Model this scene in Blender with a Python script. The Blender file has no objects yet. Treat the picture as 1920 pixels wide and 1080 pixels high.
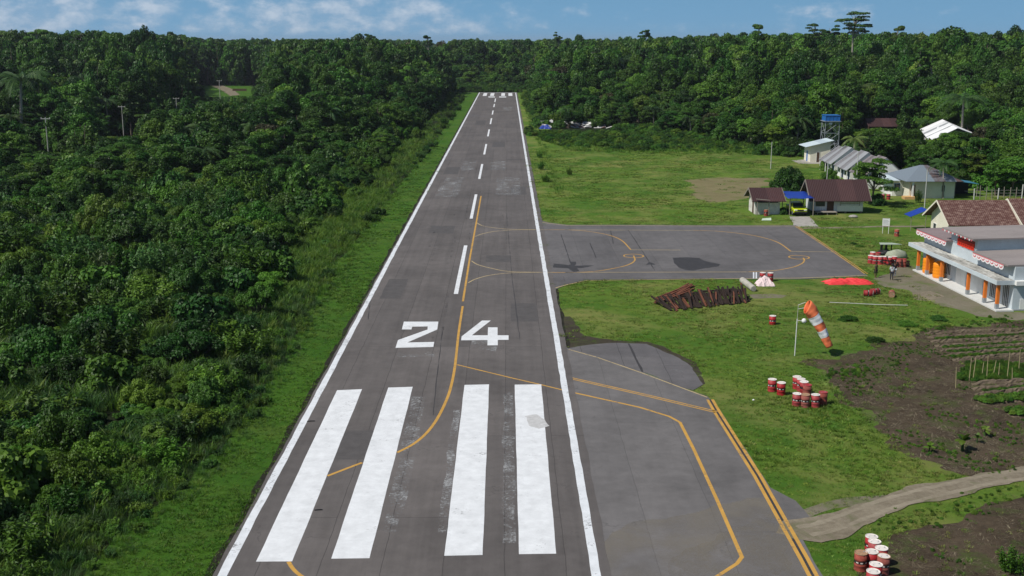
import bpy, bmesh, math, random
import numpy as np
from mathutils import Vector, Matrix
from mathutils.geometry import tessellate_polygon
random.seed(7)
rng = np.random.default_rng(11)
SC = bpy.context.scene
COL = SC.collection

# ------------------------------------------------------------------ camera
CAM_H = 24.0
FPX = 2100.0
PITCH = math.atan((540 - 77) / FPX)
YAW = math.atan((951 - 960) / FPX * math.cos(PITCH))
cam_d = bpy.data.cameras.new('camera')
cam_d.sensor_width = 36.0
cam_d.lens = 36.0 * FPX / 1920.0
cam_d.clip_start = 0.5
cam_d.clip_end = 20000
cam = bpy.data.objects.new('camera', cam_d)
cam.location = (0, 0, CAM_H)
cam.rotation_euler = (math.pi / 2 - PITCH, 0, YAW)
COL.objects.link(cam)
SC.camera = cam

# ------------------------------------------------------------------ light
SUN_EL = math.radians(52)
SH = Vector((0.905, 0.425)).normalized()          # direction shadows fall on the ground
LDIR = Vector((SH.x * math.cos(SUN_EL), SH.y * math.cos(SUN_EL), -math.sin(SUN_EL)))
sun_d = bpy.data.lights.new('sun', 'SUN')
sun_d.energy = 4.6
sun_d.angle = math.radians(0.5)
sun_d.color = (1.0, 0.955, 0.88)
sun = bpy.data.objects.new('sun', sun_d)
sun.rotation_euler = LDIR.to_track_quat('-Z', 'Y').to_euler()
sun.location = (-60, -20, 90)
COL.objects.link(sun)

W = bpy.data.worlds.new('World')
SC.world = W
W.use_nodes = True
SC.view_settings.view_transform = 'Standard'
SC.view_settings.look = 'None'
SC.view_settings.exposure = 0.0
SC.view_settings.gamma = 1.0


def build_world():
    nt = W.node_tree
    nt.nodes.clear()
    N, L = nt.nodes.new, nt.links.new
    out = N('ShaderNodeOutputWorld')
    bg = N('ShaderNodeBackground')
    bg.inputs['Strength'].default_value = 0.065
    L(bg.outputs[0], out.inputs[0])
    sky = N('ShaderNodeTexSky')
    sky.sky_type = 'NISHITA'
    sky.sun_disc = False
    sky.sun_elevation = SUN_EL
    sky.sun_rotation = math.atan2(-SH.x, -SH.y)
    sky.altitude = 30
    sky.dust_density = 0.4
    sky.ozone_density = 2.0
    tc = N('ShaderNodeTexCoord')
    sep = N('ShaderNodeSeparateXYZ')
    L(tc.outputs['Generated'], sep.inputs[0])

    def math_(op, a, b=None, c=None):
        m = N('ShaderNodeMath')
        m.operation = op
        for i, v in enumerate((a, b, c)):
            if v is None:
                continue
            if isinstance(v, (int, float)):
                m.inputs[i].default_value = v
            else:
                L(v, m.inputs[i])
        return m.outputs[0]

    def rng_(v, a, b, c=0.0, d=1.0, smooth=True):
        m = N('ShaderNodeMapRange')
        m.interpolation_type = 'SMOOTHSTEP' if smooth else 'LINEAR'
        L(v, m.inputs[0])
        for i, q in enumerate((a, b, c, d)):
            m.inputs[i + 1].default_value = q
        return m.outputs[0]
    x, y, z = sep.outputs
    az = math_('ARCTAN2', x, y)
    # low sky of a humid tropical afternoon: deeper blue than the clear-sky model near the horizon
    low = rng_(z, 0.0, 0.22, 1.0, 0.0)
    mul = N('ShaderNodeMix')
    mul.data_type = 'RGBA'
    L(low, mul.inputs[0])
    L(sky.outputs[0], mul.inputs[6])
    ramp = N('ShaderNodeValToRGB')
    ramp.color_ramp.elements[0].position = 0.0
    ramp.color_ramp.elements[0].color = (2.9, 5.9, 9.0, 1)
    ramp.color_ramp.elements[1].position = 1.0
    ramp.color_ramp.elements[1].color = (2.0, 5.0, 8.5, 1)
    L(rng_(z, 0.0, 0.05, smooth=False), ramp.inputs[0])
    L(ramp.outputs[0], mul.inputs[7])
    # cumulus banks along the horizon
    cmb = N('ShaderNodeCombineXYZ')
    L(math_('MULTIPLY', az, 30.0), cmb.inputs[0])
    L(math_('MULTIPLY', z, 52.0), cmb.inputs[1])
    n1 = N('ShaderNodeTexNoise')
    n1.inputs['Scale'].default_value = 1.15
    n1.inputs['Detail'].default_value = 9
    n1.inputs['Roughness'].default_value = 0.6
    L(cmb.outputs[0], n1.inputs['Vector'])
    n2 = N('ShaderNodeTexNoise')
    n2.inputs['Scale'].default_value = 0.20
    n2.inputs['Detail'].default_value = 3
    L(cmb.outputs[0], n2.inputs['Vector'])
    leftness = rng_(az, -0.05, 0.22, 1.0, 0.0)
    # billows sit on a soft bank between about half a degree and two degrees up
    bank = math_('MULTIPLY', rng_(z, 0.002, 0.012), rng_(z, 0.022, 0.042, 1.0, 0.25))
    d = math_('ADD', math_('MULTIPLY', n1.outputs[0], 0.6), math_('MULTIPLY', n2.outputs[0], 0.6))
    d = math_('ADD', d, math_('MULTIPLY', leftness, 0.14))
    d = math_('ADD', d, math_('MULTIPLY', bank, 0.10))
    c = math_('MULTIPLY', rng_(d, 0.71, 0.97), rng_(z, 0.0015, 0.010))
    c = math_('MULTIPLY', c, 0.72)
    cl = N('ShaderNodeMix')
    cl.data_type = 'RGBA'
    L(c, cl.inputs[0])
    L(mul.outputs[2], cl.inputs[6])
    cr = N('ShaderNodeValToRGB')
    cr.color_ramp.elements[0].position = 0.42
    cr.color_ramp.elements[0].color = (4.6, 6.6, 9.0, 1)
    cr.color_ramp.elements[1].position = 0.66
    cr.color_ramp.elements[1].color = (9.2, 10.2, 11.6, 1)
    L(n1.outputs[0], cr.inputs[0])
    L(cr.outputs[0], cl.inputs[7])
    L(cl.outputs[2], bg.inputs[0])


build_world()


# ------------------------------------------------------------------ picture point -> place on the ground
_c, _s = math.cos(PITCH), math.sin(PITCH)


def _dir(px, py):
    u = (px - 960) / FPX
    v = -(py - 540) / FPX
    d = (u, _c + v * _s, -_s + v * _c)
    a = -YAW
    return (d[0] * math.cos(a) + d[1] * math.sin(a), -d[0] * math.sin(a) + d[1] * math.cos(a), d[2])


def G(px, py, z=0.0):
    d = _dir(px, py)
    t = (z - CAM_H) / d[2]
    return (d[0] * t, d[1] * t)


def zat(px, py, y):
    d = _dir(px, py)
    return CAM_H + d[2] * y / d[1]


def xat(px, py, y):
    d = _dir(px, py)
    return d[0] * y / d[1]


def proj(x, y, z):
    x, y, z = np.asarray(x, float), np.asarray(y, float), np.asarray(z, float)
    a = YAW
    X = x * math.cos(a) + y * math.sin(a)
    Y = -x * math.sin(a) + y * math.cos(a)
    Z = z - CAM_H
    dep = Y * _c - Z * _s
    up = Y * _s + Z * _c
    dep = np.maximum(dep, 0.1)
    return 960 + FPX * X / dep, 540 - FPX * up / dep


# ------------------------------------------------------------------ tags
def tag(o, label=None, cat=None, group=None, kind=None):
    if label:
        o['label'] = label
    if cat:
        o['category'] = cat
    if group:
        o['group'] = group
    if kind:
        o['kind'] = kind
    return o


def thing(name, label, cat, loc=(0, 0, 0), rz=0.0, group=None):
    o = bpy.data.objects.new(name, None)
    o.empty_display_size = 0.5
    COL.objects.link(o)
    o.location = loc
    o.rotation_euler = (0, 0, rz)
    return tag(o, label, cat, group)


def copy_tree(o, parent=None):
    c = o.copy()
    COL.objects.link(c)
    c.parent = parent
    for ch in list(o.children):
        copy_tree(ch, c)
    return c


# ------------------------------------------------------------------ materials
def new_mat(name):
    m = bpy.data.materials.new(name)
    m.use_nodes = True
    nt = m.node_tree
    p = nt.nodes['Principled BSDF']
    return m, nt, p


class NT:
    def __init__(self, nt):
        self.nt = nt

    def n(self, t, **kw):
        nd = self.nt.nodes.new(t)
        for k, v in kw.items():
            setattr(nd, k, v)
        return nd

    def l(self, a, b):
        self.nt.links.new(a, b)

    def val(self, inp, v):
        if isinstance(v, (int, float, tuple)):
            inp.default_value = v
        else:
            self.l(v, inp)

    def math(self, op, a, b=0.0, clamp=False):
        m = self.n('ShaderNodeMath', operation=op, use_clamp=clamp)
        self.val(m.inputs[0], a)
        self.val(m.inputs[1], b)
        return m.outputs[0]

    def mix(self, f, a, b, blend='MIX'):
        m = self.n('ShaderNodeMix', data_type='RGBA', blend_type=blend)
        self.val(m.inputs[0], f)
        self.val(m.inputs[6], a if not isinstance(a, tuple) or len(a) == 4 else (*a, 1))
        self.val(m.inputs[7], b if not isinstance(b, tuple) or len(b) == 4 else (*b, 1))
        return m.outputs[2]

    def range(self, v, a, b, c=0.0, d=1.0, smooth=False):
        m = self.n('ShaderNodeMapRange')
        if smooth:
            m.interpolation_type = 'SMOOTHSTEP'
        self.l(v, m.inputs[0])
        for i, q in enumerate((a, b, c, d)):
            m.inputs[i + 1].default_value = q
        return m.outputs[0]

    def coord(self, scale=(1, 1, 1), which='Object', rot=(0, 0, 0)):
        tc = self.n('ShaderNodeTexCoord')
        mp = self.n('ShaderNodeMapping')
        mp.inputs['Scale'].default_value = scale
        mp.inputs['Rotation'].default_value = rot
        self.l(tc.outputs[which], mp.inputs[0])
        return mp.outputs[0]

    def noise(self, vec, scale, detail=4, rough=0.55, dist=0.0):
        t = self.n('ShaderNodeTexNoise')
        t.inputs['Scale'].default_value = scale
        t.inputs['Detail'].default_value = detail
        t.inputs['Roughness'].default_value = rough
        t.inputs['Distortion'].default_value = dist
        self.l(vec, t.inputs['Vector'])
        return t.outputs[0]

    def bump(self, h, strength, dist, p):
        b = self.n('ShaderNodeBump')
        b.inputs['Strength'].default_value = strength
        b.inputs['Distance'].default_value = dist
        self.l(h, b.inputs['Height'])
        self.l(b.outputs[0], p.inputs['Normal'])


def plain(name, col, rough=0.7, var=0.25, scale=3.0, col2=None, metal=0.0, bump=0.0, stretch=(1, 1, 1), spec=0.3, each=0.0):
    """painted / weathered surface: base colour broken up by two sizes of noise"""
    m, nt, p = new_mat(name)
    k = NT(nt)
    v = k.coord(stretch)
    a = k.noise(v, scale, 6, 0.65)
    b = k.noise(v, scale * 7.3, 3, 0.6)
    f = k.math('ADD', k.math('MULTIPLY', a, 0.65), k.math('MULTIPLY', b, 0.35))
    f = k.range(f, 0.33, 0.67)
    c2 = col2 or tuple(q * (1 - var) for q in col)
    c1 = col if col2 else tuple(min(1, q * (1 + var * 0.4)) for q in col)
    out = k.mix(f, c2, c1)
    if each:                                  # every object of this paint has faded differently
        oi = k.n('ShaderNodeObjectInfo')
        hs = k.n('ShaderNodeHueSaturation')
        k.l(k.math('ADD', 1.0 - each, k.math('MULTIPLY', oi.outputs['Random'], 2 * each)), hs.inputs['Value'])
        r2 = k.math('FRACT', k.math('MULTIPLY', oi.outputs['Random'], 9.7))
        k.l(k.math('SUBTRACT', 1.0, k.math('MULTIPLY', r2, each)), hs.inputs['Saturation'])
        k.l(out, hs.inputs['Color'])
        out = hs.outputs[0]
    k.l(out, p.inputs['Base Color'])
    p.inputs['Roughness'].default_value = rough
    p.inputs['Metallic'].default_value = metal
    p.inputs['Specular IOR Level'].default_value = spec
    if bump:
        k.bump(f, bump, 0.05, p)
    return m


def asphalt(name, ca, cb, lane=2.87, length=33.0, streak=0.5, seam=0.5):
    m, nt, p = new_mat(name)
    k = NT(nt)
    v = k.coord()
    tc = k.n('ShaderNodeTexCoord')
    sp = k.n('ShaderNodeSeparateXYZ')
    k.l(tc.outputs['Object'], sp.inputs[0])
    cb_ = k.n('ShaderNodeCombineXYZ')
    wob = k.math('MULTIPLY', k.math('SUBTRACT', k.noise(v, 0.5, 3), 0.5), 0.16)
    k.l(sp.outputs[1], cb_.inputs[0])
    k.l(k.math('ADD', k.math('ADD', sp.outputs[0], 0.15), wob), cb_.inputs[1])
    br = k.n('ShaderNodeTexBrick')
    br.offset = 0.37
    br.inputs['Scale'].default_value = 1.0
    br.inputs['Brick Width'].default_value = length
    br.inputs['Row Height'].default_value = lane
    br.inputs['Mortar Size'].default_value = 0.022
    br.inputs['Mortar Smooth'].default_value = 0.6
    br.inputs['Color1'].default_value = (*ca, 1)
    br.inputs['Color2'].default_value = (*cb, 1)
    br.inputs['Mortar'].default_value = (*[q * (1 - seam) for q in ca], 1)
    k.l(cb_.outputs[0], br.inputs['Vector'])
    vs = k.coord((1.3, 0.05, 1))
    st = k.noise(vs, 1.2, 5, 0.6)
    big = k.noise(v, 0.11, 5, 0.6)
    mid = k.noise(v, 0.9, 6, 0.65)
    fin = k.noise(v, 22.0, 4, 0.75)
    f = k.math('ADD', k.math('MULTIPLY', st, streak), k.math('MULTIPLY', big, 0.8))
    f = k.math('ADD', f, k.math('MULTIPLY', mid, 0.5))
    f = k.math('ADD', f, k.math('MULTIPLY', fin, 0.55))
    tot = streak + 1.85
    g = k.range(f, tot * 0.38, tot * 0.62, 0.68, 1.32)
    hs = k.n('ShaderNodeMix', data_type='RGBA', blend_type='MULTIPLY')
    hs.inputs[0].default_value = 1.0
    k.l(br.outputs[0], hs.inputs[6])
    gg = k.n('ShaderNodeCombineColor')
    for i in range(3):
        k.l(g, gg.inputs[i])
    k.l(gg.outputs[0], hs.inputs[7])
    # fine wandering cracks
    vc = k.n('ShaderNodeTexVoronoi', feature='DISTANCE_TO_EDGE')
    vc.inputs['Scale'].default_value = 0.16
    dv = k.n('ShaderNodeVectorMath', operation='ADD')
    wn = k.n('ShaderNodeTexNoise')
    wn.inputs['Scale'].default_value = 0.6
    wn.inputs['Detail'].default_value = 6
    k.l(v, wn.inputs['Vector'])
    sc_ = k.n('ShaderNodeVectorMath', operation='SCALE')
    sc_.inputs['Scale'].default_value = 4.0
    k.l(wn.outputs['Color'], sc_.inputs[0])
    k.l(v, dv.inputs[0])
    k.l(sc_.outputs[0], dv.inputs[1])
    k.l(dv.outputs[0], vc.inputs['Vector'])
    crack = k.math('MULTIPLY', k.range(vc.outputs[0], 0.0, 0.008, 1.0, 0.0), k.range(big, 0.5, 0.6, 0.0, 0.45))
    colr = k.mix(crack, hs.outputs[2], (0.03, 0.03, 0.03))
    k.l(colr, p.inputs['Base Color'])
    p.inputs['Roughness'].default_value = 0.85
    p.inputs['Specular IOR Level'].default_value = 0.25
    k.bump(fin, 0.25, 0.02, p)
    return m


def paint(name, col, wear, wear_col=(0.10, 0.095, 0.095), amount=0.5, alpha=False):
    """road paint: wears through to the asphalt in flecks"""
    m, nt, p = new_mat(name)
    k = NT(nt)
    v = k.coord()
    n1 = k.noise(v, 6.0, 8, 0.75)
    n2 = k.noise(v, 0.5, 4, 0.6)
    f = k.math('ADD', k.math('MULTIPLY', n1, 0.7), k.math('MULTIPLY', n2, 0.5))
    w = k.range(f, 0.6 + wear, 0.68 + wear, 0.0, amount)
    dirt = k.range(k.noise(v, 1.3, 5, 0.65), 0.3, 0.7, 0.80, 1.0)
    cc = k.n('ShaderNodeCombineColor')
    for i in range(3):
        k.l(dirt, cc.inputs[i])
    base = k.mix(1.0, (*col, 1), cc.outputs[0], 'MULTIPLY')
    k.l(k.mix(w, base, wear_col), p.inputs['Base Color'])
    p.inputs['Roughness'].default_value = 0.7
    p.inputs['Specular IOR Level'].default_value = 0.25
    if alpha:
        k.l(k.math('SUBTRACT', 1.0, k.range(f, 0.5 + wear, 0.66 + wear, 0.0, 1.0)), p.inputs['Alpha'])
    return m


def grass_ground(name, ca, cb, cc, s=1.0, dry=(0.16, 0.15, 0.045), dryness=0.5):
    m, nt, p = new_mat(name)
    k = NT(nt)
    v = k.coord()
    a = k.noise(v, 0.055 * s, 6, 0.6, 0.4)
    b = k.noise(v, 0.42 * s, 6, 0.68, 0.3)
    c = k.noise(v, 5.0, 5, 0.75)
    d = k.noise(v, 28.0, 3, 0.7)
    f = k.math('ADD', k.math('MULTIPLY', a, 0.55), k.math('MULTIPLY', b, 0.45))
    c1 = k.mix(k.range(f, 0.4, 0.6, smooth=True), ca, cb)
    f2 = k.math('ADD', k.math('MULTIPLY', c, 0.6), k.math('MULTIPLY', d, 0.5))
    c2 = k.mix(k.range(f2, 0.4, 0.72), c1, cc)
    e = k.noise(v, 0.12 * s, 5, 0.62, 0.5)
    dr = k.range(k.math('ADD', k.math('MULTIPLY', e, 0.75), k.math('MULTIPLY', c, 0.25)), 0.47, 0.64, 0.0, dryness)
    c3 = k.mix(dr, c2, dry)
    k.l(c3, p.inputs['Base Color'])
    p.inputs['Roughness'].default_value = 0.9
    p.inputs['Specular IOR Level'].default_value = 0.1
    k.bump(f2, 0.9, 0.12, p)
    return m


def soil(name, ca, cb, cg=None, gam=0.5, s=1.0, bump=0.8):
    m, nt, p = new_mat(name)
    k = NT(nt)
    v = k.coord()
    a = k.noise(v, 0.25 * s, 6, 0.65, 0.4)
    b = k.noise(v, 3.0, 6, 0.72)
    c = k.noise(v, 20.0, 4, 0.7)
    f = k.math('ADD', k.math('MULTIPLY', a, 0.5), k.math('MULTIPLY', b, 0.4))
    f = k.math('ADD', f, k.math('MULTIPLY', c, 0.3))
    col = k.mix(k.range(f, 0.45, 0.75), ca, cb)
    if cg:
        g = k.noise(v, 0.33 * s, 6, 0.7, 0.6)
        g = k.math('ADD', k.math('MULTIPLY', g, 0.75), k.math('MULTIPLY', b, 0.25))
        col = k.mix(k.range(g, 0.52, 0.62, 0.0, gam), col, cg)
    k.l(col, p.inputs['Base Color'])
    p.inputs['Roughness'].default_value = 0.95
    p.inputs['Specular IOR Level'].default_value = 0.1
    k.bump(f, bump, 0.15, p)
    return m


def leaf_mat(name, dark, mid, light, trans=0.22, rough=0.5, hue=0.014, spec=0.3):
    m, nt, p = new_mat(name)
    k = NT(nt)
    geo = k.n('ShaderNodeNewGeometry')
    oi = k.n('ShaderNodeObjectInfo')
    f = k.math('ADD', k.math('MULTIPLY', geo.outputs['Random Per Island'], 0.42),
               k.math('MULTIPLY', oi.outputs['Random'], 0.58))
    rp = k.n('ShaderNodeValToRGB')
    e = rp.color_ramp.elements
    e[0].position, e[0].color = 0.12, (*dark, 1)
    e[1].position, e[1].color = 0.9, (*light, 1)
    q = e.new(0.5)
    q.color = (*mid, 1)
    k.l(f, rp.inputs[0])
    hv = k.n('ShaderNodeHueSaturation')
    r2 = k.math('FRACT', k.math('MULTIPLY', oi.outputs['Random'], 7.31))
    k.l(k.math('ADD', 0.5 - hue, k.math('MULTIPLY', r2, 2 * hue)), hv.inputs['Hue'])
    r3 = k.math('FRACT', k.math('MULTIPLY', oi.outputs['Random'], 17.7))
    k.l(k.math('ADD', 0.62, k.math('MULTIPLY', r3, 0.68)), hv.inputs['Value'])
    hv.inputs['Saturation'].default_value = 1.0
    k.l(rp.outputs[0], hv.inputs['Color'])
    k.l(hv.outputs[0], p.inputs['Base Color'])
    p.inputs['Roughness'].default_value = rough
    p.inputs['Specular IOR Level'].default_value = spec
    tr = k.n('ShaderNodeBsdfTranslucent')
    k.l(hv.outputs[0], tr.inputs[0])
    mx = k.n('ShaderNodeMixShader')
    mx.inputs[0].default_value = trans
    k.l(p.outputs[0], mx.inputs[1])
    k.l(tr.outputs[0], mx.inputs[2])
    k.l(mx.outputs[0], nt.nodes['Material Output'].inputs[0])
    return m


M = {}
M['runway'] = asphalt('runway_asphalt', (0.098, 0.089, 0.086), (0.113, 0.102, 0.098))
M['apron'] = asphalt('apron_asphalt', (0.105, 0.100, 0.102), (0.119, 0.113, 0.114), 4.2, 21.0, 0.2, 0.35)
M['pad'] = asphalt('pad_asphalt', (0.122, 0.116, 0.116), (0.134, 0.127, 0.126), 3.6, 26.0, 0.15, 0.3)
M['old'] = asphalt('old_asphalt', (0.103, 0.098, 0.102), (0.118, 0.112, 0.114), 3.0, 7.0, 0.1, 0.6)
M['tar'] = plain('tar_patch', (0.045, 0.043, 0.045), 0.7, 0.35, 1.5)
M['seal'] = plain('crack_sealant', (0.045, 0.043, 0.045), 0.8, 0.3, 2.0)
M['white'] = paint('white_paint', (0.70, 0.72, 0.74), 0.10, amount=0.6)
M['white2'] = paint('white_line_paint', (0.68, 0.71, 0.74), 0.06, amount=0.75)
M['yellow'] = paint('yellow_paint', (0.53, 0.30, 0.065), 0.04, amount=0.7)
M['pale'] = paint('faded_yellow_paint', (0.46, 0.36, 0.19), 0.05, amount=0.75)
M['ghost'] = paint('worn_out_white_paint', (0.33, 0.335, 0.34), -0.04, amount=0.6, alpha=True)
M['lawn'] = grass_ground('lawn', (0.062, 0.150, 0.015), (0.142, 0.215, 0.030), (0.042, 0.100, 0.011), 1.0, (0.225, 0.215, 0.070), 0.75)
M['lawnL'] = grass_ground('verge_grass', (0.044, 0.122, 0.010), (0.075, 0.165, 0.014), (0.022, 0.07, 0.007), 1.4, dryness=0.2)
M['floor'] = soil('forest_floor', (0.008, 0.012, 0.004), (0.018, 0.026, 0.009), (0.014, 0.04, 0.006), 0.9, 0.4)
M['garden'] = soil('garden_soil', (0.026, 0.019, 0.013), (0.105, 0.079, 0.053), (0.055, 0.078, 0.020), 0.9, 1.3, 1.0)
M['mud'] = soil('dark_mud', (0.028, 0.024, 0.018), (0.07, 0.06, 0.042), (0.05, 0.08, 0.015), 0.7, 2.0)
M['edge'] = soil('dark_edge_soil', (0.012, 0.012, 0.009), (0.035, 0.032, 0.024), (0.03, 0.05, 0.01), 0.4, 4.0)
M['track'] = soil('gravel_track', (0.115, 0.095, 0.068), (0.265, 0.23, 0.172), (0.085, 0.10, 0.04), 0.6, 1.6, 0.5)
M['yard'] = soil('bare_yard', (0.115, 0.105, 0.07), (0.20, 0.18, 0.135), (0.085, 0.12, 0.03), 0.75, 1.0, 0.3)
M['dryfield'] = soil('dry_field', (0.13, 0.115, 0.055), (0.215, 0.185, 0.10), (0.10, 0.135, 0.03), 0.75, 0.9, 0.4)
M['concrete'] = plain('concrete', (0.36, 0.34, 0.31), 0.85, 0.35, 1.2, bump=0.2)

M['leafA'] = leaf_mat('leaf_forest', (0.013, 0.048, 0.005), (0.035, 0.102, 0.010), (0.082, 0.172, 0.020), spec=0.22)
M['leafB'] = leaf_mat('leaf_forest_light', (0.026, 0.078, 0.007), (0.064, 0.150, 0.013), (0.125, 0.225, 0.026), hue=0.02, spec=0.22)
M['leafC'] = leaf_mat('leaf_vine', (0.012, 0.047, 0.006), (0.034, 0.101, 0.013), (0.078, 0.168, 0.024), spec=0.22)
M['leafR'] = leaf_mat('leaf_russet', (0.03, 0.04, 0.010), (0.06, 0.062, 0.018), (0.09, 0.08, 0.03), hue=0.01)
M['leafP'] = leaf_mat('palm_frond', (0.02, 0.055, 0.012), (0.05, 0.10, 0.024), (0.095, 0.15, 0.035), hue=0.02, spec=0.25)
M['blade'] = leaf_mat('grass_blade', (0.058, 0.132, 0.012), (0.122, 0.205, 0.024), (0.205, 0.265, 0.052), trans=0.3, hue=0.02, spec=0.2)
M['reed'] = leaf_mat('tall_grass_blade', (0.022, 0.068, 0.014), (0.048, 0.115, 0.024), (0.095, 0.17, 0.045), trans=0.3, hue=0.02, spec=0.25)
M['bladeL'] = leaf_mat('verge_blade', (0.034, 0.098, 0.008), (0.070, 0.155, 0.014), (0.125, 0.205, 0.028), trans=0.3, hue=0.015, spec=0.2)
M['bladeD'] = leaf_mat('dry_blade', (0.095, 0.135, 0.022), (0.165, 0.195, 0.042), (0.26, 0.265, 0.085), trans=0.3, hue=0.012, spec=0.15)
M['reed2'] = leaf_mat('rank_grass_blade', (0.050, 0.135, 0.012), (0.098, 0.20, 0.02), (0.18, 0.265, 0.042), trans=0.3, hue=0.015, spec=0.2)
M['bark'] = plain('bark', (0.16, 0.13, 0.10), 0.9, 0.5, 6.0, stretch=(1, 1, 0.2))
M['palebark'] = plain('pale_bark', (0.34, 0.31, 0.26), 0.9, 0.4, 5.0, stretch=(1, 1, 0.2))


# ------------------------------------------------------------------ mesh helper
class MB:
    def __init__(self):
        self.v, self.f, self.m = [], [], []

    def add(self, vs, fs, mi=0):
        o = len(self.v)
        self.v += [tuple(q) for q in vs]
        self.f += [tuple(i + o for i in f) for f in fs]
        self.m += [mi] * len(fs)
        return self

    def box(self, x0, x1, y0, y1, z0, z1, mi=0):
        vs = [(x0, y0, z0), (x1, y0, z0), (x1, y1, z0), (x0, y1, z0), (x0, y0, z1), (x1, y0, z1), (x1, y1, z1), (x0, y1, z1)]
        return self.add(vs, [(0, 3, 2, 1), (4, 5, 6, 7), (0, 1, 5, 4), (1, 2, 6, 5), (2, 3, 7, 6), (3, 0, 4, 7)], mi)

    def prism(self, poly, axis, a, b, mi=0):
        """poly in the two other axes, extruded along axis from a to b"""
        def P(p, t):
            return {0: (t, p[0], p[1]), 1: (p[0], t, p[1]), 2: (p[0], p[1], t)}[axis]
        n = len(poly)
        vs = [P(p, a) for p in poly] + [P(p, b) for p in poly]
        fs = [tuple(range(n))[::-1], tuple(range(n, 2 * n))] + [(i, (i + 1) % n, n + (i + 1) % n, n + i) for i in range(n)]
        return self.add(vs, fs, mi)

    def lathe(self, prof, n=16, c=(0, 0), mi=0, cap=True):
        vs, fs = [], []
        for r, z in prof:
            for i in range(n):
                a = 2 * math.pi * i / n
                vs.append((c[0] + r * math.cos(a), c[1] + r * math.sin(a), z))
        for j in range(len(prof) - 1):
            for i in range(n):
                a, b = j * n + i, j * n + (i + 1) % n
                fs.append((a, b, b + n, a + n))
        if cap:
            fs.append(tuple(range(n))[::-1])
            fs.append(tuple(range((len(prof) - 1) * n, len(prof) * n)))
        return self.add(vs, fs, mi)

    def tube(self, pts, rad, n=6, mi=0, cap=True):
        pts = [Vector(p) for p in pts]
        if isinstance(rad, (int, float)):
            rad = [rad] * len(pts)
        vs, fs = [], []
        for i, p in enumerate(pts):
            t = (pts[min(i + 1, len(pts) - 1)] - pts[max(i - 1, 0)]).normalized()
            a = t.cross(Vector((0, 0, 1)) if abs(t.z) < 0.9 else Vector((1, 0, 0))).normalized()
            b = t.cross(a)
            for j in range(n):
                w = 2 * math.pi * j / n
                vs.append(p + (a * math.cos(w) + b * math.sin(w)) * rad[i])
        for i in range(len(pts) - 1):
            for j in range(n):
                q = i * n + j
                r = i * n + (j + 1) % n
                fs.append((q, r, r + n, q + n))
        if cap:
            fs.append(tuple(range(n))[::-1])
            fs.append(tuple(range((len(pts) - 1) * n, len(pts) * n)))
        return self.add(vs, fs, mi)

    def bar(self, p, q, w, h, mi=0):
        """a square timber from p to q"""
        p, q = Vector(p), Vector(q)
        t = (q - p).normalized()
        a = t.cross(Vector((0, 0, 1)) if abs(t.z) < 0.95 else Vector((1, 0, 0))).normalized() * (w / 2)
        b = t.cross(a).normalized() * (h / 2)
        vs = [p - a - b, p + a - b, p + a + b, p - a + b, q - a - b, q + a - b, q + a + b, q - a + b]
        return self.add(vs, [(0, 3, 2, 1), (4, 5, 6, 7), (0, 1, 5, 4), (1, 2, 6, 5), (2, 3, 7, 6), (3, 0, 4, 7)], mi)

    def mesh(self, name, mats, smooth=False):
        me = bpy.data.meshes.new(name)
        me.from_pydata(self.v, [], self.f)
        for mt in (mats if isinstance(mats, (list, tuple)) else [mats]):
            me.materials.append(M[mt] if isinstance(mt, str) else mt)
        me.polygons.foreach_set('material_index', self.m)
        bm = bmesh.new()
        bm.from_mesh(me)
        bmesh.ops.recalc_face_normals(bm, faces=bm.faces)
        bm.to_mesh(me)
        bm.free()
        if smooth:
            me.polygons.foreach_set('use_smooth', [True] * len(me.polygons))
        return me

    def build(self, name, mats, parent=None, loc=(0, 0, 0), rot=(0, 0, 0), smooth=False, bevel=0.0):
        o = bpy.data.objects.new(name, self.mesh(name, mats, smooth))
        COL.objects.link(o)
        o.parent = parent
        o.location = loc
        o.rotation_euler = rot
        if bevel:
            b = o.modifiers.new('bevel', 'BEVEL')
            b.width = bevel
            b.segments = 2
            b.limit_method = 'ANGLE'
        return o


# ------------------------------------------------------------------ flat sheets on the ground
def _noise1(t, seed):
    r = np.random.default_rng(seed)
    out = np.zeros_like(t)
    for o in range(5):
        ph = r.uniform(0, 50)
        out += np.sin(t * (0.7 * 1.9 ** o) + ph) * 0.55 ** o
    return out * 0.6


def dens(pts, step):
    out = []
    n = len(pts)
    for i in range(n):
        a, b = np.array(pts[i], float), np.array(pts[(i + 1) % n], float)
        k = max(1, int(np.linalg.norm(b - a) / step))
        for j in range(k):
            out.append(a + (b - a) * j / k)
    return np.array(out)


def rough_edge(pts, amp, step=0.4, seed=1):
    q = dens(pts, step)
    d = np.roll(q, -1, 0) - np.roll(q, 1, 0)
    d /= np.maximum(np.linalg.norm(d, axis=1, keepdims=True), 1e-6)
    nrm = np.stack([-d[:, 1], d[:, 0]], 1)
    s = np.concatenate([[0], np.cumsum(np.linalg.norm(np.diff(q, axis=0), axis=1))])
    return q + nrm * (_noise1(s, seed) * amp)[:, None]


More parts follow.
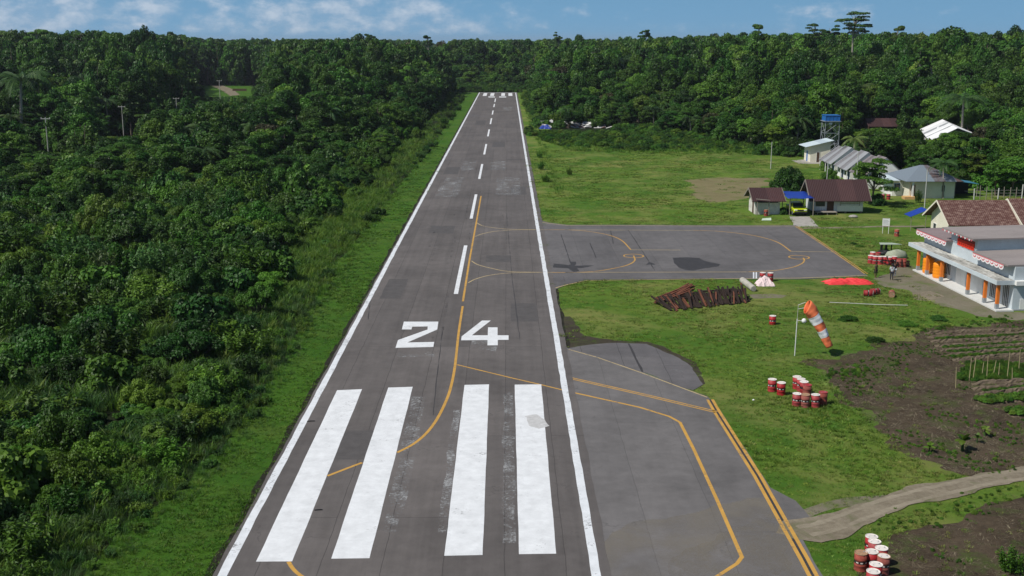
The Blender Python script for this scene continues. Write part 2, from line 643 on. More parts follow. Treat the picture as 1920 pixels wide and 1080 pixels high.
def sheet(name, pts, z, mt, parent=None, amp=0.0, step=0.4, seed=1, kind='structure', label=None, thick=0.0):
    q = rough_edge(pts, amp, step, seed) if amp else np.array(pts, float)
    tri = tessellate_polygon([[Vector((p[0], p[1], 0)) for p in q]])
    mb = MB()
    mb.add([(p[0], p[1], z) for p in q], tri)
    if thick:
        n = len(q)
        mb.add([(p[0], p[1], z) for p in q] + [(p[0], p[1], z - thick) for p in q],
               [(i, (i + 1) % n, n + (i + 1) % n, n + i) for i in range(n)])
    o = mb.build(name, mt, parent)
    me = o.data
    # make every top face look up
    flip = [p.index for p in me.polygons if p.normal.z < -0.5]
    if flip:
        bm = bmesh.new()
        bm.from_mesh(me)
        bm.faces.ensure_lookup_table()
        bmesh.ops.reverse_faces(bm, faces=[bm.faces[i] for i in flip])
        bm.to_mesh(me)
        bm.free()
    if parent is None:
        o['kind'] = kind
        if label:
            o['label'] = label
    return o


def smooth_line(pts, n=8):
    """Catmull-Rom through pts"""
    if len(pts) < 3:
        return [np.array(p, float) for p in pts]
    P_ = [np.array(p, float) for p in pts]
    P_ = [2 * P_[0] - P_[1]] + P_ + [2 * P_[-1] - P_[-2]]
    out = []
    for i in range(1, len(P_) - 2):
        for j in range(n):
            t = j / n
            a, b, c, d = P_[i - 1:i + 3]
            out.append(0.5 * (2 * b + (c - a) * t + (2 * a - 5 * b + 4 * c - d) * t * t + (3 * b - a - 3 * c + d) * t ** 3))
    out.append(P_[-2])
    return out


def ribbon(name, pts, width, z, mt, parent, smooth=False, off=0.0, jag=0.0):
    q = smooth_line(pts) if smooth else [np.array(p, float) for p in pts]
    q = np.array(q)
    if jag:
        qq = [q[0]]
        for i in range(len(q) - 1):
            k = max(1, int(np.linalg.norm(q[i + 1] - q[i]) / 1.2))
            for j in range(1, k + 1):
                qq.append(q[i] + (q[i + 1] - q[i]) * j / k)
        q = np.array(qq)
    nrm = []
    for i in range(len(q)):
        a = q[i] - q[max(i - 1, 0)]
        b = q[min(i + 1, len(q) - 1)] - q[i]
        a = a / (np.linalg.norm(a) + 1e-9)
        b = b / (np.linalg.norm(b) + 1e-9)
        n1, n2 = np.array([-a[1], a[0]]), np.array([-b[1], b[0]])
        if i == 0:
            n1 = n2
        if i == len(q) - 1:
            n2 = n1
        m_ = n1 + n2
        m_ /= np.linalg.norm(m_)
        nrm.append(m_ / max(0.5, float(m_ @ n1)))
    nrm = np.array(nrm)
    r = np.random.default_rng(len(q))
    jl = r.uniform(-jag, jag, len(q)) if jag else 0
    jr = r.uniform(-jag, jag, len(q)) if jag else 0
    l = q + nrm * (off + width / 2 + jl)[:, None] if jag else q + nrm * (off + width / 2)
    rr = q + nrm * (off - width / 2 + jr)[:, None] if jag else q + nrm * (off - width / 2)
    n = len(q)
    mb = MB()
    mb.add([(p[0], p[1], z) for p in l] + [(p[0], p[1], z) for p in rr], [(i, n + i, n + i + 1, i + 1) for i in range(n - 1)])
    o = mb.build(name, mt, parent)
    for p in o.data.polygons:
        if p.normal.z < 0:
            p.flip()
    return o


def GP(*pts):
    return [G(*p) for p in pts]


def inside(x, y, poly):
    x, y = np.asarray(x), np.asarray(y)
    r = np.zeros(x.shape, bool)
    n = len(poly)
    for i in range(n):
        x1, y1 = poly[i]
        x2, y2 = poly[(i + 1) % n]
        c = ((y1 > y) != (y2 > y)) & (x < (x2 - x1) * (y - y1) / (y2 - y1 + 1e-12) + x1)
        r ^= c
    return r


# ================================================================== SETTING: ground, runway, apron, markings
mb = MB()
mb.add([(-6000, -300, -0.02), (6000, -300, -0.02), (6000, 8000, -0.02), (-6000, 8000, -0.02)], [(0, 1, 2, 3)])
ground = mb.build('ground', 'floor')
tag(ground, 'dark forest floor under the trees', kind='structure')

RX0, RX1 = -13.55, 4.75                      # asphalt edges of the runway
RY0, RY1 = 36.0, 541.0
EDGE_L = [(30, -20.0), (45, -18.4), (50, -18.3), (54, -18.0), (58, -16.7), (68, -16.0), (80, -16.1), (93, -16.6), (112, -17.2), (123, -17.6), (150, -17.4), (180, -17.1), (232, -16.9), (320, -16.6), (420, -17.2), (545, -18.4), (560, -60)]


def edge_left(y):
    return np.interp(y, [e[0] for e in EDGE_L], [e[1] for e in EDGE_L])


LAWN_L = [(RX0 + 0.2, RY0)] + [(RX0 + 0.2, RY1 + 1)] + [(e[1] - 1.2, e[0]) for e in EDGE_L[::-1] if e[0] < 550]
sheet('verge', LAWN_L, 0.0, 'lawnL', amp=0.3, step=1.0, seed=3, label='mown grass verge along the left edge of the runway')
LAWN_R = [(RX1 - 0.2, RY0), (75, RY0), (110, 100), (120, 185), (75, 185), (66, 232), (60, 262), (40, 262), (22, 255), (12, 300), (9, 420), (8, RY1), (RX1 - 0.2, RY1)]
sheet('lawn', LAWN_R, 0.0, 'lawn', amp=0.3, step=1.0, seed=4, label='rough mown grass field on the right of the runway')

# bare and worn ground
GARDEN = GP((1525, 676), (1575, 664), (1640, 655), (1700, 632), (1740, 617), (1840, 608), (1925, 603)) + [(75, 100), (75, 70)] + GP((1925, 882), (1830, 895), (1745, 880), (1690, 838), (1640, 800), (1612, 770), (1575, 735), (1545, 712))
sheet('garden_ground', GARDEN, 0.006, 'garden', amp=1.1, step=0.4, seed=5, label='dark tilled soil of the vegetable garden')
PLOT2 = GP((1665, 1010), (1740, 985), (1850, 952), (1925, 930)) + [(60, 60), (60, 30), (17.5, 38)] + GP((1625, 1075), (1640, 1040))
sheet('plot_ground', PLOT2, 0.006, 'garden', amp=0.5, step=0.4, seed=6, label='dark soil plot below the gravel track')
MUD1 = GP((1046, 596), (1068, 594), (1080, 610), (1100, 628), (1150, 640), (1215, 641), (1262, 655), (1310, 690), (1326, 720), (1318, 730), (1300, 700), (1215, 650), (1100, 655), (1062, 652))
sheet('mud_patch', MUD1, 0.006, 'mud', amp=0.35, step=0.3, seed=7, label='dark muddy ground beside the runway edge')
YARD = GP((1636, 521), (1668, 512), (1690, 500), (1712, 497), (1722, 505), (1800, 545), (1880, 585)) + [(49.5, 98.0)] + GP((1905, 600), (1830, 592), (1770, 574), (1735, 560), (1700, 545), (1660, 538))
sheet('yard_ground', YARD, 0.005, 'yard', amp=0.35, step=0.4, seed=8, label='bare trodden ground in front of the terminal')
sheet('worn_ground', GP((1712, 549), (1745, 546), (1768, 556), (1750, 566), (1715, 562)), 0.007, 'track', amp=0.3, step=0.3, seed=9, label='gravelly worn spot in the grass')
sheet('worn_ground', GP((1408, 553), (1445, 550), (1478, 554), (1465, 559), (1415, 559)), 0.005, 'yard', amp=0.25, step=0.3, seed=19, label='worn pale spot beside the timber pile')
DRY = GP((1290, 336), (1350, 333), (1440, 334), (1440, 348), (1400, 372), (1380, 377), (1330, 378), (1300, 372), (1298, 352))
sheet('dry_ground', DRY, 0.005, 'dryfield', amp=1.0, step=0.6, seed=10, label='dry brown patch in the grass field')
sheet('worn_ground', GP((1300, 560), (1230, 600), (1130, 590), (1060, 560), (1080, 545), (1200, 560)), 0.004, 'lawn', amp=0.8, seed=21, label='yellowing grass beside the apron')
TR = [G(1462, 1006), G(1508, 998), G(1560, 985), G(1620, 962), G(1700, 936), G(1800, 912), G(1925, 890), (40, 61.5), (75, 68)]
TRW = [0.35, 1.25, 1.15, 0.95, 0.92, 0.9, 0.95, 1.0, 1.1]


def band(pts, ws):
    p = np.array(smooth_line(pts, 6))
    w = np.interp(np.linspace(0, len(ws) - 1, len(p)), range(len(ws)), ws)
    d = np.gradient(p, axis=0)
    d /= np.linalg.norm(d, axis=1, keepdims=True)
    n = np.stack([-d[:, 1], d[:, 0]], 1)
    return [tuple(q) for q in p + n * w[:, None] / 2] + [tuple(q) for q in (p - n * w[:, None] / 2)[::-1]]


TRACK = band(TR, [2 * w for w in TRW])
sheet('gravel_track', TRACK, 0.0425, 'track', amp=0.30, step=0.3, seed=11, label='pale gravel track leaving the taxiway')
sheet('gravel_track', band([G(1500, 966), G(1580, 944), G(1650, 933), G(1740, 922)], [0.9, 0.9, 0.8, 0.3]), 0.008, 'yard', amp=0.15, step=0.3, seed=12, label='faint side track beside the gravel track')
sheet('footpath', band([G(1500, 428), G(1560, 427), G(1640, 425), G(1735, 424)], [1.2, 1.0, 1.0, 1.0]), 0.006, 'track', amp=0.15, step=0.4, seed=13, label='pale footpath behind the apron')
sheet('driveway', GP((1480, 406), (1518, 406), (1535, 425), (1490, 425)), 0.008, 'concrete', amp=0.08, step=0.4, seed=14, label='short concrete driveway to the carport')

# dark earth edge where the asphalt ends
sheet('edge_soil', [(RX0 - 0.34, RY0), (RX0 + 0.3, RY0), (RX0 + 0.3, RY1), (RX0 - 0.25, RY1)], 0.012, 'edge', amp=0.13, step=0.35, seed=15, label='dark earth edge of the runway')
sheet('edge_soil', [(RX1 - 0.3, 78), (RX1 + 0.25, 78), (RX1 + 0.2, 111), (RX1 - 0.3, 111)], 0.012, 'edge', amp=0.13, step=0.35, seed=16, label='dark earth edge between runway and grass')

runway = sheet('runway', [(RX0, RY0), (RX1, RY0), (RX1, RY1), (RX0, RY1)], 0.050, 'runway', amp=0.05, step=0.6, seed=17, thick=0.09, label='long grey asphalt runway running to the forest')
APRON = GP((1006, 414), (1030, 418), (1065, 422), (1200, 422), (1350, 423), (1492, 423), (1560, 469), (1628, 518), (1500, 524), (1300, 523), (1100, 525), (1065, 533), (1032, 545))
APRON = [(RX1 - 0.15, G(1006, 414)[1])] + APRON[1:-1] + [(RX1 - 0.15, G(1032, 545)[1])]
apron = sheet('apron', APRON, 0.040, 'apron', amp=0.05, step=0.6, seed=18, thick=0.08, label='aircraft apron beside the runway')
PAD = [(RX1 - 0.15, 86.9)] + GP((1065, 654), (1120, 669), (1200, 697), (1326, 744), (1352, 772), (1400, 848), (1445, 915), (1492, 940), (1520, 975), (1500, 1000), (1522, 1045), (1545, 1085)) + [(15.2, 36), (RX1 - 0.15, 36)]
pad = sheet('taxiway', PAD, 0.040, 'pad', amp=0.05, step=0.5, seed=20, thick=0.08, label='turning pad of the runway in grey asphalt')
OLD = GP((1058, 654), (1100, 648), (1160, 643), (1213, 645), (1260, 666), (1300, 690), (1318, 722), (1300, 732), (1200, 697), (1120, 669))
old = sheet('old_pavement', OLD, 0.030, 'old', amp=0.15, step=0.4, seed=22, thick=0.05, label='older broken pavement beside the turning pad')

ZR, ZA = 0.054, 0.044
# runway markings
def rp(name, pts, mt='white', z=ZR, parent=None, amp=0.0, seed=1):
    return sheet(name, pts, z, mt, parent or runway, amp=amp, step=0.3, seed=seed)


ribbon('edge_line', [(4.08, 36), (4.05, 80), (3.98, 150), (3.95, 300), (4.0, 539.5)], 0.44, ZR, 'white2', runway, jag=0.025)
ribbon('edge_line', [(-13.05, 36), (-13.12, 50), (-13.15, 80), (-13.2, 130), (-13.2, 300), (-13.2, 539.5)], 0.44, ZR, 'white2', runway, jag=0.025)
for q in (((480, 1055), (548, 1054.5), (679, 731), (632, 733)), ((621, 1049.5), (693, 1048.5), (774, 726.5), (728, 728)),
          ((833, 1044), (905, 1042.5), (917, 722), (871, 723)), ((973, 1041), (1043, 1040), (1015, 722), (965, 722.5))):
    rp('threshold_stripe', GP(*q), 'white', amp=0.012)
z7 = lambda a, b: (700 + a / 4.8, 560 + b / 4.8)
TWO = [(275, 212), (585, 212), (575, 283), (305, 400), (548, 395), (540, 440), (200, 448), (222, 378), (488, 283), (490, 255), (350, 257), (343, 282), (257, 282)]
FOUR = [(978, 202), (1057, 202), (887, 335), (1030, 335), (1032, 263), (1118, 263), (1118, 335), (1217, 335), (1217, 376), (1120, 376), (1120, 425), (1027, 425), (1028, 378), (790, 380), (795, 345)]
rp('runway_number', GP(*[z7(*p) for p in TWO]))
rp('runway_number', GP(*[z7(*p) for p in FOUR]))
for a, b in ((552, 461), (410.5, 365), (336, 308), (290, 270.5), (256, 243), (233, 222), (215, 207.5), (201, 195), (191.5, 185)):
    y0, y1 = G(900, a)[1], G(900, b)[1]
    x0 = -5.0
    rp('centre_dash', [(x0 - 0.21, y0), (x0 + 0.21, y0), (x0 + 0.21, y1), (x0 - 0.21, y1)])
z6 = lambda a, b: (860 + a / 12.8, 150 + b / 12.8)
yt, yb = G(930, 174.8)[1], G(930, 180)[1]
for a, b in ((575, 665), (752, 845), (1020, 1110), (1195, 1290)):
    xa, xb = xat(*z6(a, 383), yb), xat(*z6(b, 383), yb)
    rp('threshold_stripe', [(xa, yb), (xb, yb), (xb, yt), (xa, yt)])
for a, b in ((712, 870), (973, 1140)):
    rp('runway_number', GP(z6(a, 420), z6(b, 420), z6(b, 399), z6(a, 399)))
rp('end_line', [(-13.4, 539.6), (4.6, 539.6), (4.6, 541), (-13.4, 541)], 'white2')
# worn older markings
def ghost(pts, seed):
    return sheet('old_marking', GP(*pts), ZR - 0.002, 'ghost', runway, amp=0.08, step=0.4, seed=seed)


ghost([(815, 370), (836, 334), (871, 333), (858, 369)], 31)
ghost([(929, 366), (932, 333), (974, 334), (977, 366)], 32)
ghost([(863, 322), (870, 303), (893, 303), (889, 318)], 33)
ghost([(920, 320), (921, 303), (949, 303), (948, 320)], 34)
ghost([(944, 207.5), (944, 201), (960, 201), (960, 207.5)], 35)
ghost([(740, 900), (772, 745), (798, 746), (770, 905), (742, 1000), (715, 1000)], 36)
ghost([(942, 1020), (944, 738), (962, 736), (968, 1020)], 37)
ghost([(820, 1000), (850, 770), (862, 770), (840, 1000)], 38)
ghost([(745, 671), (750, 661), (818, 660), (814, 670)], 39)
ghost([(880, 652), (885, 640), (935, 640), (930, 660)], 40)
# yellow taxi guide line
Y1 = [(902, 368), (893, 418), (880, 490), (868, 566)]
ribbon('guide_line', GP(*Y1), 0.2, ZR, 'yellow', runway)
Y2 = [(867.5, 575), (860, 625), (853, 688), (845, 728), (836, 754), (820, 786), (800, 813), (775, 834), (745, 850)]
ribbon('guide_line', GP(*Y2), 0.2, ZR, 'yellow', runway, smooth=True)
ribbon('guide_line', GP((679, 869), (650, 880), (614, 894)), 0.2, ZR, 'yellow', runway, smooth=True)
ribbon('guide_line', GP((541, 1055), (547, 1065), (556, 1075), (572, 1087)), 0.2, ZR, 'yellow', runway, smooth=True)
ribbon('guide_line', GP((857, 685), (960, 710), (1008, 721), (1063, 734.5)), 0.16, ZR - 0.0008, 'yellow', runway)
for s in (((893, 418), (905, 424), (928, 428), (960, 430.5), (1024, 431.5)), ((891, 444), (905, 439), (928, 434.5), (960, 432), (1004, 431.5)),
          ((884, 490), (896, 497), (922, 504), (958, 510), (1036, 511.5)), ((878, 531), (892, 524), (918, 517), (958, 512.5), (1014, 511.5))):
    ribbon('guide_line', GP(*s), 0.15, ZR - 0.0008, 'pale', runway, smooth=True)

# taxiway markings
ribbon('guide_line', GP((1060, 734), (1066, 735), (1200, 765), (1255, 782), (1275, 793), (1300, 842), (1345, 940), (1391, 1046), (1382, 1058), (1340, 1085)), 0.2, ZA, 'yellow', pad)
ribbon('border_line', GP((1057, 707.5), (1200, 740), (1343, 774)), 0.13, ZA, 'yellow', pad, off=0.19)
ribbon('border_line', GP((1057, 707.5), (1200, 740), (1343, 774)), 0.13, ZA, 'yellow', pad, off=-0.1)
DL = GP((1331, 750), (1346, 776), (1420, 893), (1508, 1050), (1528, 1088))
ribbon('border_line', DL, 0.2, ZA, 'yellow', pad, off=0.17)
ribbon('border_line', DL, 0.2, ZA, 'yellow', pad, off=-0.17)
ribbon('border_line', DL, 0.16, ZA - 0.002, 'tar', pad)
ribbon('border_line', GP((1066, 656), (1120, 671), (1200, 699), (1326, 746)), 0.12, ZA, 'pale', pad)
ribbon('old_marking', GP((1195, 677), (1250, 690), (1316, 706)), 0.12, 0.034, 'ghost', old)
ribbon('seam', GP((1178, 645), (1192, 672), (1206, 700)), 0.16, 0.034, 'seal', old, jag=0.05)
# apron markings
for s in (((1010, 416), (1030, 419.5), (1065, 423.5), (1200, 423.5), (1350, 424.5), (1491, 424.5)), ((1036, 542), (1065, 534), (1100, 526.5), (1300, 524), (1500, 522), (1626, 517))):
    ribbon('border_line', GP(*s), 0.16, ZA, 'pale', apron)
R2 = GP((1493, 425), (1560, 470), (1623, 514))
ribbon('border_line', R2, 0.12, ZA, 'yellow', apron, off=0.2)
ribbon('border_line', R2, 0.12, ZA, 'yellow', apron, off=-0.1)
for s in (((1012, 431.5), (1060, 431.5), (1100, 434), (1140, 441), (1165, 451), (1183, 469)), ((1300, 432.5), (1345, 434), (1400, 440), (1438, 448), (1462, 457), (1483, 472)),
          ((1022, 511.5), (1060, 511.5), (1110, 510), (1150, 504), (1178, 497), (1190, 489), (1188, 480)), ((1400, 510.5), (1450, 508), (1485, 502), (1503, 495), (1508, 489), (1506, 484))):
    ribbon('guide_line', GP(*s), 0.16, ZA, 'yellow', apron, smooth=True)
for s in (((1060, 431.5), (1300, 432.5)), ((1183, 469), (1276, 469.5)), ((1483, 472), (1562, 473)), ((1060, 511.5), (1405, 510.5))):
    ribbon('guide_line', GP(*s), 0.15, ZA, 'pale', apron)
for cx, cy in ((1188, 480.5), (1498, 483)):
    gx, gy = G(cx, cy)
    ribbon('stand_ring', [(gx + 1.12 * math.cos(a), gy + 1.12 * math.sin(a)) for a in np.linspace(0, 2 * math.pi, 33)], 0.16, ZA + 0.002, 'yellow', apron)
for a in (1413, 1418):
    ribbon('tick', GP((a, 511), (a, 523)), 0.14, ZA + 0.002, 'white2', apron)
for a, b in ((1522, 501), (1538, 502), (1554, 503.5), (1600, 509), (1625, 512)):
    ribbon('dash', GP((a - 3, b), (a + 3, b + 0.3)), 0.18, ZA, 'ghost', apron)
z8 = lambda a, b: (840 + a / 4.8, 360 + b / 4.8)
PATCHES = [GP((1261, 484), (1285, 483), (1312, 484.5), (1320, 489), (1349, 496), (1346, 500), (1322, 503.5), (1300, 508), (1284, 507), (1271, 502), (1266, 494)),
           GP(*[z8(*p) for p in ((945, 648), (1000, 650), (1060, 655), (1085, 660), (1100, 650), (1095, 630), (1150, 630), (1150, 650), (1140, 668), (1240, 665), (1320, 665), (1210, 690), (1170, 690), (1180, 715), (1130, 722), (1085, 690), (950, 682))]),
           GP(*[z8(*p) for p in ((1775, 660), (1810, 632), (1865, 660), (1820, 655))]),
           GP(*[z8(*p) for p in ((930, 770), (1050, 765), (1150, 778), (1100, 800), (950, 818), (935, 800))]),
           GP((1345, 516), (1390, 514), (1412, 516), (1400, 519), (1350, 519))]
for i, p in enumerate(PATCHES):
    sheet('tar_patch', p, ZA - 0.002, 'tar' if i < 3 else 'old', apron, amp=0.12, step=0.3, seed=50 + i)
for s in (((1052, 440), (1062, 470), (1070, 495)), ((1106, 456), (1118, 485)), ((1178, 432), (1200, 465), (1228, 508)), ((1145, 433), (1150, 458))):
    ribbon('seam', GP(*s), 0.10, ZA - 0.003, 'seal', apron, jag=0.03)
# cracks and rubber marks on the runway
for i, s in enumerate((((700, 520), (690, 600)), ((950, 400), (960, 520), (975, 640)), ((830, 620), (820, 700), (812, 780)))):
    ribbon('crack', GP(*s), 0.06, ZR - 0.003, 'seal', runway, jag=0.03)
ribbon('crack', GP((950, 300), (960, 299.5), (990, 300.5)), 0.5, ZR - 0.003, 'seal', runway, jag=0.15)
for p, w in (((893, 218), 3.0), ((886, 216), 2.0), ((900, 184), 3.0)):
    x, y = G(*p)
    sheet('tar_patch', [(x - w, y - 1.5), (x + w, y - 1.2), (x + w, y + 1.3), (x - w, y + 1.0)], ZR - 0.002, 'old', runway, amp=0.3, seed=int(y))
sheet('oil_stain', GP((985, 782), (1005, 779), (1022, 788), (1030, 800), (1010, 806), (990, 800)), ZR + 0.003, plain('stain', (0.5, 0.5, 0.5), 0.8, 0.3), runway, amp=0.12, step=0.2, seed=77)

# wheel ruts and the grassy crown of the track
for o_ in (-0.5, 0.5):
    ribbon('rut', [tuple(q) for q in TR[1:]], 0.34, 0.0465, soil('rut_soil' , (0.17, 0.145, 0.105), (0.29, 0.255, 0.195), None, 0, 1.5, 0.3), bpy.data.objects['gravel_track'], smooth=True, off=o_, jag=0.07)
# tyre rubber on the runway and touch-up patches
M['rubber'] = paint('tyre_rubber', (0.050, 0.047, 0.047), -0.10, amount=0.0, alpha=True)
RB = np.random.default_rng(31)
for i in range(16):
    x0, y0 = RB.normal(-4.6, 2.2), RB.uniform(80, 210)
    L0 = RB.uniform(8, 26)
    dx = RB.normal(0, 0.35)
    ribbon('tyre_mark', [(x0, y0), (x0 + dx * 0.4, y0 + L0 * 0.5), (x0 + dx, y0 + L0)], RB.uniform(0.12, 0.26), ZR - 0.0032 + i * 0.0001, 'rubber', runway, jag=0.02)
for i, (x0, y0, w, l) in enumerate(((-9.5, 62, 2.6, 5), (1.5, 95, 2.4, 7), (-11.2, 104, 2.0, 9), (-1.0, 122, 2.8, 4), (-8.5, 141, 3.2, 6), (1.8, 178, 2.5, 10), (-10.5, 206, 2.7, 12), (-2.0, 260, 3, 14), (-8, 330, 3, 18))):
    sheet('surface_patch', [(x0 - w / 2, y0), (x0 + w / 2, y0), (x0 + w / 2, y0 + l), (x0 - w / 2, y0 + l)], ZR - 0.0036, plain('surface_patch', (0.085, 0.079, 0.078), 0.85, 0.25, 1.2) if i == 0 else bpy.data.materials['surface_patch'], runway, amp=0.04, step=0.5, seed=60 + i)

def dust_mat():
    m, nt, p_ = new_mat('sandy_dust')
    k = NT(nt)
    v = k.coord()
    a = k.noise(v, 0.22, 5, 0.55, 0.6)
    b = k.noise(v, 7.0, 5, 0.7)
    f = k.math('ADD', k.math('MULTIPLY', a, 0.8), k.math('MULTIPLY', b, 0.2))
    p_.inputs['Base Color'].default_value = (0.205, 0.183, 0.150, 1)
    p_.inputs['Roughness'].default_value = 0.95
    k.l(k.range(f, 0.36, 0.66, 0.0, 0.55, True), p_.inputs['Alpha'])
    return m


M['dust'] = dust_mat()
sheet('dust', GP((1040, 1085), (1150, 1000), (1290, 960), (1400, 935), (1440, 940), (1475, 985), (1500, 1045), (1512, 1085)), ZA - 0.0035, 'dust', pad, amp=0.45, step=0.4, seed=81)
sheet('dust', GP((1240, 1085), (1330, 1010), (1420, 965), (1455, 965), (1480, 1005), (1490, 1060), (1470, 1085)), ZA - 0.003, 'dust', pad, amp=0.6, step=0.4, seed=82)


# ================================================================== BUILDINGS AND OBJECTS
def xplane(px, py, x):
    d = _dir(px, py)
    t = x / d[0]
    return d[1] * t, CAM_H + d[2] * t


M['cream'] = plain('cream_wall', (0.74, 0.70, 0.58), 0.85, 0.14, 0.8)
M['whitewall'] = plain('white_wall', (0.78, 0.78, 0.75), 0.85, 0.16, 0.7)
M['bluewall'] = plain('pale_blue_grey_wall', (0.52, 0.58, 0.61), 0.8, 0.14, 0.7)
M['boards'] = plain('weathered_white_boards', (0.66, 0.69, 0.71), 0.85, 0.35, 1.5, stretch=(5, 5, 0.35))
M['dirtywall'] = plain('dirty_white_wall', (0.70, 0.67, 0.62), 0.9, 0.4, 1.1)
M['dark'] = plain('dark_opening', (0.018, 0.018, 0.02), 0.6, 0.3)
M['glass'] = plain('window_glass', (0.03, 0.04, 0.05), 0.12, 0.2, spec=0.6)
M['frame'] = plain('white_frame', (0.72, 0.73, 0.72), 0.6, 0.1)
M['wood'] = plain('brown_wood', (0.10, 0.06, 0.04), 0.8, 0.4, 3)
M['greywood'] = plain('grey_wood', (0.27, 0.24, 0.20), 0.9, 0.4, 3)
M['orange'] = plain('orange_paint', (0.76, 0.20, 0.028), 0.6, 0.15, 2)
M['greypaint'] = plain('grey_paint', (0.30, 0.32, 0.33), 0.8, 0.2, 2)
M['tankorange'] = plain('orange_plastic', (0.85, 0.27, 0.012), 0.4, 0.06, 2)
M['tile'] = plain('pale_floor_tiles', (0.62, 0.62, 0.60), 0.5, 0.12, 2)
M['stained'] = plain('stained_slab', (0.06, 0.055, 0.042), 0.9, 0.5, 0.6, col2=(0.66, 0.66, 0.62), bump=0.2, stretch=(1.4, 0.45, 1))
M['roofmauve'] = plain('faded_mauve_roof', (0.235, 0.185, 0.185), 0.75, 0.2, 0.6)
M['roofgrey'] = plain('grey_brown_roof', (0.265, 0.235, 0.225), 0.75, 0.2, 0.6, stretch=(0.3, 1, 1))
M['redcloth'] = plain('red_cloth', (0.62, 0.13, 0.15), 0.7, 0.12, 3)
M['whitecloth'] = plain('white_cloth', (0.78, 0.74, 0.74), 0.8, 0.1, 3)
M['signred'] = plain('sign_red', (0.85, 0.05, 0.02), 0.45, 0.05)
M['bluetarp'] = plain('blue_tarpaulin', (0.012, 0.045, 0.30), 0.45, 0.25, 1.2)
M['redtarp'] = plain('red_tarpaulin', (0.72, 0.05, 0.055), 0.5, 0.15, 1.5)
M['pinkcloth'] = plain('pinkish_white_cloth', (0.74, 0.60, 0.60), 0.8, 0.25, 2)
M['drumred'] = plain('drum_red', (0.37, 0.016, 0.020), 0.55, 0.35, 4.0, each=0.12)
M['drumrust'] = plain('drum_rusty_red', (0.29, 0.055, 0.035), 0.85, 0.5, 4.0, each=0.14)
M['drumwhite'] = plain('drum_lid_white', (0.72, 0.67, 0.62), 0.65, 0.3, 5, each=0.08)
M['drumlidrust'] = plain('drum_lid_rusty', (0.36, 0.22, 0.13), 0.85, 0.4, 6)
M['black'] = plain('black_paint', (0.02, 0.02, 0.022), 0.6, 0.2)
M['skyblue'] = plain('sky_blue_paint', (0.02, 0.14, 0.42), 0.5, 0.25, 1.0)
M['steel'] = plain('grey_steel', (0.30, 0.33, 0.36), 0.5, 0.2, metal=0.3)
M['galv'] = plain('galvanised_pole', (0.50, 0.50, 0.47), 0.6, 0.2)
M['timberdark'] = plain('dark_timber', (0.030, 0.019, 0.015), 0.9, 0.5, 3)
M['timberred'] = plain('reddish_timber', (0.15, 0.055, 0.032), 0.9, 0.4, 3)
M['bamboo'] = plain('bamboo', (0.36, 0.31, 0.17), 0.8, 0.25, 3)
M['bed'] = soil('bed_soil', (0.075, 0.058, 0.042), (0.20, 0.158, 0.112), (0.06, 0.09, 0.02), 0.55, 2.2)
M['skin'] = plain('skin', (0.16, 0.085, 0.055), 0.6, 0.1)
M['hair'] = plain('black_hair', (0.012, 0.010, 0.010), 0.6, 0.1)


def roof_mat(name, base, alt, per, rib=3.0, wear=0.4, axis=1, tile=False):
    """sheet-metal or tile roof: ribs, laps and weathered sheets"""
    m, nt, p = new_mat(name)
    k = NT(nt)
    v = k.coord()
    tc = k.n('ShaderNodeTexCoord')
    sp = k.n('ShaderNodeSeparateXYZ')
    k.l(tc.outputs['Object'], sp.inputs[0])
    u = sp.outputs[axis]
    cell = k.math('FLOOR', k.math('MULTIPLY', u, 1.0 / per))
    wn = k.n('ShaderNodeTexWhiteNoise', noise_dimensions='1D')
    k.l(cell, wn.inputs['W'])
    n = k.noise(v, 0.9, 6, 0.68)
    n3 = k.noise(v, 5.0, 4, 0.7)
    f = k.math('ADD', k.math('MULTIPLY', wn.outputs[0], 0.62), k.math('MULTIPLY', n, 0.4))
    f = k.math('ADD', f, k.math('MULTIPLY', k.math('SUBTRACT', n3, 0.5), wear))
    col = k.mix(k.range(f, 0.42, 0.6), base, alt) if not tile else k.mix(0.0, base, alt)
    w = k.math('SINE', k.math('MULTIPLY', u, 6.283 * rib))
    if tile:
        # courses of pan tiles with lichen-pale blotches
        w2 = k.math('SINE', k.math('MULTIPLY', sp.outputs[2], 6.283 * 4.0))
        nn = k.noise(k.coord((1.0, 1.0, 3.2)), 1.5, 5, 0.8)
        col = k.mix(k.range(nn, 0.47, 0.60, 0.0, 1.0), col, alt)
        k.bump(k.math('ADD', w, w2), 0.5, 0.04, p)
    else:
        k.bump(w, 0.45, 0.03, p)
    k.l(col, p.inputs['Base Color'])
    p.inputs['Roughness'].default_value = 0.6 if not tile else 0.85
    p.inputs['Specular IOR Level'].default_value = 0.35 if not tile else 0.15
    return m


M['roofred'] = roof_mat('red_tile_roof', (0.098, 0.047, 0.040), (0.21, 0.135, 0.112), 40.0, 4.0, 0.5, 0, True)
M['roofbrown'] = roof_mat('rusty_brown_roof', (0.045, 0.020, 0.020), (0.066, 0.030, 0.029), 2.3, 4.0, 0.5, 0)
M['roofrow'] = roof_mat('grey_sheet_roof', (0.27, 0.28, 0.295), (0.14, 0.13, 0.135), 1.9, 5.0, 0.4, 1)
M['roofhip'] = roof_mat('blue_grey_sheet_roof', (0.165, 0.20, 0.235), (0.10, 0.068, 0.064), 1.7, 5.0, 0.5, 0)
M['rooflight'] = roof_mat('pale_blue_sheet_roof', (0.50, 0.58, 0.62), (0.38, 0.45, 0.50), 1.6, 5.0, 0.3, 0)
M['roofwhite'] = roof_mat('new_white_sheet_roof', (0.80, 0.80, 0.80), (0.70, 0.70, 0.71), 3.0, 3.0, 0.2, 1)


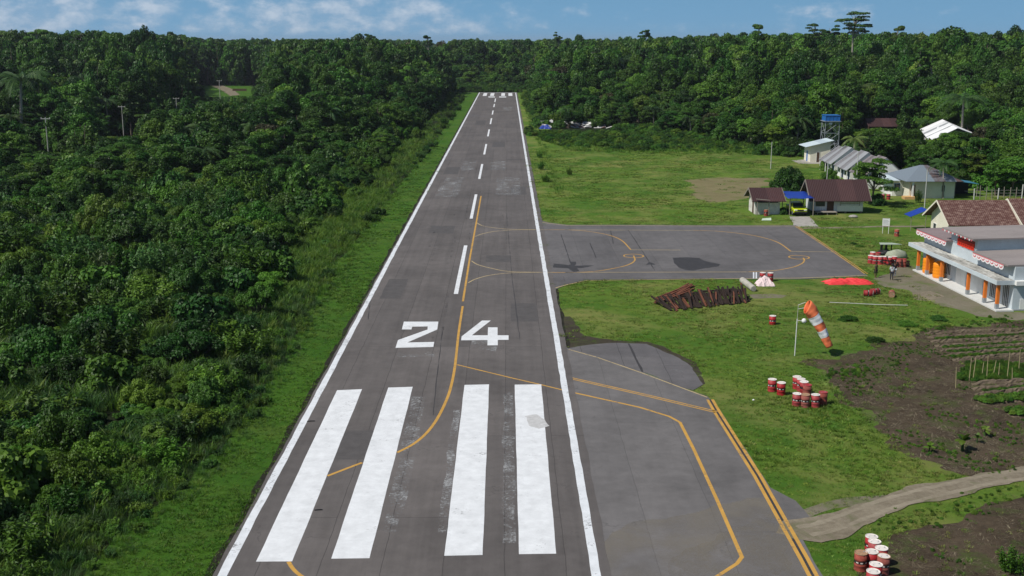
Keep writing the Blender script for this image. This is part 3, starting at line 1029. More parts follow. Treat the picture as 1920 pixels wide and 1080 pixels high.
def roof_gable(mb, x0, x1, y0, y1, eave, ridge, over, axis, end, t=0.09, mi=0):
    """gable slabs; walls at x0..x1,y0..y1; eave = roof plane height at the wall line"""
    if axis == 'x':
        c, h = (y0 + y1) / 2, (y1 - y0) / 2
    else:
        c, h = (x0 + x1) / 2, (x1 - x0) / 2
    sl = (ridge - eave) / h
    lo = eave - over * sl
    poly = [(c - h - over, lo), (c, ridge), (c + h + over, lo), (c + h + over, lo + t), (c, ridge + t * 1.1), (c - h - over, lo + t)]
    if axis == 'x':
        mb.prism(poly, 0, x0 - end, x1 + end, mi)
    else:
        mb.prism(poly, 1, y0 - end, y1 + end, mi)
    return mb


def gable_house(name, label, cat, x0, x1, y0, y1, eave, ridge, axis, over, end, wall, roof, base=0.0, group=None, barge=None):
    cx, cy = (x0 + x1) / 2, (y0 + y1) / 2
    t = thing(name, label, cat, (cx, cy, 0), 0, group)
    X0, X1, Y0, Y1 = x0 - cx, x1 - cx, y0 - cy, y1 - cy
    mb = MB()
    if axis == 'x':
        mb.prism([(Y0, base), (Y1, base), (Y1, eave - 0.012), (0, ridge - 0.012), (Y0, eave - 0.012)], 0, X0, X1)
    else:
        mb.prism([(X0, base), (X1, base), (X1, eave - 0.012), (0, ridge - 0.012), (X0, eave - 0.012)], 1, Y0, Y1)
    mb.build('wall', wall, t)
    r = roof_gable(MB(), X0, X1, Y0, Y1, eave, ridge, over, axis, end).build('roof', roof, t)
    if barge:
        h = (Y1 - Y0) / 2 if axis == 'x' else (X1 - X0) / 2
        sl = (ridge - eave) / h
        w = h + over
        lo = eave - over * sl
        for s in (-1, 1):
            for e in (-1, 1):
                pos = (X0 - end - 0.03 if e < 0 else X1 + end + 0.03) if axis == 'x' else (Y0 - end - 0.03 if e < 0 else Y1 + end + 0.03)
                b = MB()
                if axis == 'x':
                    b.bar((pos, s * w, lo + 0.02), (pos, 0.0, ridge + 0.02), 0.05, 0.2)
                else:
                    b.bar((s * w, pos, lo + 0.02), (0.0, pos, ridge + 0.02), 0.05, 0.2)
                b.build('barge_board', barge, t)
    return t


def opening(parent, kind, face, a0, a1, z0, z1, at, mat='glass', frame='frame', bars=0):
    """a door or window on a wall: face '-y','+y','-x' at coordinate `at` (parent space), frame proud of the wall"""
    f, g = MB(), MB()
    w = 0.06

    def bx(mb, p0, p1, q0, q1, d0, d1):
        if face == '-y':
            mb.box(p0, p1, at - d1, at - d0, q0, q1)
        elif face == '+y':
            mb.box(p0, p1, at + d0, at + d1, q0, q1)
        else:
            mb.box(at - d1, at - d0, p0, p1, q0, q1)
    bx(f, a0, a0 + w, z0, z1, 0.002, 0.06)
    bx(f, a1 - w, a1, z0, z1, 0.002, 0.06)
    bx(f, a0 + w, a1 - w, z1 - w, z1, 0.002, 0.06)
    if kind == 'window':
        bx(f, a0 + w, a1 - w, z0, z0 + w, 0.002, 0.08)
        lo = z0 + w
    else:
        lo = z0
    for i in range(bars):
        c = a0 + (a1 - a0) * (i + 1) / (bars + 1)
        bx(f, c - 0.025, c + 0.025, lo, z1 - w, 0.025, 0.055)
    o = f.build(kind, frame, parent)
    bx(g, a0 + w, a1 - w, lo, z1 - w, 0.003, 0.022)
    g.build('pane' if kind == 'window' else 'door_leaf', mat, o)
    return o


# ------------------------------------------------------------------ terminal
TX, TY, TR_ = 43.8, 117.0, 0.0475
term = thing('terminal_building', 'low pale grey airport terminal with orange pillars under a long flat canopy', 'terminal', (TX, TY, 0), TR_)
m_ = MB()
m_.box(1.3, 14, -4.5, 1.9, 0.12, 4.05)
m_.build('wall', 'bluewall', term)
MB().box(1.304, 14, -10.3, -4.504, 0.12, 5.25).build('wall', 'bluewall', term)
MB().box(1.3, 14, -18.0, -10.304, 0.12, 4.05).build('wall', 'bluewall', term)
MB().box(-0.35, 1.296, -18.4, 0.5, 0.0, 0.13).build('terrace', 'tile', term)
MB().box(1.296, 14, -18.1, 2.0, 0.0, 0.115).build('plinth', 'greypaint', term)
cano = MB()
cano.box(-0.38, 1.294, -18.1, 2.0, 2.42, 2.80).build('canopy', 'bluewall', term)
MB().box(-0.30, 1.29, -18.02, 1.92, 2.803, 2.815).build('canopy_top', 'stained', term)
MB().box(1.30, 2.3, -18.45, -18.01, 2.42, 2.82).build('canopy_end', 'whitewall', term)
for py_ in (0.0, -2.3, -5.8, -11.8, -15.3, -17.75):
    q = MB()
    q.box(-0.135, 0.135, py_ - 0.135, py_ + 0.135, 0.6, 2.418, 0)
    q.box(-0.15, 0.15, py_ - 0.15, py_ + 0.15, 0.132, 0.598, 1)
    q.build('pillar', ['orange', 'greypaint'], term)


def flat_roof(y0, y1, z, name, mt, x0=0.6, rise=0.35):
    q = MB()
    q.prism([(x0, z), (14, z + rise), (14, z + rise + 0.14), (x0, z + 0.14)], 1, y0, y1)
    return q.build(name, mt, term)


flat_roof(-5.0, 2.5, 4.06, 'roof', 'roofmauve')
flat_roof(-10.9, -3.9, 5.26, 'roof', 'roofgrey', 0.55, 0.25)
flat_roof(-17.9, -10.92, 4.07, 'roof', 'roofgrey')


def bunting(y0, y1, z, x, n):
    q = MB()
    q.box(x - 0.02, x, y0, y1, z + 0.04, z + 0.12, 0)
    q.box(x - 0.019, x - 0.001, y0, y1, z - 0.003, z + 0.038, 1)
    st = (y1 - y0) / n
    q.box(x - 0.0185, x - 0.0015, y0, y1, z - 0.16, z - 0.0035, 1)
    for i in range(n):
        c = y0 + st * (i + 0.5)
        o_ = 0.004 * (i % 2)
        arc = [(c + st * 0.56 * math.cos(a), z - 0.09 - st * 0.34 * math.sin(a)) for a in np.linspace(0, math.pi, 13)]
        q.prism(arc, 0, x - 0.034 - o_, x - 0.0215 - o_, 1)
        arc = [(c + st * 0.36 * math.cos(a), z - 0.02 - st * 0.25 * math.sin(a)) for a in np.linspace(0, math.pi, 11)]
        q.prism(arc, 0, x - 0.052, x - 0.041, 0)
        arc = [(c + st * 0.24 * math.cos(a), z - 0.01 - st * 0.15 * math.sin(a)) for a in np.linspace(0, math.pi, 9)]
        q.prism(arc, 0, x - 0.064, x - 0.054, 1)
    return q


b = bunting(-5.0, 2.4, 3.98, 0.58, 8).build('bunting', ['redcloth', 'whitecloth'])
b.location, b.rotation_euler = (TX, TY, 0), (0, 0, TR_)
tag(b, 'scalloped red and white bunting along the far left roof edge of the terminal', 'bunting', 'buntings on the terminal')
b = bunting(-17.2, -11.0, 3.98, 0.58, 7).build('bunting', ['redcloth', 'whitecloth'])
b.location, b.rotation_euler = (TX, TY, 0), (0, 0, TR_)
tag(b, 'scalloped red and white bunting along the near right roof edge of the terminal', 'bunting', 'buntings on the terminal')
q = MB()
for i in range(15):
    q.prism([(-10.8 + i * 0.46, 5.24), (-10.8 + i * 0.46 + 0.4, 5.24), (-10.8 + i * 0.46 + 0.2, 5.06)], 0, 0.51, 0.53, i % 2)
b = q.build('bunting', ['redcloth', 'whitecloth'])
b.location, b.rotation_euler = (TX, TY, 0), (0, 0, TR_)
tag(b, 'thin pink fringe of pennants under the raised middle roof of the terminal', 'bunting', 'buntings on the terminal')
# red raised lettering, illegible at this distance in the photograph: block strokes of the same size and spacing
sg = thing('sign', 'red block lettering on the raised middle part of the terminal front', 'sign', (TX, TY, 0), TR_)
SG = MB()
for i in range(8):
    c = -6.3 - i * 0.46
    x0, x1 = 1.20, 1.29
    SG.box(x0, x1, c - 0.17, c - 0.06, 3.98, 4.66)
    SG.box(x0, x1, c + 0.06, c + 0.17, 3.98, 4.66)
    k_ = (4.56, 4.28, 4.0)[i % 3]
    SG.box(x0 + 0.01, x1 - 0.01, c - 0.06, c + 0.06, k_ - 0.02, k_ + 0.1)
SG.build('lettering', 'signred', sg)
MB().box(1.293, 1.301, -9.8, -6.1, 4.3, 4.9).build('letter_shade', plain('letter_shade_red', (0.33, 0.05, 0.035), 0.6, 0.2), sg)  # shadow on the upper lettering, painted as a thin dark red panel
# shutters, doors and windows on the front
opening(term, 'window', '-x', -5.1, -3.7, 0.5, 2.2, 1.3, bars=3)
opening(term, 'window', '-x', -14.9, -13.6, 0.35, 2.25, 1.3, bars=3)
opening(term, 'door', '-x', -17.4, -16.1, 0.13, 2.25, 1.3, mat='glass', bars=3)
for y0, y1 in ((-8.6, -6.2), (-12.2, -9.0)):
    opening(term, 'door', '-x', y0, y1, 0.13, 2.25, 1.3, mat='whitewall', frame='bluewall')
q = MB().box(2.0, 14, -18.05, -18.004, 0.13, 1.1)
q.build('wainscot', 'whitewall', term)
# orange water tanks on the terrace
for i, (ly, lab) in enumerate(((-1.35, 'orange ribbed water tank on the terminal terrace, farther of two'), (-3.9, 'orange ribbed water tank on the terminal terrace, nearer of two'))):
    c, s = math.cos(TR_), math.sin(TR_)
    lx = 0.55
    t = thing('water_tank', lab, 'water tank', (TX + lx * c - ly * s, TY + lx * s + ly * c, 0.13), 0.2, 'orange water tanks')
    prof = []
    for j in range(14):
        z = 0.08 + j * 0.105
        prof.append((0.58 + (0.02 if j % 3 else -0.015), z))
    MB().lathe([(0.55, 0.0)] + prof + [(0.5, 1.53), (0.3, 1.62), (0.22, 1.63)], 20).build('body', 'tankorange', t, smooth=True)
    MB().lathe([(0.24, 1.632), (0.24, 1.70), (0.20, 1.73)], 14).build('lid', 'tankorange', t, smooth=True)

# ------------------------------------------------------------------ houses
h1 = gable_house('tiled_house', 'cream gabled house with mottled red tile roof behind the terminal', 'house', 54.2, 61.2, 134.5, 141.5, 2.62, 4.62, 'x', 0.85, 0.85, 'cream', 'roofred', barge=M['cream'])
opening(h1, 'window', '-x', 1.6, 2.6, 0.7, 1.5, -3.5)
opening(h1, 'window', '-y', 1.2, 2.0, 1.35, 2.0, -3.5, bars=1)
h2 = gable_house('tiled_house', 'second red-tiled house with cream barge boards, beside the first one at the right picture edge', 'house', 62.9, 74.0, 133.2, 142.2, 2.45, 4.85, 'x', 1.1, 0.9, 'cream', 'roofred', barge=M['cream'])
opening(h2, 'window', '-y', -4.6, -3.4, 0.9, 1.9, -4.5, bars=1)
y_, z_ = 144.0, zat(1722, 402, 144.0)
t = thing('awning', 'small blue tarpaulin awning behind the gable of the red-tiled house', 'awning', (53.2, 144.0, 0))
q = MB()
q.prism([(-1.2, 1.85), (1.0, 2.75), (1.0, 2.79), (-1.2, 1.89)], 1, -1.2, 1.2)
q.build('sheet', 'bluetarp', t)
for sx_ in (-1.05, 0.85):
    MB().tube([(sx_, -1.1, 0), (sx_, -1.1, 1.88 if sx_ < 0 else 2.66)], 0.04).build('pole', 'greywood', t)

wh = gable_house('wooden_house', 'white boarded house with a dark rusty brown roof and raised deck', 'house', 43.7, 50.7, 158.2, 162.6, 2.62, 4.5, 'x', 0.95, 0.85, 'boards', 'roofbrown', base=0.25, barge=M['greywood'])
opening(wh, 'window', '-y', -3.2, -2.0, 2.1, 2.5, -2.2, mat='dark', frame='greywood')
opening(wh, 'window', '-y', -3.3, -1.95, 1.0, 1.95, -2.2, mat='glass', frame='greywood')
opening(wh, 'door', '-y', -1.65, -0.7, 0.3, 2.5, -2.2, mat='wood', frame='wood')
opening(wh, 'window', '-y', 0.62, 1.95, 1.75, 2.5, -2.2, mat='dark', frame='greywood', bars=1)
MB().box(-0.2, 3.4, -2.26, -2.205, 0.3, 1.15).build('lower_panel', 'whitewall', wh)
q = MB()
q.tube([(0.2, -2.5, 1.7), (2.9, -2.5, 1.7)], 0.03).tube([(0.2, -2.5, 1.45), (2.9, -2.5, 1.45)], 0.025)
q.tube([(0.2, -2.5, 1.15), (0.2, -2.5, 1.7)], 0.03).tube([(2.9, -2.5, 1.15), (2.9, -2.5, 1.7)], 0.03).tube([(0.2, -2.5, 1.16), (0.2, -2.25, 1.16)], 0.03).tube([(2.9, -2.5, 1.16), (2.9, -2.25, 1.16)], 0.03)
q.build('rail', 'greywood', wh)
q = MB()
q.box(-3.5, -0.6, -3.9, -2.205, 0.32, 0.40)
for a in (-3.4, -2.0, -0.7):
    q.box(a - 0.05, a + 0.05, -3.85, -3.75, 0, 0.32)
q.build('deck', 'greywood', wh)
for a in (-3.3, -1.1, 1.1, 3.3):
    MB().box(a - 0.12, a + 0.12, -2.1, -1.86, 0, 0.25).build('stilt', 'greywood', wh)

sh_ = gable_house('shed', 'small dirty white shed with dark brown roof and sagging eave board', 'shed', 35.1, 38.6, 157.2, 161.4, 2.35, 3.45, 'x', 0.85, 0.6, 'dirtywall', 'roofbrown', barge=M['greywood'])
opening(sh_, 'window', '-y', -1.6, 1.5, 1.65, 2.25, -2.1, mat='dark', frame='greywood')
opening(sh_, 'door', '-x', -1.3, -0.4, 0.0, 1.9, -1.75, mat='wood', frame='greywood')
MB().bar((-1.9, -3.0, 2.32), (0.0, -3.25, 2.18), 0.28, 0.05).build('eave_board', 'greywood', sh_)
MB().box(-1.68, -1.58, -2.95, -2.85, 0, 2.05).build('post', 'greywood', sh_)
MB().box(-0.05, 0.05, -2.95, -2.85, 0, 2.0).build('post', 'greywood', sh_)

cp = thing('carport', 'open carport of four poles roofed with a blue tarpaulin', 'carport', (41.2, 158.5, 0))
q = MB()
n = 8
for i in range(n + 1):
    for j in range(n + 1):
        u, v_ = i / n, j / n
        q.v.append((-1.95 + 3.75 * u, -3.0 + 5.4 * v_, 2.52 + 0.28 * v_ - 0.16 * math.sin(math.pi * u) * math.sin(math.pi * v_) + 0.03 * math.sin(9 * u + 5 * v_)))
for i in range(n):
    for j in range(n):
        a = i * (n + 1) + j
        q.f.append((a, a + n + 1, a + n + 2, a + 1))
        q.m.append(0)
o = q.build('tarpaulin', 'bluetarp', cp, smooth=True)
sd = o.modifiers.new('thick', 'SOLIDIFY')
sd.thickness = 0.02
for a, b_ in ((-1.4, -2.1), (1.7, -2.95), (-1.4, 2.25), (1.65, 2.25)):
    MB().tube([(a, b_, 0), (a, b_, 2.5 + (0.2 if b_ > 0 else 0))], 0.06, 7).build('pole', 'greywood', cp)


# ------------------------------------------------------------------ car
def make_car(x, y):
    t = thing('parked_car', 'bright lime yellow pickup parked nose out under the blue carport', 'car', (x, y, 0))
    lime = plain('lime_paint', (0.52, 0.62, 0.012), 0.3, 0.04, 1, spec=0.6)
    b_ = MB()
    # side profile (y forward = -y), extruded with tumblehome
    low = [(-2.3, 0.42), (-2.38, 0.75), (-2.25, 0.98), (-1.15, 1.10), (2.35, 1.10), (2.45, 0.75), (2.4, 0.42)]
    b_.prism(low, 0, -0.93, 0.93)
    b_.build('body', lime, t, bevel=0.07)
    cab = MB()
    pr = [(-1.1, 1.08), (-0.35, 1.66), (0.95, 1.68), (1.15, 1.08)]
    n = len(pr)
    vs = [(-0.88 if z < 1.3 else -0.72, y_, z) for y_, z in pr] + [(0.88 if z < 1.3 else 0.72, y_, z) for y_, z in pr]
    cab.add(vs, [tuple(range(n)), tuple(range(n, 2 * n))[::-1]] + [(i, (i + 1) % n, n + (i + 1) % n, n + i) for i in range(n)])
    cab.build('cab', lime, t, bevel=0.05)
    ws = MB()
    ws.add([(-0.74, -1.04, 1.17), (0.74, -1.04, 1.17), (0.64, -0.45, 1.62), (-0.64, -0.45, 1.62), (-0.74, -1.02, 1.15), (0.74, -1.02, 1.15), (0.64, -0.43, 1.60), (-0.64, -0.43, 1.60)],
           [(0, 1, 2, 3), (7, 6, 5, 4), (0, 4, 5, 1), (1, 5, 6, 2), (2, 6, 7, 3), (3, 7, 4, 0)])
    ws.build('windscreen', 'glass', t)
    for s in (-1, 1):
        MB().prism([(-0.7, 1.18), (-0.3, 1.58), (0.85, 1.58), (0.98, 1.18)], 0, s * 0.79 - 0.06, s * 0.79 + 0.06).build('side_window', 'glass', t)
        MB().box(s * 0.66 - 0.2, s * 0.66 + 0.2, -2.40, -2.28, 0.78, 0.95).build('headlight', plain('lamp_glass', (0.75, 0.75, 0.7), 0.1, 0.05), t, bevel=0.03)
        MB().box(s * 1.03 - 0.1, s * 1.03 + 0.1, -0.95, -0.82, 1.12, 1.28).build('mirror', 'black', t, bevel=0.02)
        for yy in (-1.5, 1.55):
            w = MB()
            w.lathe([(0.2, -0.11), (0.33, -0.12), (0.37, -0.08), (0.37, 0.08), (0.33, 0.12), (0.2, 0.11)], 18)
            o = w.build('wheel', 'black', t, (s * 0.84, yy, 0.37), (0, math.pi / 2, 0), smooth=False)
            MB().lathe([(0.05, -0.13), (0.21, -0.125), (0.21, 0.125), (0.05, 0.13)], 14).build('rim', 'steel', o)
    MB().box(-0.42, 0.42, -2.41, -2.30, 0.74, 0.93).build('grille', 'black', t)
    MB().box(-0.9, 0.9, -2.44, -2.28, 0.42, 0.62).build('bumper', 'black', t, bevel=0.03)
    MB().box(-0.25, 0.25, -2.455, -2.442, 0.5, 0.6).build('number_plate', 'black', t)
    return t


make_car(41.1, 157.75)

# ------------------------------------------------------------------ row houses, far houses
M['roofmauverow'] = roof_mat('mauve_grey_sheet_roof', (0.20, 0.175, 0.18), (0.10, 0.085, 0.088), 1.3, 5.0, 0.5, 1)
ORD = ('farthest of the row of six', 'second farthest of the row of six', 'third farthest of the row of six', 'third nearest of the row of six', 'second nearest of the row of six', 'nearest of the row of six, by the hip-roofed house')
for i in range(6):
    yb_ = 214.0 - i * 4.95
    ya = yb_ - 4.05
    dx = (0.25, -0.1, 0.2, -0.15, 0.1, -0.3)[i]
    near_ = i >= 4
    t = gable_house('terrace_house', ('mauve-roofed' if near_ else 'grey-roofed') + ' white terrace house, ' + ORD[i], 'house', 60.1 + dx, 65.9 + dx, ya, yb_, 2.45 + 0.12 * (i % 2), 4.45 + 0.42 * (i % 2) + 0.05 * i, 'y', 0.8, 0.15,
                    'whitewall', 'roofmauverow' if near_ else 'roofrow', group='terrace houses in a row')
    hy = (yb_ - ya) / 2
    opening(t, 'door', '-x', -hy + 0.5, -hy + 1.35, 0.05, 2.05, -2.9, mat='dark', frame='skyblue')
    opening(t, 'window', '-x', -hy + 2.0, -hy + 3.4, 0.9, 1.95, -2.9, mat='glass')
    opening(t, 'window', '-y', -1.6, -0.4, 0.9, 1.95, -hy, mat='glass')
    for a in (-hy + 0.2, hy - 0.2):
        MB().tube([(-3.5, a, 0), (-3.5, a, 2.0)], 0.06, 6).build('porch_post', 'whitewall', t)

hp = thing('hip_roof_house', 'cream house with a patched blue-grey hip roof and a porch', 'house', (66.2, 178.0, 0))
MB().box(-3.5, 3.6, -4.3, 4.2, 0, 2.7).build('wall', 'cream', hp)
MB().box(-5.2, -3.504, -1.5, 4.0, 0, 2.5).build('porch', 'whitewall', hp)


def hip(mb, x0, x1, y0, y1, z0, z1, r0, r1, t=0.08):
    """hip roof with ridge from r0 to r1 (points), eave rectangle at z0"""
    a = [(x0, y0, z0), (x1, y0, z0), (x1, y1, z0), (x0, y1, z0), (x0, y0, z0 + t), (x1, y0, z0 + t), (x1, y1, z0 + t), (x0, y1, z0 + t), (r0[0], r0[1], z1), (r1[0], r1[1], z1)]
    return mb.add(a, [(3, 2, 1, 0), (0, 1, 5, 4), (1, 2, 6, 5), (2, 3, 7, 6), (3, 0, 4, 7), (4, 5, 9, 8) if r1[0] > r0[0] else (4, 5, 8), (5, 6, 9), (6, 7, 8, 9) if r1[0] > r0[0] else (6, 7, 9), (7, 4, 8)])


hip(MB(), -4.4, 4.5, -5.4, 5.0, 2.705, 4.75, (-0.5, 0.0), (0.6, 0.0)).build('roof', 'roofhip', hp)
hip(MB(), -6.2, -4.404, -2.6, 4.6, 2.51, 3.1, (-5.4, 1.0), (-5.2, 1.0)).build('porch_roof', 'rooflight', hp)
opening(hp, 'window', '-y', 1.5, 2.1, 1.0, 2.1, -4.3, mat='glass')
opening(hp, 'door', '-y', -3.3, -2.5, 0.05, 2.2, -4.3, mat='wood', frame='cream')
opening(hp, 'window', '-y', -4.9, -4.0, 0.9, 2.0, -1.5, mat='glass', frame='skyblue')
MB().box(-3.35, -3.1, -5.2, -4.95, 0, 2.7).build('column', 'whitewall', hp)
MB().box(-4.6, -2.4, -5.7, -4.305, 0, 0.42).build('step', plain('orange_tiled_step', (0.60, 0.36, 0.15), 0.7, 0.2), hp)

lt = thing('lean_to', 'dark open lean-to with a blue sheet roof beside the hip-roofed house', 'lean-to', (72.4, 177.6, 0))
MB().prism([(-1.9, 2.45), (2.0, 1.95), (2.0, 2.0), (-1.9, 2.5)], 1, -2.0, 2.2).build('roof', plain('cyan_sheet', (0.05, 0.20, 0.30), 0.5, 0.3), lt)
for a in (-1.7, 1.8):
    for b_ in (-1.8, 2.0):
        MB().tube([(a, b_, 0), (a, b_, 2.4 if a < 0 else 1.97)], 0.07).build('post', 'greywood', lt)
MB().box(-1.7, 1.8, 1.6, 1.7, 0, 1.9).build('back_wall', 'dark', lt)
MB().box(0.2, 1.6, -1.4, -0.7, 0.7, 0.78).build('bench', 'greywood', lt)

sw_ = thing('pump_house', 'small white hut with a pale sloping sheet roof below the water tower', 'hut', (63.3, 229.5, 0))
MB().prism([(-1.9, 0), (2.1, 0), (2.1, 4.2), (-1.9, 3.25)], 1, -2.4, 2.4).build('wall', 'cream', sw_)
MB().prism([(-3.0, 3.05), (2.6, 4.38), (2.6, 4.46), (-3.0, 3.13)], 1, -2.9, 3.0).build('roof', 'rooflight', sw_)
opening(sw_, 'door', '-x', -0.6, 0.6, 0.02, 2.2, -1.9, mat='skyblue', frame='frame')
opening(sw_, 'door', '-y', -0.7, 0.0, 0.02, 2.1, -2.4, mat='wood', frame='frame')
sheet('paving', [(58.5, 224.5), (64.5, 224), (66, 227), (61.3, 232), (58.5, 231)], 0.01, 'concrete', amp=0.1, seed=91, label='pale concrete apron round the pump house')

wt = thing('water_tower', 'blue rectangular water tank on a tall steel frame among the trees', 'water tower', (68.8, 240.0, 0))
for a in (-1.45, 1.45):
    for b_ in (-1.45, 1.45):
        MB().tube([(a * 1.1, b_ * 1.1, 0), (a, b_, 7.35)], 0.07, 6).build('leg', 'steel', wt)
q = MB()
for z0, z1 in ((0.3, 2.6), (2.7, 4.9), (5.0, 7.2)):
    for (a, b_, c_, d_) in ((-1.48, -1.48, 1.48, -1.48), (1.48, -1.48, 1.48, 1.48), (1.48, 1.48, -1.48, 1.48), (-1.48, 1.48, -1.48, -1.48)):
        q.tube([(a, b_, z0), (c_, d_, z1)], 0.035, 5).tube([(c_, d_, z0), (a, b_, z1)], 0.035, 5).tube([(a, b_, z1), (c_, d_, z1)], 0.045, 5)
q.build('brace', 'steel', wt)
MB().box(-1.75, 1.75, -1.75, 1.75, 7.35, 7.5).build('platform', 'steel', wt)
q = MB()
q.box(-1.5, 1.5, -1.5, 1.5, 7.504, 8.6)
for a in (-1.5, -0.75, 0, 0.75, 1.5):
    q.box(a - 0.04, a + 0.04, -1.56, -1.502, 7.52, 8.58)
q.build('tank', 'skyblue', wt)
MB().box(-1.6, 1.6, -1.6, 1.6, 8.604, 8.7).build('lid', 'skyblue', wt)
MB().lathe([(0.02, 6.6), (0.3, 6.7), (0.36, 6.95), (0.3, 7.2), (0.02, 7.3)], 12, (-0.3, -1.2)).build('float_ball', 'whitewall', wt, smooth=True)

hu = gable_house('hut', 'lone brown-roofed hut half hidden in the forest', 'hut', 99.4, 107.0, 309.6, 314.4, 1.6, 3.1, 'x', 0.9, 0.5, 'wood', 'roofbrown')
WRZ = (5.0, 2.5)
rA, rB = G(1767, 223.6, WRZ[0]), G(1796, 240, WRZ[0])
eA, eB = G(1725, 242, WRZ[1]), G(1743, 265, WRZ[1])
wr = thing('barracks', 'long building with a brilliant white sheet roof among trees', 'house', ((rA[0] + eB[0]) / 2, (rA[1] + eB[1]) / 2, 0))
ox, oy = wr.location.x, wr.location.y


def rel(p, z):
    return (p[0] - ox, p[1] - oy, z)


def lerp2(a, b, t):
    return (a[0] + (b[0] - a[0]) * t, a[1] + (b[1] - a[1]) * t)


q = MB()
top = [rel(eA, WRZ[1]), rel(eB, WRZ[1]), rel(rB, WRZ[0]), rel(rA, WRZ[0])]
bot = [(a, b, c - 0.1) for a, b, c in top]
q.add(top + bot, [(0, 1, 2, 3), (7, 6, 5, 4), (0, 4, 5, 1), (1, 5, 6, 2), (2, 6, 7, 3), (3, 7, 4, 0)])
q.build('roof', 'roofwhite', wr)
q = MB()
fA, fB = (2 * rA[0] - eA[0], 2 * rA[1] - eA[1]), (2 * rB[0] - eB[0], 2 * rB[1] - eB[1])
top = [rel(rA, WRZ[0] - 0.004), rel(rB, WRZ[0] - 0.004), rel(fB, WRZ[1]), rel(fA, WRZ[1])]
bot = [(a, b, c - 0.1) for a, b, c in top]
q.add(top + bot, [(0, 1, 2, 3), (7, 6, 5, 4), (0, 4, 5, 1), (1, 5, 6, 2), (2, 6, 7, 3), (3, 7, 4, 0)])
q.build('rear_roof', 'roofwhite', wr)
for t_, w_ in ((0.36, 0.09), (0.66, 0.03)):
    q = MB()
    pts = [(lerp2(eA, eB, t_), WRZ[1]), (lerp2(eA, eB, t_ + w_), WRZ[1]), (lerp2(rA, rB, t_ + w_), WRZ[0]), (lerp2(rA, rB, t_), WRZ[0])]
    q.add([rel(p_, z_ + 0.03) for p_, z_ in pts] + [rel(p_, z_ + 0.012) for p_, z_ in pts], [(0, 1, 2, 3), (7, 6, 5, 4), (0, 4, 5, 1), (1, 5, 6, 2), (2, 6, 7, 3), (3, 7, 4, 0)])
    q.build('weathered_sheet', 'greypaint', wr)
q = MB()
wv = [lerp2(eA, eB, 0.06), lerp2(eA, eB, 0.95), lerp2(fA, fB, 0.95), lerp2(fA, fB, 0.06)]
cen = ((rA[0] + rB[0]) / 2, (rA[1] + rB[1]) / 2)
wv = [lerp2(p_, cen, 0.12) for p_ in wv]
q.add([rel(p_, 0) for p_ in wv] + [rel(p_, 2.6) for p_ in wv] + [rel(lerp2(wv[0], wv[3], 0.5), 4.6), rel(lerp2(wv[1], wv[2], 0.5), 4.6)], [(0, 1, 5, 4), (1, 2, 6, 9, 5), (2, 3, 7, 6), (3, 0, 4, 8, 7), (4, 5, 9, 8), (6, 7, 8, 9)])
q.build('wall', 'whitewall', wr)

# ------------------------------------------------------------------ poles and masts
def pole(px, py_top, y, label, cat='pole', arm=False, r=0.08, mt='galv', name='pole', group=None, x=None):
    xx = xat(px, py_top, y)
    h = zat(px, py_top, y)
    t = thing(name, label, cat, (xx, y, 0), 0, group)
    MB().tube([(0, 0, 0), (0, 0, h)], [r, r * 0.7], 8).build('shaft', mt, t)
    if arm:
        MB().box(-0.95, 0.95, -0.05, 0.05, h - 0.35, h - 0.23).build('crossarm', mt, t)
        q = MB()
        for a in (-0.85, 0, 0.85):
            q.lathe([(0.05, h - 0.23), (0.07, h - 0.12), (0.04, h - 0.02)], 8, (a, 0))
        q.build('insulators', 'whitewall', t)
    return t


for (px_, py_, y_, l_) in ((85, 220, 228, 'grey utility pole with a crossarm, leftmost and nearest in the left forest'), (228, 198, 292, 'grey utility pole with a crossarm, second from the left in the forest'),
                           (330, 183, 345, 'grey utility pole with a crossarm, third from the left in the forest'), (411, 150, 430, 'grey utility pole beside the distant road in the left forest')):
    pole(px_, py_, y_, l_, 'utility pole', True, 0.14, 'palebark' if False else 'galv', 'utility_pole', 'utility poles along the forest road')
pole(1447.5, 266, 215.0, 'thin pale pole standing in the grass field left of the pump house', group='thin poles round the houses')
pole(1552.5, 303, 172.0, 'thin pale pole behind the wooden house, left one of two', group='thin poles round the houses')
pole(1609.5, 284, 172.0, 'thin pale pole behind the wooden house, right one of two', group='thin poles round the houses')
pole(1739, 318, 160.0, 'tall thin pale pole in front of the hip-roofed house', group='thin poles round the houses')

# sign board on two legs
gx, gy = G(1660, 438)
t = thing('notice_board', 'white notice board on two legs in the grass before the red-tiled house', 'sign', (gx, gy, 0), -0.3)
for a in (-0.36, 0.36):
    MB().box(a - 0.03, a + 0.03, -0.03, 0.03, 0, 1.95).build('leg', 'frame', t)
o = MB().box(-0.45, 0.45, -0.055, -0.032, 1.0, 1.95).build('board', 'frame', t)
q = MB()
for i in range(4):
    q.box(-0.34, 0.34 - 0.1 * (i % 2), -0.062, -0.057, 1.22 + i * 0.16, 1.26 + i * 0.16)
q.build('text_lines', 'greypaint', o)

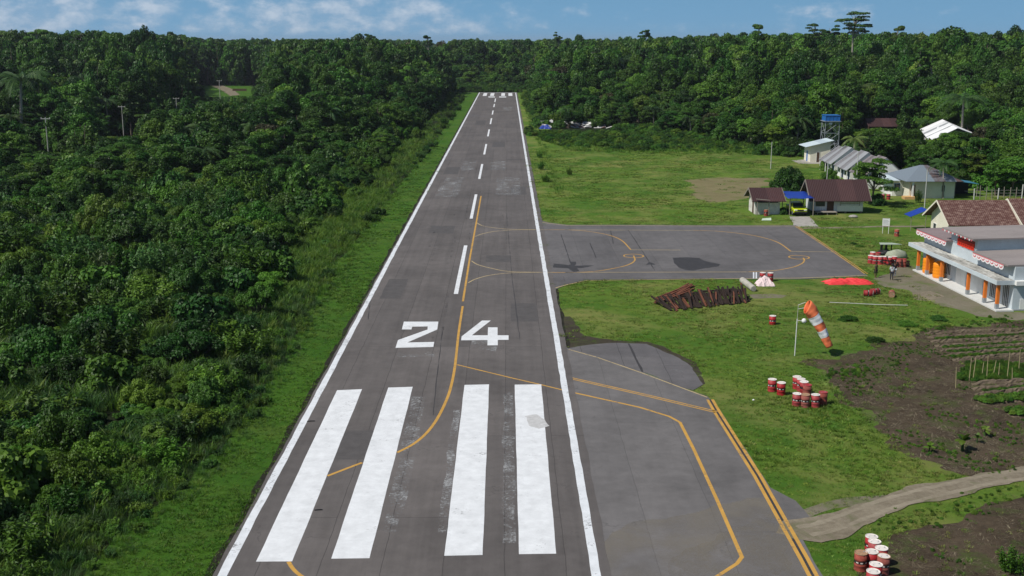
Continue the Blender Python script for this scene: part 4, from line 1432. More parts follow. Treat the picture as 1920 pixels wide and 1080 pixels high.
# ------------------------------------------------------------------ windsock
gx, gy = G(1490, 667)
topz = zat(1497, 571, gy)
ws = thing('windsock', 'orange and white striped windsock drooping from a thin pole on the grass', 'windsock', (gx, gy, 0))
tx = xat(1497, 571, gy) - gx
MB().tube([(0, 0, 0), (tx * 0.62, 0, topz * 0.72)], 0.038, 8).build('pole', 'frame', ws)
MB().tube([(tx * 0.62, 0, topz * 0.72), (tx, 0, topz)], 0.018, 6).build('mast', 'galv', ws)
mz = zat(1508, 575, gy)
mx = xat(1510, 575, gy) - gx
MB().tube([(tx, 0, topz - 0.03), (mx, 0, mz + 0.35)], 0.02, 5).build('arm', 'frame', ws)
MB().tube([(tx, 0, topz - 0.35), (mx - 0.1, 0, mz - 0.1)], 0.02, 5).build('arm', 'frame', ws)
path = []
for i in range(31):
    u = i / 30
    X = mx + 0.12 + 1.85 * (u ** 0.86)
    Z = mz + 0.02 - 3.15 * u + 0.30 * u * (1 - u)
    path.append((X, -0.25 * u, Z))
rad = [0.58 - 0.28 * i / 30 + 0.012 * math.sin(i * 2.1) for i in range(31)]
sk_ = MB()
nn = 18
for i, (p, r_) in enumerate(zip(path, rad)):
    P0, P1 = Vector(path[max(0, i - 1)]), Vector(path[min(30, i + 1)])
    tt = (P1 - P0).normalized()
    if i < 3:
        tt = (tt + Vector((0.6, 0, 0.15)) * (1 - i / 3)).normalized()
    a = tt.cross(Vector((0, 1, 0))).normalized()
    b_ = tt.cross(a).normalized()
    for j in range(nn):
        w = 2 * math.pi * j / nn
        rr = r_ * (1 + 0.07 * math.sin(3 * w + i * 0.45) + 0.05 * math.sin(5 * w - i * 0.8) * (i / 30))
        sk_.v.append(tuple(Vector(p) + a * math.cos(w) * rr * 0.92 + b_ * math.sin(w) * rr))
for i in range(30):
    for j in range(nn):
        q_ = i * nn + j
        r_ = i * nn + (j + 1) % nn
        sk_.f.append((q_, r_, r_ + nn, q_ + nn))
        sk_.m.append(1 if (0.22 <= i / 30 < 0.43 or 0.57 <= i / 30 < 0.76) else 0)
so_ = sk_.build('sock', [plain('windsock_orange', (0.90, 0.215, 0.085), 0.8, 0.08), plain('windsock_white', (0.88, 0.89, 0.91), 0.8, 0.05)], ws, smooth=True)
sm = so_.modifiers.new('thick', 'SOLIDIFY')
sm.thickness = 0.012
gz = zat(1507, 601, gy)
gxx = xat(1507, 601, gy) - gx
q = MB()
q.lathe([(0.02, -0.2), (0.13, -0.15), (0.2, 0), (0.13, 0.15), (0.02, 0.2)], 16, (0, 0))
q.build('lamp_globe', 'frame', ws, (gxx, -0.1, gz), smooth=True)
MB().tube([(tx * 0.8, 0, gz), (gxx - 0.17, -0.09, gz)], 0.02, 5).build('lamp_arm', 'frame', ws)

# ------------------------------------------------------------------ oil drums
def drum_mesh():
    b_ = MB()
    R_ = 0.29
    prof = [(R_, 0.0), (R_ + 0.012, 0.02), (R_, 0.04), (R_, 0.27), (R_ + 0.014, 0.29), (R_, 0.31), (R_, 0.57), (R_ + 0.014, 0.59), (R_, 0.61), (R_, 0.858)]
    b_.lathe(prof, 22)
    band_ = MB()
    band_.lathe([(R_ + 0.004, 0.40), (R_ + 0.004, 0.53)], 22, cap=False)
    mark = MB()
    for a0 in (3.5, 4.2, 5.0, 0.6, 1.8):
        arc = []
        for i in range(4):
            w = a0 + i * 0.13
            arc.append(((R_ + 0.007) * math.cos(w), (R_ + 0.007) * math.sin(w)))
        for i in range(3):
            (xa, ya), (xb, yb) = arc[i], arc[i + 1]
            mark.add([(xa, ya, 0.43), (xb, yb, 0.43), (xb, yb, 0.49), (xa, ya, 0.49)], [(0, 1, 2, 3)])
    lid = MB()
    lid.lathe([(R_ - 0.016, 0.862), (R_ - 0.016, 0.868), (0.02, 0.868)], 22)
    rim = MB()
    rim.lathe([(R_ + 0.014, 0.862), (R_ + 0.014, 0.886), (R_ - 0.014, 0.886), (R_ - 0.014, 0.862)], 22, cap=False)
    bung = MB()
    bung.lathe([(0.035, 0.868), (0.035, 0.885), (0.01, 0.888)], 10, (0.17, 0.05)).lathe([(0.02, 0.868), (0.02, 0.882), (0.01, 0.884)], 8, (-0.16, -0.08))
    return b_, band_, mark, lid, rim, bung


_b = drum_mesh()
DM = {}
for kind, mt, lidm in (('new', 'drumred', 'drumwhite'), ('rusty', 'drumrust', 'drumlidrust'), ('red', 'drumrust', 'drumred'), ('bandless', 'drumred', 'drumwhite')):
    DM[kind] = [_b[0].mesh('body', mt, True), _b[1].mesh('band', 'black', True), _b[2].mesh('marking', 'drumwhite'), _b[3].mesh('lid', lidm), _b[4].mesh('rim', lidm, True), _b[5].mesh('bung', 'steel')]
    for me in DM[kind]:
        if me.name.startswith('body'):
            for p_ in me.polygons:
                if abs(p_.normal.z) > 0.9:
                    p_.use_smooth = False


def drum(x, y, label, kind='new', rz=None, lay=None, group='red oil drums', z=0.0, sc=1.0):
    t = thing('oil_drum', label, 'drum', (x, y, z), rz if rz is not None else random.uniform(0, 6.28), group)
    ms = DM[kind]
    ob = {}
    for nm, me in zip(('body', 'band', 'marking', 'lid', 'rim', 'bung'), ms):
        if kind in ('red', 'bandless') and nm in ('marking',):
            continue
        if kind == 'red' and nm == 'band':
            continue
        o = bpy.data.objects.new(nm, me)
        COL.objects.link(o)
        ob[nm] = o
        o.parent = {'marking': ob.get('band'), 'bung': ob.get('lid'), 'rim': ob.get('lid')}.get(nm) or t
    if lay is not None:
        t.rotation_euler = (math.pi / 2, 0, lay)
        t.location.z = 0.30
    else:
        t.rotation_euler = (random.uniform(-0.03, 0.03), random.uniform(-0.03, 0.03), t.rotation_euler.z)
    t.scale = (sc, sc, sc)
    return t


GD = 'drums standing on the grass beside the turning pad'
z2 = lambda a, b: (1430 + a / 13.5, 695 + b / 13.5)
for (a, b_, k, l_) in ((245, 215, 'new', 'red drum with white lid, left one of the pair apart from the others'), (480, 300, 'new', 'red drum with white lid, right one of the pair apart from the others'),
                       (880, 148, 'new', 'red white-lidded drum, farthest in the back line of the mid grass cluster'), (985, 208, 'new', 'red white-lidded drum, second in the back line of the mid grass cluster'),
                       (1058, 272, 'bandless', 'red white-lidded drum, third in the back line of the mid grass cluster'), (1128, 352, 'red', 'plain red drum with red lid, nearest in the back line of the mid grass cluster'),
                       (865, 578, 'new', 'red white-lidded drum, leftmost in the front line of the mid grass cluster'), (1090, 598, 'rusty', 'faded brownish drum, middle of the front line of the mid grass cluster'),
                       (1345, 605, 'new', 'red white-lidded drum, right end of the front line of the mid grass cluster'), (1535, 540, 'red', 'plain dark red drum behind the front line of the mid grass cluster')):
    gx, gy = G(*z2(a, b_), 0.88)
    drum(gx, gy, l_, k, rz=random.uniform(-0.3, 0.3), group=GD)
z12 = lambda a, b: (1590 + a / 12, 990 + b / 12)
GN_ = 'drums clustered beside the gravel track'
for (a, b_, k, l_) in ((535, 185, 'new', 'red white-lidded drum nearest the gravel track, farthest of the front corner cluster'), (610, 300, 'new', 'red white-lidded drum second from the track in the front corner cluster'),
                       (762, 445, 'new', 'red white-lidded drum third from the track in the front corner cluster'), (545, 522, 'bandless', 'red white-lidded drum in the middle of the front corner cluster'),
                       (300, 545, 'rusty', 'red drum with a rust-stained lid, leftmost of the front corner cluster'), (800, 622, 'rusty', 'orange-rusted drum with pale lid, rightmost of the front corner cluster'),
                       (625, 812, 'new', 'red white-lidded drum second nearest in the front corner cluster'), (565, 968, 'new', 'red white-lidded drum nearest the camera in the front corner cluster')):
    gx, gy = G(*z12(a, b_), 0.88)
    t = drum(gx, gy, l_, k, rz=random.uniform(-0.3, 0.3), group=GN_)
    if k == 'rusty' and a == 800:
        for o in t.children:
            if o.name.startswith('lid'):
                o.data = DM['new'][3]
gx, gy = G(1448.3, 608)
drum(gx, gy, 'lone red drum standing half sunk in the grass left of the windsock', 'new', 0.1, z=-0.12)
zt = lambda a, b: (1610 + a / 10.8, 440 + b / 10.8)
GT = 'drums lined up at the apron corner'
for (a, b_, k, l_) in ((285, 352, 'new', 'red drum with white lid, back left of the apron corner cluster'), (395, 362, 'red', 'dull red drum, back middle of the apron corner cluster'),
                       (245, 420, 'new', 'red white-lidded drum, left end of the front row at the apron corner'), (335, 436, 'new', 'red white-lidded drum, second of the front row at the apron corner'),
                       (440, 440, 'new', 'red white-lidded drum, third of the front row at the apron corner'), (530, 440, 'bandless', 'red white-lidded drum, fourth of the front row at the apron corner'),
                       (625, 452, 'bandless', 'red drum, fifth of the front row at the apron corner'), (730, 438, 'new', 'red white-lidded drum, sixth of the front row at the apron corner'),
                       (830, 492, 'red', 'dark red lidless-looking drum, seventh of the front row at the apron corner'), (922, 492, 'red', 'dark red drum, right end of the front row at the apron corner')):
    gx, gy = G(*zt(a, b_), 0.88)
    drum(gx, gy, l_, k, rz=random.uniform(-0.3, 0.3), group=GT)
gx, gy = G(1430, 511, 0.88)
drum(gx, gy, 'red drum at the apron edge behind the draped cloth, left one', 'new', 0, group='drums at the apron edge')
gx, gy = G(1445, 511.5, 0.88)
drum(gx, gy, 'red drum at the apron edge behind the draped cloth, right one', 'new', 0.2, group='drums at the apron edge')
gx, gy = G(1618, 556)
drum(gx + 0.1, gy + 0.2, 'red drum lying on its side, near one of the fallen pair', 'new', lay=1.25, group='drums lying on the grass')
drum(gx + 1.0, gy + 0.75, 'red drum lying on its side, far one of the fallen pair', 'new', lay=1.9, group='drums lying on the grass')
gx, gy = G(1674, 556)
drum(gx, gy + 0.3, 'drum lying on its side with its pale end towards the apron', 'rusty', lay=-0.35, group='drums lying on the grass')
gx, gy = G(1681, 443)
drum(gx, gy, 'rusty brown drum standing alone near the white notice board', 'rusty')
gx, gy = G(1436, 405)
drum(gx, gy, 'dull reddish drum leaning by the front wall of the shed', 'rusty')
for px_, l_ in ((1655, 'red drum by the porch of the hip-roofed house, left one'), (1665.5, 'red drum by the porch of the hip-roofed house, right one')):
    gx, gy = G(px_, 374)
    drum(gx, gy, l_, 'bandless', group='drums by the porch')

# pale dome-shaped tank, tyre stack and metal table behind the drums
gx, gy = G(1686, 488)
t = thing('covered_heap', 'pale greenish sheet draped over a low heap behind the drums', 'covered heap', (gx, gy + 1.2, 0))
q = MB()
q.lathe([(0.95, 0), (0.92, 0.35), (0.75, 0.75), (0.35, 0.92), (0.02, 0.95)], 18)
for i, v_ in enumerate(q.v):
    w = math.atan2(v_[1], v_[0])
    k_ = 1 + 0.1 * math.sin(3 * w + 1) + 0.04 * math.sin(9 * w)
    q.v[i] = (v_[0] * 1.3 * k_, v_[1] * 0.9 * k_, v_[2] * (1 + 0.08 * math.sin(2 * w)))
q.build('sheet', plain('greenish_sheet', (0.33, 0.36, 0.27), 0.8, 0.3, 2), t, smooth=True)
gx, gy = G(1663, 481)
t = thing('tyre', 'black tyre lying behind the row of red drums', 'tyre', (gx, gy + 1.2, 0))
q = MB()
q.lathe([(0.32, 0.02), (0.6, 0.0), (0.7, 0.12), (0.7, 0.3), (0.6, 0.42), (0.32, 0.4), (0.30, 0.2), (0.32, 0.02)], 22, cap=False)
q.build('tread', 'black', t, smooth=True)
gx, gy = G(1656, 474)
zt_ = zat(1656, 457, gy)
t = thing('metal_table', 'pale green metal sheet table on two dark legs behind the drums', 'table', (gx, gy, 0))
MB().prism([(-0.55, -0.45), (2.0, -0.35), (1.2, 0.7), (-0.3, 0.8)], 2, zt_ - 0.05, zt_).build('tabletop', plain('pale_green_metal', (0.36, 0.43, 0.34), 0.6, 0.2), t)
for a in (-0.25, 0.3):
    MB().box(a - 0.1, a + 0.1, -0.12, 0.12, 0, zt_ - 0.052).build('leg', 'black', t)
MB().box(1.0, 1.1, 0.35, 0.45, 0, zt_ - 0.052).build('leg', 'black', t)
gx, gy = G(1708, 503)
q = MB()
r3 = np.random.default_rng(3)
for i in range(26):
    a = r3.uniform(0, 6.28)
    d_ = 0.9 * r3.random() ** 0.5
    p0 = Vector((1.6 * d_ * math.cos(a), d_ * math.sin(a), 0.45 * (1 - d_) * r3.random() + 0.1))
    q.bar(p0, p0 + Vector(r3.normal(size=3)) * 0.35, 0.12, 0.12)
o = q.build('scrap_pile', 'timberdark', None, (gx - 0.8, gy + 1.2, 0.0))
tag(o, 'low dark pile of scrap between the drums and the terminal', 'scrap pile')


# ------------------------------------------------------------------ cloths, logs, pipe
def drape(name, label, cat, cx, cy, lx, ly, h, mt, seed, n=44, sag=0.5):
    r_ = np.random.default_rng(seed)
    ph = r_.uniform(0, 6.28, 8)
    q = MB()
    for i in range(n + 1):
        for j in range(n + 1):
            u, v_ = 2 * i / n - 1, 2 * j / n - 1
            e = max(abs(u), abs(v_))
            prof = 1 - max(0.0, (e - sag) / (1 - sag)) ** 1.6
            z = h * prof * (0.72 + 0.1 * math.sin(23 * u + 9 * v_ + ph[5]) + 0.06 * math.sin(31 * v_ - 14 * u + ph[6]) + 0.18 * math.sin(5 * u + ph[0]) * math.sin(3 * v_ + ph[1])) + 0.05 * h * math.sin(17 * u + ph[2] + 4 * v_) * prof
            w = 1 + 0.06 * math.sin(7 * math.atan2(v_, u) + ph[3]) + 0.04 * math.sin(13 * math.atan2(v_, u) + ph[4])
            q.v.append((lx / 2 * u * w, ly / 2 * v_ * w, max(0.012, z)))
    for i in range(n):
        for j in range(n):
            a = i * (n + 1) + j
            q.f.append((a, a + n + 1, a + n + 2, a + 1))
            q.m.append(0)
    o = q.build(name, mt, None, (cx, cy, 0.0), smooth=True)
    return tag(o, label, cat)


gx, gy = G(1593, 533)
drape('tarpaulin', 'crumpled red tarpaulin over a long low load at the apron edge', 'tarpaulin', gx, gy + 0.5, 4.7, 1.7, 0.52, 'redtarp', 3)
gx, gy = G(1437, 537)
drape('cloth', 'pinkish white cloth draped over something in front of two red drums', 'cloth', gx, gy + 0.7, 1.75, 1.5, 0.95, 'pinkcloth', 5, sag=0.25)
a, b_ = G(1391, 530), G(1413, 547)
q = MB()
A, B = Vector((a[0], a[1], 0.3)), Vector((b_[0], b_[1], 0.3))
q.tube([A, A.lerp(B, 0.04), A.lerp(B, 0.96), B], [0.26, 0.31, 0.30, 0.27], 14)
o = q.build('concrete_pipe', plain('pale_concrete', (0.42, 0.40, 0.35), 0.9, 0.35, 2), None, smooth=False)
tag(o, 'pale concrete pipe lying beside the dark timber pile', 'pipe')
pa = [G(1555, 568, 0.1), G(1600, 570, 0.1), G(1645, 572.3, 0.1), G(1702, 573.5, 0.1)]
o = MB().tube([(p[0], p[1], 0.16) for p in pa], 0.035, 8).build('water_pipe', 'galv')
tag(o, 'thin white water pipe lying across the grass', 'pipe')
x_, y_ = G(1437, 413)
q = MB()
q.add([(-0.75, -0.3, 0.03), (0.6, -0.35, 0.05), (0.7, 0.35, 0.28), (-0.5, 0.25, 0.2), (-0.75, -0.3, 0.0), (0.6, -0.35, 0.0), (0.7, 0.35, 0.2), (-0.5, 0.25, 0.12)], [(0, 1, 2, 3), (4, 5, 6, 7), (0, 4, 5, 1), (1, 5, 6, 2), (2, 6, 7, 3), (3, 7, 4, 0)])
o = q.build('metal_sheet', plain('pale_green_sheet', (0.48, 0.58, 0.46), 0.6, 0.2), None, (x_, y_, 0.02))
tag(o, 'bent pale green metal sheet on the grass in front of the shed', 'metal sheet')
x_, y_ = G(1600, 408)
q = MB()
q.lathe([(0.42, 0.0), (0.5, 0.15), (0.35, 0.33), (0.1, 0.4), (0.02, 0.41)], 12)
for i, v_ in enumerate(q.v):
    w = math.atan2(v_[1], v_[0])
    q.v[i] = (v_[0] * 1.3 * (1 + 0.15 * math.sin(3 * w)), v_[1] * 0.8, v_[2])
o = q.build('boulder', 'concrete', None, (x_, y_, 0.0))
tag(o, 'pale grey boulder in front of the wooden house', 'boulder')
for (px_, py_, s_, l_) in ((583, 792, 0.5, 'short dark stick on the runway beside the leftmost white stripe, farther one'), (597, 959, 0.42, 'short dark stick on the runway beside the leftmost white stripe, nearer one')):
    x_, y_ = G(px_, py_)
    o = MB().tube([(-s_ / 2, 0, 0.03), (0, 0.03, 0.04), (s_ / 2, 0.06, 0.03)], 0.028, 6).build('stick', 'black', None, (x_, y_, 0.055))
    tag(o, l_, 'stick')
x_, y_ = G(1412, 752)
o = MB().add([(-0.07, -0.05, 0.02), (0.08, -0.04, 0.03), (0.06, 0.06, 0.08), (-0.05, 0.05, 0.06), (0, 0, 0.0)], [(0, 1, 2, 3), (0, 4, 1), (1, 4, 2), (2, 4, 3), (3, 4, 0)]).build('scrap_paper', 'frame', None, (x_, y_, 0.05))
tag(o, 'small white scrap on the grass beside the turning pad', 'scrap')

# ------------------------------------------------------------------ timber pile
TP = np.random.default_rng(14)
GTm = 'timbers of the pile on the grass'
n = 74
for i in range(n):
    u = i / (n - 1)
    px_ = 1256 + 148 * u + TP.uniform(-2, 2)
    pyb = 583 - 17 * u + TP.uniform(-3, 3)
    x_, y_ = G(px_, pyb)
    ln = TP.uniform(1.5, 2.2) if u > 0.2 else TP.uniform(2.0, 2.9)
    dx = 0.9 * (u - 0.6) + TP.normal() * 0.6
    zt_ = TP.uniform(0.25, 1.0) + 0.4 * u + 0.15 * math.sin(math.pi * min(1, u * 1.15)) * (1 if u > 0.25 else 0.6)
    p0 = Vector((x_, y_, 0.06))
    p1 = Vector((x_ - 0.30 + dx * 0.5, y_ + ln, zt_))
    w = TP.uniform(0.11, 0.19)
    o = MB().bar(p0 - p0, p1 - p0, w, TP.uniform(0.07, 0.12)).build('timber', 'timberdark' if TP.random() < 0.78 else 'timberred', None, p0)
    tag(o, 'dark rough timber propped in the long pile on the grass', 'timber', GTm)
for i in range(46):                                              # the core the others lean on
    u = TP.random()
    x_, y_ = G(1275 + 118 * u, 572 - 16 * u)
    z_ = TP.uniform(0.12, 0.62) * (0.5 + 0.5 * math.sin(math.pi * (0.15 + 0.75 * u)))
    a = TP.uniform(-0.25, 0.25)
    l_ = TP.uniform(0.9, 1.5)
    o = MB().bar((-l_ / 2 * math.cos(a), -l_ / 2 * math.sin(a), -0.04), (l_ / 2 * math.cos(a), l_ / 2 * math.sin(a), 0.05), 0.14, 0.12).build('timber', 'timberdark', None, (x_, y_ + TP.uniform(0.5, 2.0), z_))
    tag(o, 'dark timber lying crosswise inside the long pile', 'timber', 'crosswise timbers of the pile')
for i in range(26):
    u = TP.random()
    a, b_ = (1226 + 24 * TP.random(), 571 - 12 * u + TP.uniform(-2, 2)), (1283 + 20 * TP.random(), 556 - 9 * u + TP.uniform(-3, 5))
    p0, p1 = G(*a), G(*b_)
    o = MB().bar((0, 0, 0), (p1[0] - p0[0], p1[1] - p0[1], 0.35 + 0.45 * TP.random()), 0.15, 0.06).build('plank', 'timberred', None, (p0[0], p0[1], 0.06 + 0.12 * TP.random()))
    tag(o, 'reddish plank fanned out at the left end of the timber pile', 'plank', 'reddish planks of the pile')

# ------------------------------------------------------------------ scrap heap by the far forest edge
SP = np.random.default_rng(8)
smat = [plain('scrap_pale', (0.50, 0.50, 0.48), 0.8, 0.3), plain('scrap_grey', (0.25, 0.25, 0.26), 0.8, 0.3), plain('scrap_brown', (0.16, 0.08, 0.065), 0.9, 0.4), plain('scrap_white', (0.66, 0.66, 0.64), 0.8, 0.2)]
snam = ('pale', 'grey', 'rusty brown', 'white')
for i in range(64):
    left = i < 18
    px_ = SP.uniform(1010, 1032) if left else (SP.uniform(1056, 1110) if i < 54 else SP.uniform(1110, 1142))
    py_ = SP.uniform(216, 240) if left else SP.uniform(224, 241)
    yy = np.interp(py_, [214, 242], [324, 317.5])
    x_, z_ = xat(px_, py_, yy), min(1.5, max(0.12, zat(px_, py_, yy) * 0.7))
    k_ = int(SP.integers(0, 4))
    l_, w_ = SP.uniform(1.2, 2.9), SP.uniform(0.25, 0.9)
    a, tl = SP.uniform(-0.7, 0.7), SP.uniform(-0.35, 0.35)
    o = MB().box(-l_ / 2, l_ / 2, -w_ / 2, w_ / 2, -0.03, 0.03).build('scrap_sheet', smat[k_], None, (x_, yy, z_), (SP.uniform(0.1, 0.9), tl, a))
    tag(o, '%s sheet of scrap in the %s far heap beside the forest' % (snam[k_], 'left end of the' if left else 'middle of the'), 'scrap', '%s scrap sheets of the far heap, %s' % (snam[k_], 'left' if left else 'middle'))
drape('tarpaulin', 'small bright blue tarpaulin at the left end of the far scrap heap', 'tarpaulin', xat(1022, 240, 316.5), 316.5, 3.2, 2.6, 1.3, 'bluetarp', 9, sag=0.2)

# ------------------------------------------------------------------ far road and wall
sheet('road', GP((388, 155.2), (408, 157), (436, 167), (450, 178), (432, 180), (415, 169), (392, 159)), 0.03, 'track', amp=0.5, step=3, label='short piece of pale road showing far off in the left forest', seed=3)
sheet('road_bank', GP((380, 150), (470, 158), (485, 185), (380, 185)), 0.0, 'lawnL', amp=2, step=4, label='grassy bank beside the far road', seed=3)
x0_, x1_ = xat(436, 170, 560), xat(462, 170, 560)
o = MB().box(x0_, x1_, 560, 560.6, 0, zat(436, 166.5, 560)).build('wall', 'wood')
tag(o, 'low brown wall beside the far road in the left forest', 'wall')

# ------------------------------------------------------------------ garden
def bed(pxa, pxb, w, h, label, seed):
    a, b_ = G(*pxa), G(*pxb)
    d_ = np.array(b_) - np.array(a)
    b_ = np.array(a) + d_ * 1.5
    L_ = np.linalg.norm(np.array(b_) - a)
    n = int(L_ / 0.22)
    r_ = np.random.default_rng(seed)
    dirv = (np.array(b_) - a) / L_
    nv = np.array([-dirv[1], dirv[0]])
    q = MB()
    prof = [(-0.62, 0.0), (-0.42, 0.55), (-0.2, 0.95), (0.15, 1.0), (0.42, 0.6), (0.62, 0.0)]
    for i in range(n + 1):
        c = np.array(a) + dirv * L_ * i / n
        end = min(1.0, i / 3.0, (n - i) / 3.0)
        off = 0.12 * math.sin(i * 0.13 + seed)
        for u, z in prof:
            p = c + nv * (u * w + off + r_.normal() * 0.035)
            q.v.append((p[0], p[1], max(-0.02, z * h * (0.25 + 0.75 * end) + r_.normal() * 0.028 * (z > 0)) + 0.002))
    m__ = len(prof)
    for i in range(n):
        for j in range(m__ - 1):
            a_ = i * m__ + j
            q.f.append((a_, a_ + m__, a_ + m__ + 1, a_ + 1))
            q.m.append(0)
    o = q.build('garden_bed', 'bed', None)
    tag(o, label, 'garden bed', 'raised beds of the garden')
    return np.array(a), np.array(b_)


BEDS = [((1732, 627), (1920, 618), 0.34, 0.20, 'farthest soil ridge along the grass edge of the garden'),
        ((1738, 634), (1920, 625), 0.34, 0.20, 'second farthest soil ridge of the garden'),
        ((1745, 642), (1920, 632.5), 0.34, 0.20, 'third farthest soil ridge of the garden'),
        ((1752, 650), (1920, 640), 0.34, 0.20, 'fourth farthest soil ridge of the garden'),
        ((1760, 658), (1920, 648), 0.34, 0.20, 'fifth farthest soil ridge of the garden'),
        ((1770, 667), (1920, 656), 0.34, 0.20, 'sixth farthest soil ridge, behind the staked plants'),
        ((1784, 677), (1920, 665), 0.34, 0.20, 'soil ridge at the back edge of the staked plants'),
        ((1822, 722), (1920, 715), 0.34, 0.24, 'soil ridge just in front of the staked plants'),
        ((1824, 732), (1920, 722.5), 0.34, 0.24, 'soil ridge second in front of the staked plants'),
        ((1828, 742), (1920, 731), 0.34, 0.24, 'soil ridge just behind the bright green crop'),
        ((1831, 755), (1920, 748), 0.8, 0.16, 'raised bed covered in bright green leafy crop, farther one'),
        ((1888, 778), (1925, 774), 0.8, 0.16, 'raised bed covered in bright green leafy crop, nearer one')]
bl = [bed(*b_, seed=i) for i, b_ in enumerate(BEDS)]
for i, (xa, yb_, yt_) in enumerate(((1792, 728, 688), (1817, 714, 672), (1824, 714, 671), (1850, 711, 666), (1888, 713, 660), (1898, 714, 690), (1910, 698, 655), (1841, 706, 680), (1862, 706, 676), (1872, 708, 680))):
    gx, gy = G(xa, yb_)
    h_ = zat(xa, yt_, gy)
    o = MB().tube([(0, 0, 0), (TP.uniform(-0.08, 0.14), TP.uniform(-0.06, 0.06), h_)], [0.035, 0.022], 6).build('stake', 'bamboo', None, (gx, gy, 0))
    tag(o, 'pale bamboo stake standing among the garden plants', 'stake', 'bamboo stakes in the garden')

# fence at the forest edge
fx = [G(1826, 374), G(1858, 373), G(1890, 373), G(1925, 373)]
t = thing('fence', 'grey post and wire fence right of the lean-to', 'fence', (fx[0][0], fx[0][1], 0))
FR = np.random.default_rng(2)
for i in range(12):
    u = i / 11
    x_ = fx[0][0] + (fx[3][0] + 2 - fx[0][0]) * u
    y_ = fx[0][1] + (fx[3][1] - fx[0][1]) * u
    hh = FR.uniform(1.5, 2.3)
    MB().tube([(x_ - fx[0][0], y_ - fx[0][1], 0), (x_ - fx[0][0] + FR.uniform(-0.1, 0.1), y_ - fx[0][1], hh)], 0.06 if i % 4 else 0.1, 6).build('post', 'greywood' if i % 4 else 'galv', t)
q = MB()
for z_ in (0.5, 0.95, 1.4):
    q.tube([(0, 0, z_), (fx[3][0] + 2 - fx[0][0], fx[3][1] - fx[0][1], z_)], 0.012, 4)
q.build('wire', 'galv', t)


# ------------------------------------------------------------------ people
def skin_mesh(name, verts, edges, mt, parent=None, sub=1):
    me = bpy.data.meshes.new(name)
    bm = bmesh.new()
    lay = bm.verts.layers.skin.verify()
    vs = []
    for i, (p, r_) in enumerate(verts):
        v_ = bm.verts.new(p)
        rr = r_ if isinstance(r_, tuple) else (r_, r_)
        v_[lay].radius = rr
        v_[lay].use_root = (i == 0)
        vs.append(v_)
    for a, b_ in edges:
        bm.edges.new((vs[a], vs[b_]))
    bm.to_mesh(me)
    bm.free()
    o = bpy.data.objects.new(name, me)
    COL.objects.link(o)
    o.modifiers.new('skin', 'SKIN').use_smooth_shade = True
    sb = o.modifiers.new('sub', 'SUBSURF')
    sb.levels = sb.render_levels = sub
    me.materials.append(M[mt] if isinstance(mt, str) else mt)
    o.parent = parent
    return o


